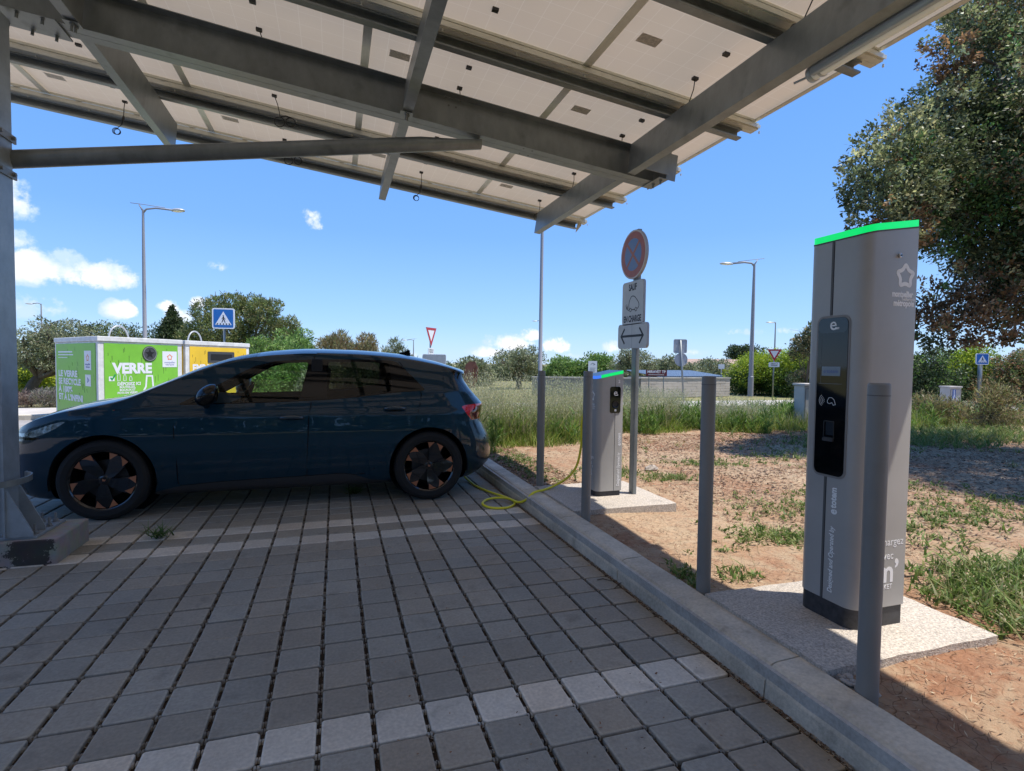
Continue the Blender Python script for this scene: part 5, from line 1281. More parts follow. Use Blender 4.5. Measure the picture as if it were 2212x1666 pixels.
# left olive
crown('olive_tree', 'broad clipped olive tree with a dark leaning trunk, left of the green container', 'tree', 18, 215, 695, 800, 17.5, 16000, .085, G_OLIVE, 21, .42, 2.0, trunk=.17, nc=34, flat=True, xb=48, asp=.4)
crown('olive_tree', 'clipped flat topped olive tree beyond the tall grass, behind the farthest bollard', 'tree', 1062, 1186, 750, 815, 30, 9000, .12, G_OLIVE, 22, .5, 2.4, trunk=.16, nc=24, flat=True, xb=1120, asp=.4)
crown('olive_tree', 'grey green olive tree behind the round no parking sign pole', 'tree', 1315, 1415, 752, 822, 33, 8000, .12, G_OLIVE, 23, .5, 2.4, trunk=.14, nc=20, asp=.4)
# pine mass and neighbours on the left
G2 = 'trees beyond the left car park road'
cl = []
for a in [(560, 720, 1.7), (520, 690, 1.6), (490, 715, 1.7), (450, 720, 1.5), (600, 720, 1.5), (545, 665, 1.2), (505, 660, 1.1), (570, 680, 1.3), (455, 680, 1.2), (430, 735, 1.3), (480, 755, 1.6), (540, 755, 1.7), (610, 755, 1.5), (470, 660, .8), (620, 700, .9), (630, 735, .9), (592, 668, .8)]:
    p = px(a[0], a[1], 40); cl.append((p[0], p[1] + random.uniform(-1.5, 1.5), p[2], a[2] * .85, a[2] * .85, a[2] * .75))
tree('pine_tree', 'large rounded pine rising behind the pedestrian crossing sign', 'tree', (*px(540, 800, 40)[:2], 0), cl, 42000, .20, G_PINE, .3, 31, None, sub=20, subr=.24, asp=.28, up=.6)
tree('conifer_tree', 'pointed dark conifer left of the large rounded pine', 'tree', (*px(372, 800, 40)[:2], 0), [(*px(372, y, 40), r, r, .42) for y, r in ((672, .14), (682, .32), (692, .5), (703, .7), (715, .85), (727, 1.0), (740, 1.15), (755, 1.3))], 9000, .18, G_DARK, .16, 33, None, limbs=False, fork=.8, sub=18, subr=.3)
for (x0, x1, yt, d, s, nm, lab) in ((118, 215, 694, 38, 34, 'pine_tree', 'low dark pine canopy behind the left olive tree'), (200, 300, 692, 40, 35, 'pine_tree', 'rounded pine canopy above the green container lid'), (282, 350, 684, 42, 36, 'pine_tree', 'pine canopy right behind the tall street lamp on the left'), (380, 432, 688, 42, 37, 'pine_tree', 'narrow pine crown between the pointed conifer and the large pine')):
    bush(nm, lab, 'tree', x0, x1, yt, d, 12000, .2, G_PINE if s % 2 else G_DARK, s, .9, deep=4, sub=14, subr=.28, asp=.3, up=.5)
for x, y, s in ((142, 678, 41), (292, 668, 42), (301, 662, 43)):
    pass
bush('deciduous_tree', 'bright green leafy tree at the right foot of the large pine', 'tree', 592, 688, 704, 34, 16000, .15, G_LIGHT, 44, .65, deep=3, sub=12, subr=.3)
bush('deciduous_tree', 'yellow green leafy tree between the pine and the yellow container', 'tree', 560, 640, 722, 30, 12000, .14, G_LIGHT, 45, .55, deep=3)
# oleander-like bushes above the car roof
for (x0, x1, yt, d, s, pal, lab) in ((682, 772, 722, 21, 51, G_DRY, 'brownish spiky bush above the middle of the car roof'), (760, 826, 728, 21, 52, G_DRY, 'low brown leafed bush left of the roof aerial'), (806, 908, 722, 21, 53, G_OLIVE, 'olive green spiky bush behind the roof aerial'), (600, 700, 745, 19, 54, G_LIGHT, 'green shrub seen through the front car window')):
    bush('bush', lab, 'shrub', x0, x1, yt, d, 15000, .16, pal, s, .36, deep=1.6, asp=.16, up=1.2, sub=12, subr=.42, trunk=.04)
# greenery seen through the car windows
for (x0, x1, yt, d, s, pal, lab) in ((470, 600, 768, 17, 61, G_LIGHT, 'green bush behind the steering wheel, beyond the car'), (640, 760, 775, 17, 62, G_OLIVE, 'grey green bush seen through the car side windows'), (740, 880, 778, 17, 63, G_DARK, 'dark green bush seen through the rear side window')):
    bush('bush', lab, 'shrub', x0, x1, yt, d, 11000, .10, pal, s, .38, base=0, deep=1.4, trunk=.04)
# left foreground planting
bush('lavender', 'grey lavender cushion left of the green container', 'shrub', 88, 122, 838, 15.5, 3500, .09, [(0.22, 0.19, 0.17), (0.17, 0.15, 0.13), (.15, .16, .11)], 71, .2, deep=.8, asp=.14, up=1.2, trunk=.02)
bush('lavender', 'brown lavender cushion at the foot of the left olive tree', 'shrub', 46, 84, 844, 15.5, 3000, .09, [(0.17, 0.12, 0.10), (0.2, 0.15, 0.12)], 72, .18, deep=.8, asp=.14, up=1.2, trunk=.02)
bush('bush', 'yellow green bush behind the trunk of the left olive tree', 'shrub', 60, 130, 790, 19, 7000, .10, G_YEL, 73, .35, deep=1.2, trunk=.04)
bush('bush', 'dark bush at the left edge behind the carport post', 'shrub', -30, 60, 770, 21, 6000, .12, G_DARK, 74, .45, deep=1.4, trunk=.04)
# behind the wall, centre to right
for (x0, x1, yt, d, s, pal, lab) in ((880, 985, 782, 40, 79, G_OLIVE, 'low dull hedge behind the left give way sign pole'), (1040, 1200, 786, 44, 80, G_DARK, 'low dark hedge behind the clipped olive tree'), (985, 1062, 775, 34, 81, G_OLIVE, 'dull green hedge behind the rusty sculpture'), (1180, 1256, 768, 36, 82, G_LIGHT, 'fresh green bush right of the clipped olive tree'), (1236, 1330, 760, 36, 83, G_LIGHT, 'fresh green bush behind the short totem'), (1395, 1500, 772, 40, 84, G_OLIVE, 'grey green bush above the dark red sign board'), (1488, 1592, 776, 44, 85, G_OLIVE, 'grey green trees in front of the tiled roof')):
    bush('bush', lab, 'shrub', x0, x1, yt, d, 12000, .17, pal, s, .7, deep=2.5, trunk=.06, sub=12, subr=.3)
crown('deciduous_tree', 'sparse tree standing behind the long tiled roof', 'tree', 1560, 1642, 748, 778, 62, 5000, .26, G_DARK, 86, .7, 2.5, trunk=.12, nc=14)
bush('hedge', 'yellow green hedge behind the right street lamp', 'hedge', 1574, 1705, 762, 27, 42000, .085, HEDGE, 91, .5, deep=2.4, trunk=.03, sub=12, nc=90, tips=True)
bush('hedge', 'tall hedge with yellow tips left of the tall totem', 'hedge', 1655, 1765, 746, 26, 32000, .085, HEDGE, 92, .5, deep=2.2, trunk=.03, sub=12, nc=80, tips=True)
bush('bush', 'brown leafed small tree at the left edge of the tall totem', 'shrub', 1716, 1765, 690, 22, 9000, .09, G_DRY + G_DARK, 93, .35, deep=1.2, trunk=.05)
bush('hedge', 'dark green hedge right behind the tall totem', 'hedge', 1900, 2060, 745, 22, 22000, .09, G_DARK + G_LIGHT[:1], 94, .45, deep=2.0, trunk=.05, nc=46)
bush('hedge', 'yellow green hedge around the right pedestrian crossing sign', 'hedge', 2020, 2150, 742, 23, 32000, .09, HEDGE, 95, .48, deep=1.8, trunk=.03, nc=80, tips=True)
bush('hedge', 'reddish photinia hedge at the right edge', 'hedge', 2130, 2290, 752, 21, 22000, .09, [(.24, .13, .07), (.10, .14, .04), (.06, .09, .03), (.19, .16, .06)], 96, .42, deep=1.8, trunk=.05, nc=44)
# dry shrubs beside the road on the right
for (x0, x1, yt, d, s, lab) in ((1966, 2066, 850, 12.5, 97, 'dry twiggy shrub beside the road, just right of the tall totem'), (2085, 2200, 822, 11.5, 98, 'dry twiggy shrub beside the road at the right edge')):
    bush('shrub', lab, 'shrub', x0, x1, yt, d, 5200, .075, G_DRY + [(.2, .2, .07)], s, .22, base=.08, deep=.9, asp=.22, up=.9, trunk=.03, nc=26)
# ================================================================ GRASS AND WEEDS
def blades(P, h, w, col, seed, lean=.35, seg=3, curve=.5, az=None):
    """tapered curved blades; P (n,3), h, w arrays"""
    g = np.random.default_rng(seed); n = len(P); az = g.uniform(0, 2 * PI, n) if az is None else az
    d = np.stack([np.cos(az), np.sin(az), np.zeros(n)], 1); s = np.stack([-np.sin(az), np.cos(az), np.zeros(n)], 1)
    tw = g.uniform(0, 2 * PI, n); s2 = s * np.cos(tw)[:, None] + d * np.sin(tw)[:, None]
    ln = lean * g.random(n); V = []; C_ = []
    for k in range(seg + 1):
        t = k / seg; wk = w * (1 - t) ** .7 * .5 + (0.0004 if k == seg else 0)
        c = P + d * (h * (ln * t + curve * g.random(n) * 0 + curve * ln * t * t))[:, None] + np.array([0, 0, 1]) * (h * (t - .25 * curve * ln * t * t))[:, None]
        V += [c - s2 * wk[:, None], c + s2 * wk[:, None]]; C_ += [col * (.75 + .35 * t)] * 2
    V = np.stack(V, 1); C_ = np.stack(C_, 1); m = 2 * (seg + 1)
    F = np.concatenate([np.stack([np.arange(n) * m + 2 * k, np.arange(n) * m + 2 * k + 1, np.arange(n) * m + 2 * k + 3, np.arange(n) * m + 2 * k + 2], 1) for k in range(seg)])
    tips = P + d * (h * ln * (1 + curve))[:, None] + np.array([0, 0, 1]) * (h * (1 - .25 * curve * ln))[:, None]
    return V.reshape(-1, 3), F, C_.reshape(-1, 3), tips, d
def merge(parts):
    V, F, C_, o = [], [], [], 0
    for v, f, c in parts: V.append(v); F.append(f + o); C_.append(c); o += len(v)
    return np.concatenate(V), np.concatenate(F), np.concatenate(C_)
def stuff(name, parts, m='grass_mat'):
    V, F, C_ = merge(parts); o = bpy.data.objects.new(name, npmesh(name, V, F, np.clip(C_, .003, .9), m)); COL.objects.link(o); return tag(o, kind='stuff')
gr_ = np.random.default_rng(17)
def nfield(x, y, s, ph=0): return np.sin(x * s + ph) * np.sin(y * s * 1.17 + ph * 2.1) + .5 * np.sin(x * s * 2.3 + 1.3 + ph) * np.sin(y * s * 2.7 + ph)
def pick(n, pal, g): 
    p = np.array(pal)[g.integers(0, len(pal), n)]; return p * (.75 + .5 * g.random((n, 1)))
GREENS = [(.19, .30, .035), (.26, .36, .05), (.13, .22, .03), (.36, .40, .10), (.40, .38, .15)]
STRAWS = [(.42, .38, .22), (.50, .45, .29), (.36, .33, .17), (.33, .36, .15)]
def edge(x):   # where the grass band begins (Y) as a function of X
    return np.interp(x, [1.9, 2.6, 3.6, 5, 7, 9, 12, 20], [5.2, 5.3, 5.9, 6.6, 6.6, 6.2, 6.0, 6.0]) + .18 * np.sin(x * 3.1) + .1 * np.sin(x * 7.7)
def band(n, x0, x1, y1, g):
    x = x0 + (x1 - x0) * g.random(n) ** 1.25; e = edge(x); y = e + (y1 - e) * g.random(n) ** .8
    return x, y
parts = []
# short dense green
n = 75000; x, y = band(n, 1.98, 17, 8.85, gr_); keep = nfield(x, y, 2.1) > -.75; x, y = x[keep], y[keep]; n = len(x)
h = (.13 + .27 * gr_.random(n)) * (.75 + .35 * nfield(x, y, 1.7, .6).clip(-1, 1)) * np.clip((y - edge(x)) / .5 + .35, .35, 1)
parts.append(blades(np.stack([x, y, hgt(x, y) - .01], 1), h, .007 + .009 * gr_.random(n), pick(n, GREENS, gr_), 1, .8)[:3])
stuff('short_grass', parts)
# tall weeds and wild oats
parts = []
n = 26000; x, y = band(n, 1.98, 16, 8.8, gr_); keep = (nfield(x, y, 1.6, 2.) > -.35) & (y > edge(x) + .35); x, y = x[keep], y[keep]; n = len(x)
tall = np.interp(x, [2, 4.2, 6, 16], [.62, .55, .42, .34])
h = tall * (.5 + .7 * gr_.random(n)); mix_ = gr_.random((n, 1)) < .7
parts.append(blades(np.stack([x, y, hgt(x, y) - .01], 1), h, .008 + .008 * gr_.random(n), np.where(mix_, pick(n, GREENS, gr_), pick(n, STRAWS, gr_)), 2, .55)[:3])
# oat stems with drooping spikelets
n = 5200; x = 2.05 + 6.5 * gr_.random(n) ** 1.3; y = np.maximum(edge(x) + .5, 5.3 + 3.5 * gr_.random(n)); keep = (y < 8.85) & (nfield(x, y, 1.3, 1.) > -.45); x, y = x[keep], y[keep]; n = len(x)
h = np.interp(x, [2, 4, 6, 9], [1.08, 1.0, .78, .6]) * (.72 + .4 * gr_.random(n))
v, f, c, tips, dr = blades(np.stack([x, y, hgt(x, y)], 1), h, .0032 + 0 * x, pick(n, STRAWS, gr_), 3, .28, 4, .9); parts.append((v, f, c))
for q in range(9):
    t = 1 - .055 * q; P = np.stack([x, y, hgt(x, y)], 1) + (tips - np.stack([x, y, hgt(x, y)], 1)) * t + gr_.normal(size=(n, 3)) * [.028, .028, .01]
    L = .022 + .016 * gr_.random(n); a = gr_.uniform(0, 2 * PI, n); dn = np.stack([.35 * np.cos(a), .35 * np.sin(a), -np.ones(n)], 1); sd = np.stack([-np.sin(a), np.cos(a), 0 * a], 1) * .005
    V = np.stack([P, P + dn * (L * .45)[:, None] + sd, P + dn * L[:, None], P + dn * (L * .45)[:, None] - sd], 1).reshape(-1, 3)
    parts.append((V, np.arange(4 * n).reshape(-1, 4), np.repeat(pick(n, [(.48, .48, .29), (.56, .53, .36), (.38, .41, .2)], gr_), 4, 0)))
stuff('tall_grass', parts)
# broad leaved weeds inside the band
def rosette(P, hh, n_leaf, L, W, pal, seed, lean=.9):
    g = np.random.default_rng(seed); m = len(P); Q = np.repeat(P, n_leaf, 0) + g.normal(size=(m * n_leaf, 3)) * [.02, .02, 0]
    Q[:, 2] += np.repeat(hh, n_leaf) * g.random(m * n_leaf)
    return blades(Q, L * (.6 + .7 * g.random(len(Q))), W * (.7 + .6 * g.random(len(Q))), pick(len(Q), pal, g), seed, lean, 3, 1.0)[:3]
n = 3200; x, y = band(n, 2.0, 16, 8.7, gr_); keep = nfield(x, y, 2.6, .3) > -.1; x, y = x[keep], y[keep]
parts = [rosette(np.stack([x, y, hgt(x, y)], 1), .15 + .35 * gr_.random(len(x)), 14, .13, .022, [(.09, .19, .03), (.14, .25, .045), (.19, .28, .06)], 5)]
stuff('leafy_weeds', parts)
# scattered tufts and sprouts on the bare soil
def shade_spots(n, x0, x1, y0, y1, g, thr, s, ph): 
    x = g.uniform(x0, x1, n); y = g.uniform(y0, y1, n); k = (nfield(x, y, s, ph) > thr) & (y < edge(x) + .3); return x[k], y[k]
parts = []
x, y = shade_spots(800, 2.2, 14, -3, 6.4, gr_, .7, 1.9, 4.1)
slabm = ~(((x < 3.05) & (y > -.55) & (y < .33)) | ((x < 3.03) & (y > 1.95) & (y < 3.0)))
x, y = x[slabm], y[slabm]
Q = np.repeat(np.stack([x, y], 1), 16, 0) + gr_.normal(size=(len(x) * 16, 2)) * .05; n = len(Q)
parts.append(blades(np.stack([Q[:, 0], Q[:, 1], hgt(Q[:, 0], Q[:, 1]) - .005], 1), .03 + .09 * gr_.random(n), .004 + .005 * gr_.random(n), pick(n, GREENS + STRAWS[:2], gr_), 7, 1.3)[:3])
# denser green patches right of the tall totem
for (cx, cy, sx, sy, k, hh) in ((3.52, -.20, .16, .16, 95, .13), (3.85, .05, .34, .16, 130, .13), (3.28, -.50, .10, .20, 45, .16), (4.3, -.1, .35, .3, 120, .15), (3.9, 1.7, .4, .2, 70, .07), (5.2, 2.1, .6, .2, 110, .08), (3.30, -.62, .12, .14, 40, .12), (4.6, .95, .5, .18, 120, .08), (5.6, 1.3, .6, .2, 120, .07), (6.6, 4.0, .9, .3, 160, .08), (9.0, 4.6, 1.6, .4, 260, .12), (11.0, 4.9, 1.5, .5, 700, .25), (2.42, .60, .09, .06, 16, .08), (2.8, 1.05, .18, .10, 20, .05), (3.3, 1.1, .2, .12, 90, .08), (3.6, 3.1, .2, .1, 60, .07), (4.6, 3.8, .3, .14, 80, .06), (3.1, 3.5, .2, .15, 120, .09), (2.25, 3.6, .10, .3, 40, .06), (2.3, 4.5, .14, .4, 90, .07), (2.09, .62, .04, .1, 25, .08)):
    X_, Y_ = gr_.normal(cx, sx, k), gr_.normal(cy, sy, k); kk = X_ > 2.0; X_, Y_ = X_[kk], Y_[kk]
    kk = ~((X_ < 3.0) & (((Y_ > -.5) & (Y_ < .28)) | ((Y_ > 1.99) & (Y_ < 2.96)))); X_, Y_ = X_[kk], Y_[kk]
    parts.append(rosette(np.stack([X_, Y_, hgt(X_, Y_)], 1), hh * .7 * gr_.random(len(X_)), 8, hh * .42, .017, [(.15, .24, .05), (.22, .30, .08), (.11, .18, .04), (.32, .32, .13)], int(cx * 10), 1.1))
    m = max(8, k // 5); X2, Y2 = gr_.normal(cx, sx, m), gr_.normal(cy, sy, m); kk = (X2 > 3.05) | (Y2 > .35) & (X2 > 2.0); X2, Y2 = X2[kk], Y2[kk]
    parts.append(blades(np.stack([X2, Y2, hgt(X2, Y2)], 1), hh * (1.2 + 1.2 * gr_.random(len(X2))), .003 + 0 * X2, pick(len(X2), STRAWS, gr_), 3, .8)[:3])
for (cx, cy, sx, sy, m, hh) in ((3.22, -.62, .10, .14, 60, .30), (2.95, -1.0, .08, .06, 12, .22), (3.6, -.75, .2, .15, 60, .28), (4.1, -.4, .3, .2, 70, .3), (2.72, -1.25, .05, .05, 8, .2)):
    X2, Y2 = gr_.normal(cx, sx, m), gr_.normal(cy, sy, m)
    v, f, c, tp, d_ = blades(np.stack([X2, Y2, hgt(X2, Y2)], 1), hh * (.6 + .7 * gr_.random(m)), .003 + 0 * X2, pick(m, STRAWS + [(.3, .32, .12)], gr_), 31, .7, 4, .8); parts.append((v, f, c))
    for q in range(5):
        P = tp - (tp - np.stack([X2, Y2, hgt(X2, Y2)], 1)) * .06 * q + gr_.normal(size=(m, 3)) * .006; a = gr_.uniform(0, 2 * PI, m); dn = np.stack([.6 * np.cos(a), .6 * np.sin(a), .5 * np.ones(m)], 1); sd = np.stack([-np.sin(a), np.cos(a), 0 * a], 1) * .003
        parts.append((np.stack([P, P + dn * .008 + sd, P + dn * .018, P + dn * .008 - sd], 1).reshape(-1, 3), np.arange(4 * m).reshape(-1, 4), np.repeat(pick(m, [(.5, .45, .3), (.42, .34, .2)], gr_), 4, 0)))
stuff('sparse_weeds', parts)
# straw, twigs and dead leaves lying on the soil
def litter(n, x0, x1, y0, y1, L0, W0, pal, g, zf=hgt, dz=.004, msk=None):
    x, y = g.uniform(x0, x1, n), g.uniform(y0, y1, n)
    if msk is not None: k = msk(x, y); x, y = x[k], y[k]
    n = len(x); a = g.uniform(0, PI, n); L = L0 * (.4 + g.random(n)); W = W0 * (.5 + g.random(n)); z = zf(x, y) + dz + .006 * g.random(n)
    d = np.stack([np.cos(a), np.sin(a), g.normal(0, .18, n)], 1) * L[:, None] / 2; s = np.stack([-np.sin(a), np.cos(a), g.normal(0, .35, n)], 1) * W[:, None] / 2
    P = np.stack([x, y, z], 1); V = np.stack([P - d - s * .4, P - d * .2 - s, P + d, P + d * .1 + s], 1).reshape(-1, 3)
    return V, np.arange(4 * n).reshape(-1, 4), np.repeat(pick(n, pal, g), 4, 0)
off_slab = lambda x, y: ~((x < 3.0) & (((y > -.5) & (y < .28)) | ((y > 1.99) & (y < 2.96))))
LP = [(.38, .28, .18), (.32, .20, .125), (.24, .14, .09), (.46, .37, .25), (.16, .10, .07), (.28, .15, .09)]
gl = np.random.default_rng(23)
stuff('ground_litter', [litter(9000, 2.0, 4.2, -2.2, 2.2, .028, .004, LP, gl, msk=lambda x, y: off_slab(x, y) & (nfield(x, y, 2.2, 1.1) > -.5)), litter(20000, 2.0, 11, 2.0, 6.6, .04, .009, LP, gl, msk=off_slab), litter(14000, 3.2, 11, -.5, 3.5, .05, .010, LP, gl), litter(15000, 3.6, 13, .6, 5.8, .045, .016, [(.10, .065, .045), (.15, .09, .06), (.06, .045, .035), (.2, .12, .07)], gl, msk=lambda x, y: nfield(x, y, 1.5, .4) > -.55), litter(6000, 4.5, 9.5, 4.9, 6.5, .05, .02, [(.30, .15, .08), (.22, .12, .07), (.4, .26, .16)], gl), litter(5000, 2.0, 2.6, 2.9, 6.0, .05, .014, LP, gl)], 'litter')  # dark mulch where the oak shades the soil, its colour deepening that shade
# debris in the joint beside the kerb and in the wide joints
zfl = lambda x, y: 0 * x - .012
stuff('joint_debris', [litter(9000, 1.745, 1.785, -2.4, 5.0, .014, .006, [(.22, .14, .09), (.34, .26, .17), (.13, .08, .05), (.4, .34, .26)], gl, zf=zfl, dz=.002),
    litter(26000, -3.0, 1.76, -1.6, 3.4, .011, .005, [(.16, .10, .065), (.26, .19, .12), (.10, .07, .045), (.34, .30, .24)], gl, zf=zfl, dz=.0, msk=lambda x, y: np.abs((x / U) - np.round(x / U)) < .05),
    litter(500, .2, 1.76, -1.8, 2.5, .012, .006, LP, gl, zf=lambda x, y: 0 * x + .001, dz=0)], 'litter')
# weeds growing in the paving
def weed(x, y, z, label, n=60, h=.08, seed=1, w=.012):
    g = np.random.default_rng(seed); P = np.tile([0., 0, 0], (n, 1)) + g.normal(size=(n, 3)) * [.03, .02, 0]; P[:, 2] = h * .5 * g.random(n)
    V, F, C_, _, _ = blades(P, h * (.5 + .8 * g.random(n)), w * (.6 + .8 * g.random(n)), pick(n, [(.09, .17, .04), (.13, .22, .06)], g), seed, 1.6, 3, 1.0)
    o = bpy.data.objects.new('weed', npmesh('weed', V, F, C_, 'grass_mat')); COL.objects.link(o); o.location = (x, y, z); return tag(o, label, 'weed')
q = pz(343, 1163); weed(q[0], q[1], -.005, 'small green weed on the light pavers right of the plinth', 70, .085, 3)
q = pz(765, 1066); weed(q[0], q[1], -.005, 'dark clump of weeds under the middle of the car', 150, .07, 4, .008)
# twigs on the paving
for i, pts in enumerate(([(1210, 1158), (1222, 1155), (1238, 1159), (1252, 1160)], [(1248, 1176), (1256, 1168), (1264, 1162)], [(1187, 1163), (1198, 1170), (1206, 1178)], [(1190, 1060), (1196, 1066)])):
    P = [tuple(pz(x + 80, y + 95, .006)) for x, y in pts]; o = MB().tube(P, .003, 5).build('twig', 'bark'); tag(o, ['thin curved twig lying on the pavers near the kerb', 'short straight twig nearest the kerb', 'forked twig lying across a paver joint', 'tiny twig at the far end of the pavers'][i], 'twig')
# pebbles at the slab corner
g = random.Random(4)
peb = MB()
for i in range(60): peb.ell((2.0 + g.random() * .05, -.52 - g.random() * .14, .112 + g.random() * .02), (.008 + g.random() * .010,) * 2 + (.007,), 7, 5)
tag(peb.build('gravel', 'pebble', smooth=True), kind='stuff')
pd = [(3.40, 1.10), (3.95, 2.55), (4.6, 3.35), (3.2, 4.1), (2.62, .9)]
for i, (x, y) in enumerate(((5.9, 5.4), (3.72, 3.6))):
    mb = MB(); mb.ell((0, 0, .02), (.09, .06, .045), 9, 6)
    for k, v in enumerate(mb.v): mb.v[k] = tuple(c * random.uniform(.85, 1.15) for c in v)
    o = mb.build('stone', 'pebble'); o.location = (x, y, .1); tag(o, ['flat brown stone in front of the grass band', 'small dark stone in the bare soil behind the short totem'][i], 'stone')
# ================================================================ RECYCLING CONTAINERS
pB = px(212, 800, 10.5)[:2]; pC = px(393, 800, 12.2)[:2]; pA = px(120, 800, 12.0)[:2]
pB2 = px(401, 800, 12.35)[:2]; pD = px(538, 800, 14.3)[:2]
HB = 1.80
def container(name, label, B, Cc, A, matn, loc):
    loc = (float(loc[0]), float(loc[1]), 0.0)
    t = thing(name, loc, label, 'recycling container')
    B, Cc, A = np.array(B), np.array(Cc), np.array(A); E_ = A + Cc - B
    ux = (Cc - B); Lf = np.linalg.norm(ux); ux /= Lf; us_ = (A - B); Ls = np.linalg.norm(us_); us_ /= Ls
    mb = MB(); q = [B, Cc, E_, A]
    mb.add([(*p, .03) for p in q] + [(*p, HB - .10) for p in q], [(0, 1, 5, 4), (1, 2, 6, 5), (2, 3, 7, 6), (3, 0, 4, 7), (0, 3, 2, 1), (4, 5, 6, 7)])
    body_ = mb.build('body', 'bin_white', t, world=loc)
    # lid with overhang
    c = sum(q) / 4; e = [p + (p - c) * .02 for p in q]
    mb = MB(); mb.add([(*p, HB - .095) for p in e] + [(*p, HB) for p in e], [(0, 1, 5, 4), (1, 2, 6, 5), (2, 3, 7, 6), (3, 0, 4, 7), (0, 3, 2, 1), (4, 5, 6, 7)]); mb.build('lid', 'bin_white', t, world=loc, bevel=.01)
    nf = np.array([ux[1], -ux[0]]);  nf = nf if nf @ (np.array(CAM[:2]) - B) > 0 else -nf
    ns = np.array([us_[1], -us_[0]]); ns = ns if ns @ (np.array(CAM[:2]) - B) > 0 else -ns
    Ff = lambda d: frame((B[0] + nf[0] * d - loc[0], B[1] + nf[1] * d - loc[1], 0), (ux[0], ux[1], 0), (0, 0, 1))
    Fs = lambda d: frame((A[0] + ns[0] * d - loc[0], A[1] + ns[1] * d - loc[1], 0), (-us_[0], -us_[1], 0), (0, 0, 1))
    m = .11
    mb = MB(); plate(mb, [(m, .12), (Lf - m, .12), (Lf - m, HB - .13), (m, HB - .13)], 0, .012, Ff(0)); pf = mb.build('front_panel', matn, t)
    mb = MB(); plate(mb, [(m, .12), (Ls - m, .12), (Ls - m, HB - .13), (m, HB - .13)], 0, .012, Fs(0)); ps = mb.build('side_panel', matn, t)
    # lifting loop on the lid
    cc = c; mb = MB(); dd = ux
    pts = [(cc[0] + dd[0] * .22 * math.cos(a), cc[1] + dd[1] * .22 * math.cos(a), HB - .01 + .30 * math.sin(a)) for a in np.linspace(0, PI, 14)]
    mb.tube(pts, .018, 8); mb.build('lifting_loop', 'lamp_head_mat', t, smooth=True, world=loc)
    # grime streaks running down
    mb = MB(); g = random.Random(3)
    for k in range(26):
        s, zt, l = g.uniform(m + .05, Lf - m - .05), g.uniform(.9, HB - .2), g.uniform(.03, .16); plate(mb, [(s, zt), (s + .008, zt - .01), (s + .006, zt - l), (s + .001, zt - l)], .0125, .0135, Ff(0))
    for k in range(22):
        s, zt, l = g.uniform(m + .05, Ls - m - .05), g.uniform(.5, HB - .2), g.uniform(.04, .2); w = g.uniform(.004, .02); plate(mb, [(s, zt), (s + w, zt - .01), (s + w * .6 + l * .4, zt - l), (s + l * .4, zt - l)], .0125, .0135, Fs(0))
    mb.build('grime', 'stain_mat', t)
    return t, Ff, Fs, Lf, Ls, pf, ps
bins = container('recycling_container', 'green and white glass recycling container with round opening', pB, pC, pA, 'bin_green', (pB + pC) / 2)
t, Ff, Fs, Lf, Ls, pf, ps = bins
def logo(mbM, cx, cz, w, par, d=.014):
    mb = MB(); plate(mb, [(cx - w / 2, cz - w / 2), (cx + w / 2, cz - w / 2), (cx + w / 2, cz + w / 2), (cx - w / 2, cz + w / 2)], d, d + .001, mbM(0)); mb.build('sticker', 'sign_white', par)
    mb = MB(); ribbon(mb, [(x + cx, z + cz + w * .13) for x, z in star_pts(w * .19, w * .11)], w * .05, d + .001, d + .002, mbM(0), closed=True); mb.build('star_logo', 'logo_orange', par)
    text('montpellier', w * .16, 'logo_blue', par, 'sticker_text', mbM(d + .002) @ Matrix.Translation((cx, cz - w * .2, 0)), ext=.0003); text('métropole', w * .14, 'logo_blue', par, 'sticker_text', mbM(d + .002) @ Matrix.Translation((cx, cz - w * .34, 0)), ext=.0003)
s1 = Lf / 1.0
def fx(px_): return Lf * (px_ - 655) / (1245 - 655)      # surveyed along the front face
cx0 = fx(900) 
text('VERRE', .28, 'sign_white', pf, 'lettering', Ff(.014) @ Matrix.Translation((Lf * .375, 1.17, 0)), ext=.0005, bold=.014, sx=1.02)
mb = MB(); plate(mb, [(x + Lf * .575, z + 1.48) for x, z in circ(.16, 28)], .012, .022, Ff(0)); rg = mb.build('opening_ring', 'bin_dark', t)
mb = MB(); plate(mb, [(x + Lf * .575, z + 1.48) for x, z in star_pts(.12, .04, 5, 2)], .0222, .0235, Ff(0)); mb.build('opening', 'seam_dark', rg)
mb = MB(); ribbon(mb, [(x + Lf * .575, z + 1.48) for x, z in circ(.14, 24)], .012, .0222, .028, Ff(0), closed=True); mb.build('opening_rim', 'galv_dark', rg)
logo(Ff, Lf * .83, 1.37, .34, pf)
mb = MB(); ribbon(mb, [(Lf * .57 - .20, .45), (Lf * .57 - .16, .66), (Lf * .57 - .08, .80), (Lf * .57 - .06, 1.02), (Lf * .57 + .06, 1.02), (Lf * .57 + .08, .80), (Lf * .57 + .16, .66), (Lf * .57 + .20, .45)], .035, .013, .0142, Ff(0)); mb.build('bottle_outline', 'sign_white', pf)
mb = MB(); ribbon(mb, [(.22, 1.00), (.25, .96), (.32, 1.06)], .03, .0145, .0155, Ff(0)); mb.build('tick', 'tick_green', pf)
mb = MB(); plate(mb, [(.19, .93), (.30, .93), (.30, 1.02), (.19, 1.02)], .013, .014, Ff(0)); 
for k, h in enumerate((.17, .13, .09)): ribbon(mb, [(.40 + k * .12, .93), (.36 + k * .12, .93), (.36 + k * .12, .93 + h * .6), (.375 + k * .12, .93 + h), (.395 + k * .12, .93 + h), (.41 + k * .12, .93 + h * .6), (.41 + k * .12, .93)], .010, .013, .014, Ff(0))
mb.build('pictograms', 'sign_white', pf)
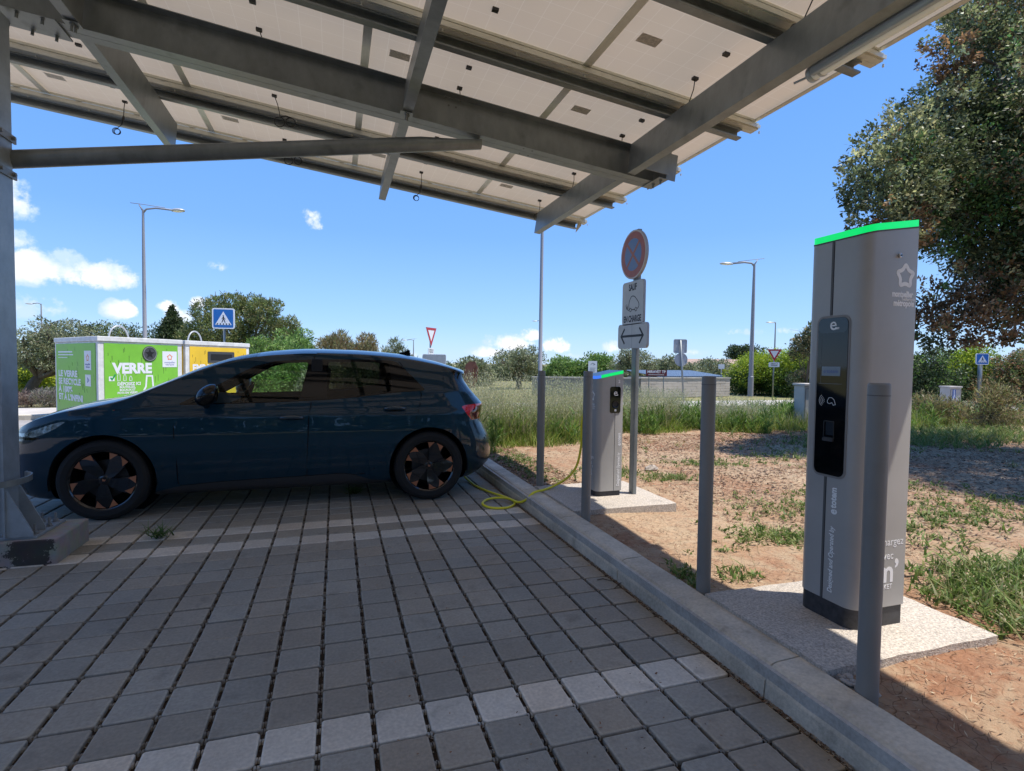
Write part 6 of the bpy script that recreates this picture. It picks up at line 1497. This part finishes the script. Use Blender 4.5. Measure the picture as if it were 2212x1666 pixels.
text('DÉPOSEZ ICI', .085, 'sign_white', pf, 'lettering', Ff(.014) @ Matrix.Translation((Lf * .33, .865, 0)), ext=.0004, bold=.003)
text('BOUTEILLES,\nBOCAUX ET\nPOTS EN VERRE', .058, 'sign_white', pf, 'lettering', Ff(.014) @ Matrix.Translation((Lf * .31, .745, 0)), ext=.0004, bold=.002, align='CENTER')
mb = MB(); 
for k in range(3): ribbon(mb, [(.36, .36 - .04 * k), (.36 + (.5, .42, .3)[k], .36 - .04 * k)], .012, .013, .014, Ff(0))
mb.build('fine_print', 'sign_white', pf); mb = MB(); ribbon(mb, [(.24, .32), (.31, .39)], .015, .013, .014, Ff(0)); ribbon(mb, [(.24, .39), (.31, .32)], .015, .0141, .0151, Ff(0)); mb.build('cross_mark', 'sign_red', pf)
for k, s in enumerate(('LE VERRE', 'SE RECYCLE', 'À 100%', "ET À L’INFINI")):
    text(s, .175, 'sign_white', ps, 'lettering', Fs(.014) @ Matrix.Translation((Ls * .10, 1.04 - .165 * k, 0)), ext=.0005, bold=.008, align='LEFT', sx=(1.35, 1.2, 1.3, 1.2)[k] * Ls / 2.1)
logo(Fs, Ls * .80, 1.33, .38, ps)
mb = MB()
for k in range(3): ribbon(mb, [(Ls * .1, 1.50 - .06 * k), (Ls * (.45, .47, .33)[k], 1.50 - .06 * k)], .03 - .008 * k, .013, .014, Fs(0))
mb.build('fine_print', 'sign_white', ps)
mb = MB(); plate(mb, [(Ls * .74, .82), (Ls * .86, .82), (Ls * .86, 1.05), (Ls * .74, 1.05)], .013, .014, Fs(0)); mb.build('sticker', 'sign_white', ps)
mb = MB(); ribbon(mb, [(Ls * .80 + x, .94 + z) for x, z in circ(.05, 3)], .02, .014, .015, Fs(0), closed=True); mb.build('recycle_mark', 'logo_blue', ps)
A2 = pB2 + (pA - pB) * 1.0
t, Ff, Fs, Lf, Ls, pf, ps = container('recycling_container', 'yellow and white packaging recycling container with slot opening', pB2, pD, A2, 'bin_yellow', (pB2 + pD) / 2)
mb = MB(); plate(mb, [(x + Lf * .52, z + 1.43) for x, z in rrect(Lf * .42, .27, .03)], .012, .024, Ff(0)); rg = mb.build('opening_ring', 'bin_dark', t)
mb = MB(); plate(mb, [(x + Lf * .52, z + 1.43) for x, z in rrect(Lf * .34, .15, .02)], .0243, .026, Ff(0)); mb.build('opening', 'seam_dark', rg)
text('EMBALLAGES', .22, 'sign_white', pf, 'lettering', Ff(.014) @ Matrix.Translation((Lf * .09, 1.17, 0)), ext=.0005, bold=.010, align='LEFT', sx=.95)
text('ET PAPIERS', .22, 'sign_white', pf, 'lettering', Ff(.014) @ Matrix.Translation((Lf * .09, .97, 0)), ext=.0005, bold=.008, align='LEFT')
# ================================================================ STREET LAMPS
def lamp(x, ybase, ytop, d, label, arm=1, arml=1.9, head=.75, r=.075, az=0.0, tail=True, flat=False, zb=0.0, wid=1.0):
    b = px(x, ybase, d); H = px(x, ytop, d)[2]
    t = thing('street_lamp', (b[0], b[1], zb), label, 'street lamp', 'grey street lamps')
    H -= zb; mb = MB(); mb.tube([(0, 0, 0), (0, 0, .9), (0, 0, .92), (0, 0, H * .75), (0, 0, H)], [r * 1.25, r * 1.2, r, r * .72, r * .5], 14); mb.build('pole', 'lamp_grey', t, smooth=True, auto=40)
    D = np.array([RT[0] * math.cos(az) + FW[0] * math.sin(az), RT[1] * math.cos(az) + FW[1] * math.sin(az), 0]) * arm; D /= np.linalg.norm(D)
    f = lambda s, z: (D[0] * s, D[1] * s, H + z)
    mb = MB(); mb.tube([f(0, -.12), f(.12, .02), f(arml * .45, .06), f(arml, .0)], [r * .42] * 4, 8)
    if tail: mb.tube([f(-.45, .24), f(.0, .19), f(arml * .75, .08)], [.012] * 3, 6); mb.tube([f(0, -.05), f(-.14, .18)], [.03, .02], 6)
    mb.build('arm', 'lamp_grey', t, smooth=True)
    mb = MB(); c = f(arml + head * .42, -.02); mb.ell((0, 0, 0), (head / 2, .17 * wid, .075), 18, 8)
    for i, v in enumerate(mb.v): mb.v[i] = (v[0], v[1], v[2] if v[2] > -.02 else -.02)
    a = math.atan2(D[1], D[0]); mb.xf(Matrix.Translation(c) @ Matrix.Rotation(a, 4, 'Z') @ Matrix.Rotation(-.04, 4, 'Y')); hd = mb.build('lamp_head', 'lamp_head_mat', t, smooth=True, auto=50)
    mb = MB(); mb.ell((0, 0, -.025), (head * .36, .12 * wid, .03), 14, 6); mb.xf(Matrix.Translation(c) @ Matrix.Rotation(a, 4, 'Z') @ Matrix.Rotation(-.04, 4, 'Y')); mb.build('lens', 'tube_white', hd, smooth=True)
    return t
lamp(314, 800, 457, 20, 'tall lamp on a grey pole above the green container, arm to the right', 1, 1.05, .50, .075)
lamp(1166, 850, 330, 21, 'grey pole rising behind the farthest bollard, its top hidden by the carport', 1, 1.2, .5, .078)
lamp(1621, 850, 572, 25, 'tall lamp right of the no parking sign, arm to the left', -1, 1.0, .62, .10)
lamp(92, 800, 657, 52, 'distant lamp near the left edge above the olive tree', -1, .8, .75, .09, tail=False)
lamp(487, 800, 641, 50, 'distant lamp head rising over the large pine', 1, .9, .8, .08)
lamp(1672, 800, 697, 55, 'distant lamp above the right give way sign', -1, .12, .95, .09, tail=False)
lamp(893, 800, 735, 75, 'far tiny lamp above the tail of the car roof', -1, .95, .9, .09)
lamp(1166.5, 800, 694, 70, 'distant lamp head beside the middle pole', -1, .45, .75, .09, tail=False)
# ================================================================ ROAD SIGNS
def post_sign(name, label, x, ybase, d, zbase=0.0, r=.03, group=None, lean=0.0):
    b = px(x, ybase, d); t = thing(name, (b[0], b[1], zbase), label, 'sign', group); return t, b
def facing(ang=0.0):
    """plane facing the camera side, turned by ang"""
    x = Vector((RT[0], RT[1], 0)).normalized(); x = Matrix.Rotation(ang, 3, 'Z') @ x; return x
def crossing(label, x, yt, yb, w, d, ang, pole_r=.032, yfoot=860):
    t, b = post_sign('crossing_sign', label, x, 800, d)
    zt = px(x, yt, d)[2]; zb = px(x, yb, d)[2]; h = zt - zb; zc = (zt + zb) / 2
    xd = facing(ang); M = lambda dd: frame((xd.y * (-0) + 0, 0, zc), xd, (0, 0, 1)) @ Matrix.Translation((0, 0, dd))
    mb = MB(); mb.tube([(0, 0, 0), (0, 0, zt - .05)], pole_r, 12); 
    mb.build('pole', 'galv', t, smooth=True)
    mb = MB(); po = pole_r + .012; plate(mb, rrect(h, h, .06), po, po + .04, M(0)); p = mb.build('plate', 'sign_white', t); po -= .035; M_ = M; M = lambda dd: M_(dd + po)
    mb = MB(); plate(mb, rrect(h * .88, h * .88, .03), .075, .077, M(0)); mb.build('blue_field', 'sign_blue', p)
    s = h * .40; mb = MB(); plate(mb, [(-s * .92, -s * .78), (s * .92, -s * .78), (0, s * .85)], .077, .0785, M(0)); mb.build('white_triangle', 'sign_white', p)
    mb = MB(); q = lambda a, k=.07: ribbon(mb, [(u * s, v * s) for u, v in a], s * k, .0786, .080, M(0))
    plate(mb, [(u * s * .08, .33 * s + v * s * .08) for u, v in circ(1, 10)], .0786, .080, M(0)); q([(0, .24), (.02, -.02)], .14); q([(.02, -.02), (.20, -.50)], .1); q([(0, -.02), (-.16, -.50)], .1); q([(0, .18), (.22, -.10)]); q([(0, .18), (-.18, -.08)])
    for k in range(5): u = -.62 + .31 * k; q([(u, -.58), (u * 1.15, -.76)], .12)
    mb.build('walking_figure', 'sign_black', p); return t
crossing('blue pedestrian crossing sign above the yellow container', 485, 667, 711, 43, 17, .25)
crossing('small blue pedestrian crossing sign in front of the right hedge', 2117, 764, 788, 20, 21, -.25, .075)
def yield_sign(label, x, yt, yb, d, ang, plate_y, yfoot, pr=.03):
    t, b = post_sign('give_way_sign', label, x, 800, d)
    zt, zb = px(x, yt, d)[2], px(x, yb, d)[2]; h = zt - zb; xd = facing(ang); zc = zt - h / 3; M = frame((0, 0, zc), xd, (0, 0, 1))
    mb = MB(); mb.tube([(0, 0, 0), (0, 0, zt - .02)], pr, 10); mb.build('pole', 'galv', t, smooth=True)
    tri = lambda k: [(-h * .577 * k, h / 3 * k), (h * .577 * k, h / 3 * k), (0, -h * 2 / 3 * k)]
    mb = MB(); plate(mb, tri(1.04), .03, .05, M); p = mb.build('plate', 'sign_white', t)
    mb = MB(); ribbon(mb, tri(.83), h * .14, .05, .052, M, closed=True); mb.build('red_border', 'sign_red', p)
    z1, z2 = px(x, plate_y[0], d)[2], px(x, plate_y[1], d)[2]; M2 = frame((0, 0, (z1 + z2) / 2), xd, (0, 0, 1)); hh = z1 - z2
    mb = MB(); plate(mb, rrect(hh * (2.2 if ang < .5 else 1.9), hh, .03), .03, .05, M2); q = mb.build('small_plate', 'sign_white', t)
    text('CÉDEZ LE\nPASSAGE', hh * .34, 'sign_black', q, 'lettering', M2 @ Matrix.Translation((0, hh * .0, .051)), ext=.0005, bold=.002); return t
yield_sign('red and white give way sign over the car tail', 929, 709, 748, 24, 1.22, (752, 765), 800)
yield_sign('red and white give way sign in front of the right hedge', 1671, 755, 780, 24.5, -.1, (783, 793), 850)
# back of a direction sign beside it
t, b = post_sign('direction_sign', 'back of a grey framed board behind the left give way sign', 938, 800, 23)
mb = MB(); xd = facing(.2); M = frame((0, 0, px(938, 778, 23)[2]), xd, (0, 0, 1)); plate(mb, rrect(.95, .46, .05), 0, .04, M); mb.build('board', 'sign_back', t)
mb = MB(); ribbon(mb, rrect(.95, .46, .05), .035, -.012, .0, M, closed=True); mb.build('frame', 'sign_white', t)
mb = MB(); mb.tube([(xd.x * .4, xd.y * .4, 0), (xd.x * .4, xd.y * .4, 1.6)], .025, 8); mb.tube([(-xd.x * .4, -xd.y * .4, 0), (-xd.x * .4, -xd.y * .4, 1.6)], .025, 8); mb.build('leg', 'galv', t, smooth=True)
# rear view of square + round sign, slightly leaning pole
d = 19; t, b = post_sign('road_sign', 'backs of a square and a round sign on one leaning pole in the weeds', 1479, 800, d)
xd = facing(.1)
top = px(1470, 735, d) - np.array([b[0], b[1], 0]); 
mb = MB(); mb.tube([(0, 0, 0), (top[0], top[1], top[2])], .032, 10); mb.build('pole', 'galv', t, smooth=True)
lean = Matrix.Rotation(0.08, 4, 'Y')
for nm, yc, kind in (('square_plate', 748, 0), ('round_plate', 777, 1)):
    c = px(1470.5 if kind == 0 else 1472, yc, d); M = frame((c[0] - b[0], c[1] - b[1], c[2]), xd, (0, 0, 1)); mb = MB()
    if kind == 0: plate(mb, rrect(.46, .46, .04), -.075, -.045, M); ribbon(mb, rrect(.46, .46, .04), .02, -.044, -.03, M, closed=True)
    else: plate(mb, circ(.225, 28), -.075, -.045, M); ribbon(mb, circ(.225, 28), .02, -.044, -.03, M, closed=True)
    mb.build(nm, 'sign_back', t)
# white site notice and a small street-name sign
def board(name, label, x, y0, y1, w, d, cat, m='sign_white'):
    t, b = post_sign(name, label, x, 800, d); t['category'] = cat; z0, z1 = px(x, y1, d)[2], px(x, y0, d)[2]; xd = facing(0); M = frame((0, 0, (z0 + z1) / 2), xd, (0, 0, 1))
    mb = MB(); plate(mb, rrect(w / FD * d, z1 - z0, .01, 1), 0, .02, M); p = mb.build('board', m, t); mb = MB(); mb.tube([(0, 0, 0), (0, 0, z1)], .02, 8); mb.build('post', 'galv', t, smooth=True); return t, M, z1 - z0, p
t, M, h, p = board('notice_board', 'white site notice just above the short totem', 1280, 780, 812, 19, 22, 'notice')
mb = MB()
for k in range(7): ribbon(mb, [(-.12, .02 - .035 * k), (.12 - .02 * (k % 3), .02 - .035 * k)], .010, .021, .022, M)
ribbon(mb, [(-.08, .16), (0, .21), (.09, .17), (.02, .13)], .02, .021, .022, M); mb.build('print', 'dim_print', p)
t, M, h, p = board('street_name_sign', 'small white street name sign left of the yellow green hedge', 1558, 787, 797, 13, 26, 'sign')
# ================================================================ WALL, BUILDINGS, SCULPTURE, CABINETS
def wall(name, label, x0, x1, yt, d0, d1, m, courses, th=.2, cat='wall'):
    a, b = px(x0, 800, d0), px(x1, 800, d1); zt = px(x0, yt, d0)[2]; L = np.linalg.norm((b - a)[:2]); ang = math.atan2(b[1] - a[1], b[0] - a[0])
    t = thing(name, (a[0], a[1], 0), label, cat, rz=ang); mb = MB(); ch = zt / courses; bl_ = .55
    for c in range(courses):
        o = (c % 2) * bl_ / 2; k = 0; s = -o
        while s < L:
            e = min(s + bl_, L); q = max(s, 0)
            if e - q > .02: mb.box(q + .006, e - .006, random.uniform(-.004, .004), th, c * ch + .005, (c + 1) * ch - .005)
            s += bl_
    mb.box(0, L, .012, th - .005, 0, zt - .01); mb.build('blockwork', m, t)
    mb = MB(); mb.box(-.02, L + .02, -.03, th + .03, zt + .001, zt + .05); mb.build('coping', 'concrete', t); return t, L, zt
wall('wall', 'pale block wall behind the weeds, right of the no parking sign', 1385, 1578, 818, 23, 25, 'wall_block', 7)
wall('wall', 'grey block wall behind the weeds, left of the no parking sign', 1150, 1383, 816, 23, 23, 'wall_grey', 7)
# metal shed roof behind the wall
a, b = px(1425, 800, 27), px(1570, 800, 29); L = np.linalg.norm((b - a)[:2]); t = thing('shed', (a[0], a[1], 0), 'low shed with blue grey corrugated roof behind the pale wall', 'shed', rz=math.atan2(b[1] - a[1], b[0] - a[0]))
z1 = px(1500, 815, 27)[2]; z2 = px(1500, 802, 30)[2]
mb = MB(); mb.box(0, L, .1, 2.5, 0, z1 - .02); mb.build('wall', 'wall_grey', t)
mb = MB(); n = int(L / .12)
for k in range(n): x = k * L / n; mb.add([(x, 0, z1), (x + .03, 0, z1 + .035), (x + .07, 0, z1 + .035), (x + .10, 0, z1), (x, 2.6, z2), (x + .03, 2.6, z2 + .035), (x + .07, 2.6, z2 + .035), (x + .10, 2.6, z2)], [(0, 1, 5, 4), (1, 2, 6, 5), (2, 3, 7, 6)])
mb.add([(0, 0, z1 - .01), (L, 0, z1 - .01), (L, 2.6, z2 - .01), (0, 2.6, z2 - .01)], [(0, 1, 2, 3)])
for k in range(4): mb.box(0, L, -.02 - .0 * k, -.01, z1 - .05 + .03 * k * 0, z1)
mb.build('roof', 'roof_metal', t)
t = thing('business_sign', px(1418, 800, 22.4) * [1, 1, 0], 'dark red board with white lettering standing above the wall', 'sign')
zc = px(1418, 806, 22.4)[2]; M = frame((0, 0, zc), facing(0), (0, 0, 1)); mb = MB(); plate(mb, rrect(.86, .25, .01, 1), 0, .02, M); p = mb.build('board', 'miravet_red', t)
text('MIRAVET TP', .15, 'sign_white', p, 'lettering', M @ Matrix.Translation((0, .045, .022)), ext=.0005, bold=.004, sx=.92); text('04 67 00 00 00', .06, 'sign_white', p, 'lettering', M @ Matrix.Translation((0, -.07, .022)), ext=.0005, bold=.001) if False else None
mb = MB(); 
for k in range(14): ribbon(mb, [(-.32 + k * .046, -.07), (-.29 + k * .046, -.07)], .03, .021, .0225, M)
mb.build('small_print', 'sign_plate', p); mb = MB(); mb.tube([(facing(0).x * .3, facing(0).y * .3, 0), (facing(0).x * .3, facing(0).y * .3, zc)], .02, 8); mb.tube([(-facing(0).x * .3, -facing(0).y * .3, 0), (-facing(0).x * .3, -facing(0).y * .3, zc)], .02, 8); mb.build('post', 'galv', t)
# far house with tiled roof
c = px(1590, 800, 55); t = thing('house', (c[0], c[1], 0), 'low house with a long pale tiled roof behind the right hedge', 'house', rz=math.atan2(RT[1], RT[0]))
zr = px(1590, 776, 55)[2]; ze = px(1590, 792, 50)[2]
mb = MB(); mb.box(-4.6, 3.4, 0, 6, 0, ze); mb.add([(-4.6, 0, ze), (-4.6, 6, ze), (-4.6, 3, zr)], [(0, 1, 2)]); mb.build('wall', 'render_wall', t)
mb = MB(); mb.add([(-4.9, -.35, ze - .08), (3.7, -.35, ze - .08), (3.7, 3, zr), (-4.9, 3, zr), (-4.9, 6.35, ze - .08), (3.7, 6.35, ze - .08)], [(0, 1, 2, 3), (3, 2, 5, 4)]); q = mb.build('roof', 'roof_tile', t); s_ = q.modifiers.new('s', 'SOLIDIFY'); s_.thickness = .12
# rusty sculpture
d = 26; c = px(1018, 800, d); t = thing('sculpture', (c[0], c[1], 0), 'rusty curved steel sculpture behind the car tail', 'sculpture')
xd = facing(0); S0 = lambda x, y: ((x - 1018) / FD * d, px(x, y, d)[2])
mb = MB(); M = frame((0, 0, 0), xd, (0, 0, 1))
plate(mb, [S0(*q) for q in ((1004, 835), (1003, 805), (1006, 788), (1014, 781), (1026, 781), (1029, 786), (1023, 800), (1019, 820), (1012, 834))], 0, .12, M); plate(mb, [S0(*q) for q in ((1014, 840), (1016, 815), (1023, 795), (1029, 788), (1033, 800), (1030, 822), (1026, 838))], -.22, -.02, M); mb.build('steel_plate', 'rust', t)
# cabinets
def cabinet(label, x0, x1, yt, d, zb=.08, dep=.35, m='cabinet', ang=.12):
    c = px((x0 + x1) / 2, 800, d); w = (x1 - x0) / FD * d; zt = px(x0, yt, d)[2]; t = thing('utility_cabinet', (c[0], c[1], zb), label, 'cabinet', rz=math.atan2(RT[1], RT[0]) + ang)
    mb = MB(); mb.box(-w / 2, w / 2, 0, dep, -.1, zt - zb); mb.build('housing', m, t, bevel=.012)
    mb = MB(); mb.box(-w / 2 - .02, w / 2 + .02, -.03, dep + .03, zt - zb + .001, zt - zb + .05); mb.build('lid', m, t, bevel=.008)
    mb = MB(); ribbon(mb, [(-w * .42, .08), (w * .42, .08), (w * .42, zt - zb - .06), (-w * .42, zt - zb - .06)], .008, 0, .003, frame((0, -.001, 0), (1, 0, 0), (0, 0, 1)), closed=True); mb.build('door_joint', 'totem_seam', t); return t, w, zt - zb
cabinet('beige cabinet half hidden by the left edge of the tall totem', 1738, 1775, 834, 11.5)
t, w, h = cabinet('pale cabinet with blue marking beside the right road', 2052, 2080, 838, 17.5, .1)
mb = MB(); plate(mb, [(-w * .25, h * .35), (w * .02, h * .35), (w * .02, h * .92), (-w * .25, h * .92)], .0, .004, frame((0, -.001, 0), (1, 0, 0), (0, 0, 1))); mb.build('marking', 'cabinet_blue', t)
mb = MB(); ribbon(mb, [(-w * .12, h * .9), (-w * .10, h * .62), (-w * .18, h * .45), (-w * .08, h * .38), (-w * .06, h * .12)], .03, .004, .006, frame((0, -.001, 0), (1, 0, 0), (0, 0, 1))); mb.build('white_drawing', 'sign_white', t)
# ---- pieces that sit apart become objects of their own
def explode(names, tol=.006):
    for o in [o for o in bpy.data.objects if o.type == 'MESH' and o.name.split('.')[0] in names]:
        me = o.data; n = len(me.vertices); p = list(range(n))
        def f(a):
            while p[a] != a: p[a] = p[p[a]]; a = p[a]
            return a
        for e in me.edges:
            a, b = f(e.vertices[0]), f(e.vertices[1])
            if a != b: p[a] = b
        isl = {}
        for i in range(n): isl.setdefault(f(i), []).append(i)
        if len(isl) < 2: continue
        co_ = np.empty(n * 3); me.vertices.foreach_get('co', co_); co_ = co_.reshape(-1, 3)
        bb = [[co_[v].min(0), co_[v].max(0), v] for v in isl.values()]; ch = True
        while ch:
            ch = False
            for i in range(len(bb)):
                for j in range(i + 1, len(bb)):
                    if np.all(bb[i][0] <= bb[j][1] + tol) and np.all(bb[j][0] <= bb[i][1] + tol):
                        bb[i] = [np.minimum(bb[i][0], bb[j][0]), np.maximum(bb[i][1], bb[j][1]), bb[i][2] + bb[j][2]]; bb.pop(j); ch = True; break
                if ch: break
        if len(bb) < 2: continue
        own = np.empty(n, int)
        for k, q in enumerate(bb): own[q[2]] = k
        fk_ = [own[pl_.vertices[0]] for pl_ in me.polygons]
        for k in range(len(bb)):
            fs = [pl_ for pl_, q in zip(me.polygons, fk_) if q == k]; used = sorted({v for pl_ in fs for v in pl_.vertices}); mp = {v: i for i, v in enumerate(used)}
            if not fs: continue
            m2 = bpy.data.meshes.new(me.name); m2.from_pydata([tuple(co_[v]) for v in used], [], [[mp[v] for v in pl_.vertices] for pl_ in fs])
            for m_ in me.materials: m2.materials.append(m_)
            m2.polygons.foreach_set('material_index', [pl_.material_index for pl_ in fs]); m2.polygons.foreach_set('use_smooth', [pl_.use_smooth for pl_ in fs]); m2.update()
            if k == 0: first = m2
            else:
                c = o.copy(); c.data = m2; COL.objects.link(c)
                c.parent = o.parent
        o.data = first
explode({'panel_gap', 'wheel_arch_liner', 'beam_bracket', 'bolt', 'anchor_bolt', 'gusset', 'brace_collar', 'bumper_lip', 'door_seam', 'door_edge', 'quarter_window', 'side_skirt', 'window_trim', 'tail_light_lens', 'headlight_strip', 'leg', 'post', 'steel_plate', 'end_cap', 'haunch_plate', 'spoiler_side', 'screen_line', 'cross_beam', 'brand_letter_', 'copper_tip', 'arm', 'underbody', 'plug_mark_'})
# unseen woods added behind the camera and left, darkening the car and screen reflections
V_, F_, C__ = leaf_cloud([(x, -17 + 1.5 * math.sin(x), 2.2 + .8 * math.sin(x * 1.7), 2.2, 1.6, 2.2) for x in range(-30, 34, 2)] + [(-27 + math.sin(y), y, 2.3, 1.6, 2.2, 2.4) for y in range(-16, 8, 2)], 30000, .5, G_DARK, 77, sub=8, asp=.6)
w_ = bpy.data.objects.new('woodland', npmesh('woodland', V_, F_, C__, 'leaf')); COL.objects.link(w_); tag(w_, kind='stuff')
# ================================================================ CAMERA, LIGHT, SKY
cam = bpy.data.cameras.new('camera'); co = bpy.data.objects.new('camera', cam); COL.objects.link(co); sc.camera = co
cam.sensor_fit = 'HORIZONTAL'; cam.sensor_width = 36; cam.lens = 1370.4264 / 2560 * 36; cam.clip_end = 2000; cam.clip_start = .05
co.matrix_world = Matrix(((RT[0], UP[0], -FW[0], CAM[0]), (RT[1], UP[1], -FW[1], CAM[1]), (RT[2], UP[2], -FW[2], CAM[2]), (0, 0, 0, 1)))
SUN = Vector((0.36, -0.17, 1.0)).normalized(); EL = math.asin(SUN.z); AZ = math.atan2(SUN.x, SUN.y)
sl_ = bpy.data.lights.new('sun', 'SUN'); so = bpy.data.objects.new('sun', sl_); COL.objects.link(so); sl_.energy = SUN_E; sl_.angle = R(.55); sl_.color = (1, .95, .88)
so.rotation_euler = SUN.to_track_quat('Z', 'Y').to_euler()
w = bpy.data.worlds.new('World'); sc.world = w; w.use_nodes = True; N, L = w.node_tree.nodes, w.node_tree.links
bg = N['Background']; bg.inputs['Strength'].default_value = SKY_E
sky = N.new('ShaderNodeTexSky'); sky.sky_type = 'NISHITA'; sky.sun_disc = False; sky.sun_elevation = EL; sky.sun_rotation = AZ; sky.altitude = 60; sky.air_density = 1.0; sky.dust_density = .2; sky.ozone_density = 3.0
tc = N.new('ShaderNodeTexCoord'); nrm = N.new('ShaderNodeVectorMath'); nrm.operation = 'NORMALIZE'; L.new(tc.outputs['Generated'], nrm.inputs[0])
def math_(op, a, b=None, c=None, cl=False):
    m = N.new('ShaderNodeMath'); m.operation = op; m.use_clamp = cl
    for i, v in enumerate((a, b, c)):
        if v is None: continue
        if isinstance(v, (int, float)): m.inputs[i].default_value = v
        else: L.new(v, m.inputs[i])
    return m.outputs[0]
def dirv(x, y):
    d = FW + RT * (x - 1106) / FD + UP * (833 - y) / FD; return d / np.linalg.norm(d)
def dot(v):
    d = N.new('ShaderNodeVectorMath'); d.operation = 'DOT_PRODUCT'; L.new(nrm.outputs['Vector'], d.inputs[0]); d.inputs[1].default_value = tuple(v); return d.outputs['Value']
def noise_(s, d, r=.6):
    n = N.new('ShaderNodeTexNoise'); n.inputs['Scale'].default_value = s; n.inputs['Detail'].default_value = d; n.inputs['Roughness'].default_value = r; L.new(nrm.outputs['Vector'], n.inputs['Vector']); return n.outputs['Fac']
# clear blue that pales towards the horizon, laid over the physical sky by elevation
cr = N.new('ShaderNodeValToRGB'); e = cr.color_ramp.elements
for _ in range(3): e.new(.5)
for k, (p_, c_) in enumerate(((0.0, (2.2, 3.5, 5.3)), (.07, (1.5, 2.9, 5.2)), (.22, (.88, 2.15, 5.0)), (.5, (.58, 1.75, 4.7)), (1.0, (.36, 1.15, 3.4)))): e[k].position = p_; e[k].color = (*[v / 6 for v in c_], 1)
L.new(dot((0, 0, 1)), cr.inputs['Fac'])
sm_ = N.new('ShaderNodeVectorMath'); sm_.operation = 'SCALE'; sm_.inputs['Scale'].default_value = 6 * SKY_K; L.new(cr.outputs['Color'], sm_.inputs[0])
hs = N.new('ShaderNodeMix'); hs.data_type = 'RGBA'; hs.inputs['Factor'].default_value = .8; L.new(sky.outputs['Color'], hs.inputs['A']); L.new(sm_.outputs['Vector'], hs.inputs['B'])
tot = None
for (x, y, rx, ry, s) in ((22, 430, 85, 70, .95), (80, 588, 110, 56, 1.1), (190, 596, 125, 50, 1.05), (150, 560, 50, 26, .8), (60, 668, 120, 36, .42), (258, 672, 50, 28, 1.0), (675, 484, 34, 34, .62), (1112, 742, 66, 30, 1.0), (1145, 728, 36, 24, 1.0), (1055, 762, 50, 16, .8), (1205, 752, 44, 28, 1.0), (1250, 770, 80, 16, .6), (362, 664, 30, 20, .7), (430, 658, 26, 20, .8), (385, 690, 50, 26, .7), (500, 645, 60, 14, .45), (470, 580, 30, 14, .32), (420, 608, 40, 12, .3), (1650, 718, 160, 9, .3), (905, 768, 46, 10, .6), (2150, 728, 110, 24, .4), (1320, 752, 34, 16, .5), (1490, 762, 40, 10, .45), (20, 520, 60, 30, .5)):
    c = dirv(x, y); rgt = np.cross(c, [0, 0, 1.]); rgt /= np.linalg.norm(rgt); u_ = np.cross(rgt, c); q_ = 1 / math.sqrt(1 + ((x - 1106) / FD) ** 2)
    a = math_('DIVIDE', dot(rgt), rx / FD * q_ * q_); b = math_('DIVIDE', dot(u_), ry / FD * q_)
    b2 = math_('MULTIPLY', b, math_('ADD', 1.0, math_('MULTIPLY', math_('LESS_THAN', b, 0.0), .5)))
    r2 = math_('ADD', math_('MULTIPLY', a, a), math_('MULTIPLY', b2, b2)); front = math_('GREATER_THAN', dot(c), .3)
    m_ = math_('SUBTRACT', s, math_('MULTIPLY', r2, s)); m_ = math_('SUBTRACT', math_('MULTIPLY', math_('ADD', m_, 2.0), front), 2.0)
    tot = m_ if tot is None else math_('SMOOTH_MAX', tot, m_, .18)
nz = math_('ADD', math_('MULTIPLY', math_('SUBTRACT', noise_(13, 10, .62), .5), 3.4), math_('MULTIPLY', math_('SUBTRACT', noise_(42, 8, .65), .5), 1.5))
cm = N.new('ShaderNodeMapRange'); cm.interpolation_type = 'SMOOTHSTEP'; cm.inputs['From Min'].default_value = .18; cm.inputs['From Max'].default_value = .72
L.new(math_('ADD', tot, nz), cm.inputs['Value'])
guard = N.new('ShaderNodeMapRange'); guard.inputs['From Min'].default_value = -1.3; guard.inputs['From Max'].default_value = -.5; L.new(tot, guard.inputs['Value'])
cc = N.new('ShaderNodeMix'); cc.data_type = 'RGBA'; cc.inputs['A'].default_value = tuple(v * SKY_K for v in (3.0, 3.9, 5.1)) + (1,); cc.inputs['B'].default_value = tuple(v * SKY_K for v in (5.5, 5.4, 5.5)) + (1,)
L.new(math_('MULTIPLY', math_('SUBTRACT', math_('ADD', noise_(17, 8, .6), math_('MULTIPLY', tot, .18)), .50), 5, cl=True), cc.inputs['Factor'])
mx = N.new('ShaderNodeMix'); mx.data_type = 'RGBA'; L.new(math_('MULTIPLY', math_('MULTIPLY', cm.outputs['Result'], .94), guard.outputs['Result']), mx.inputs['Factor']); L.new(hs.outputs['Result'], mx.inputs['A']); L.new(cc.outputs['Result'], mx.inputs['B'])
L.new(mx.outputs['Result'], bg.inputs['Color'])
sc.view_settings.view_transform = 'Standard'; sc.view_settings.look = 'None'; sc.view_settings.exposure = EXPO; sc.view_settings.gamma = 1
sc.render.engine = 'CYCLES'; sc.cycles.max_bounces = 8; sc.cycles.transparent_max_bounces = 16; sc.cycles.use_denoising = True
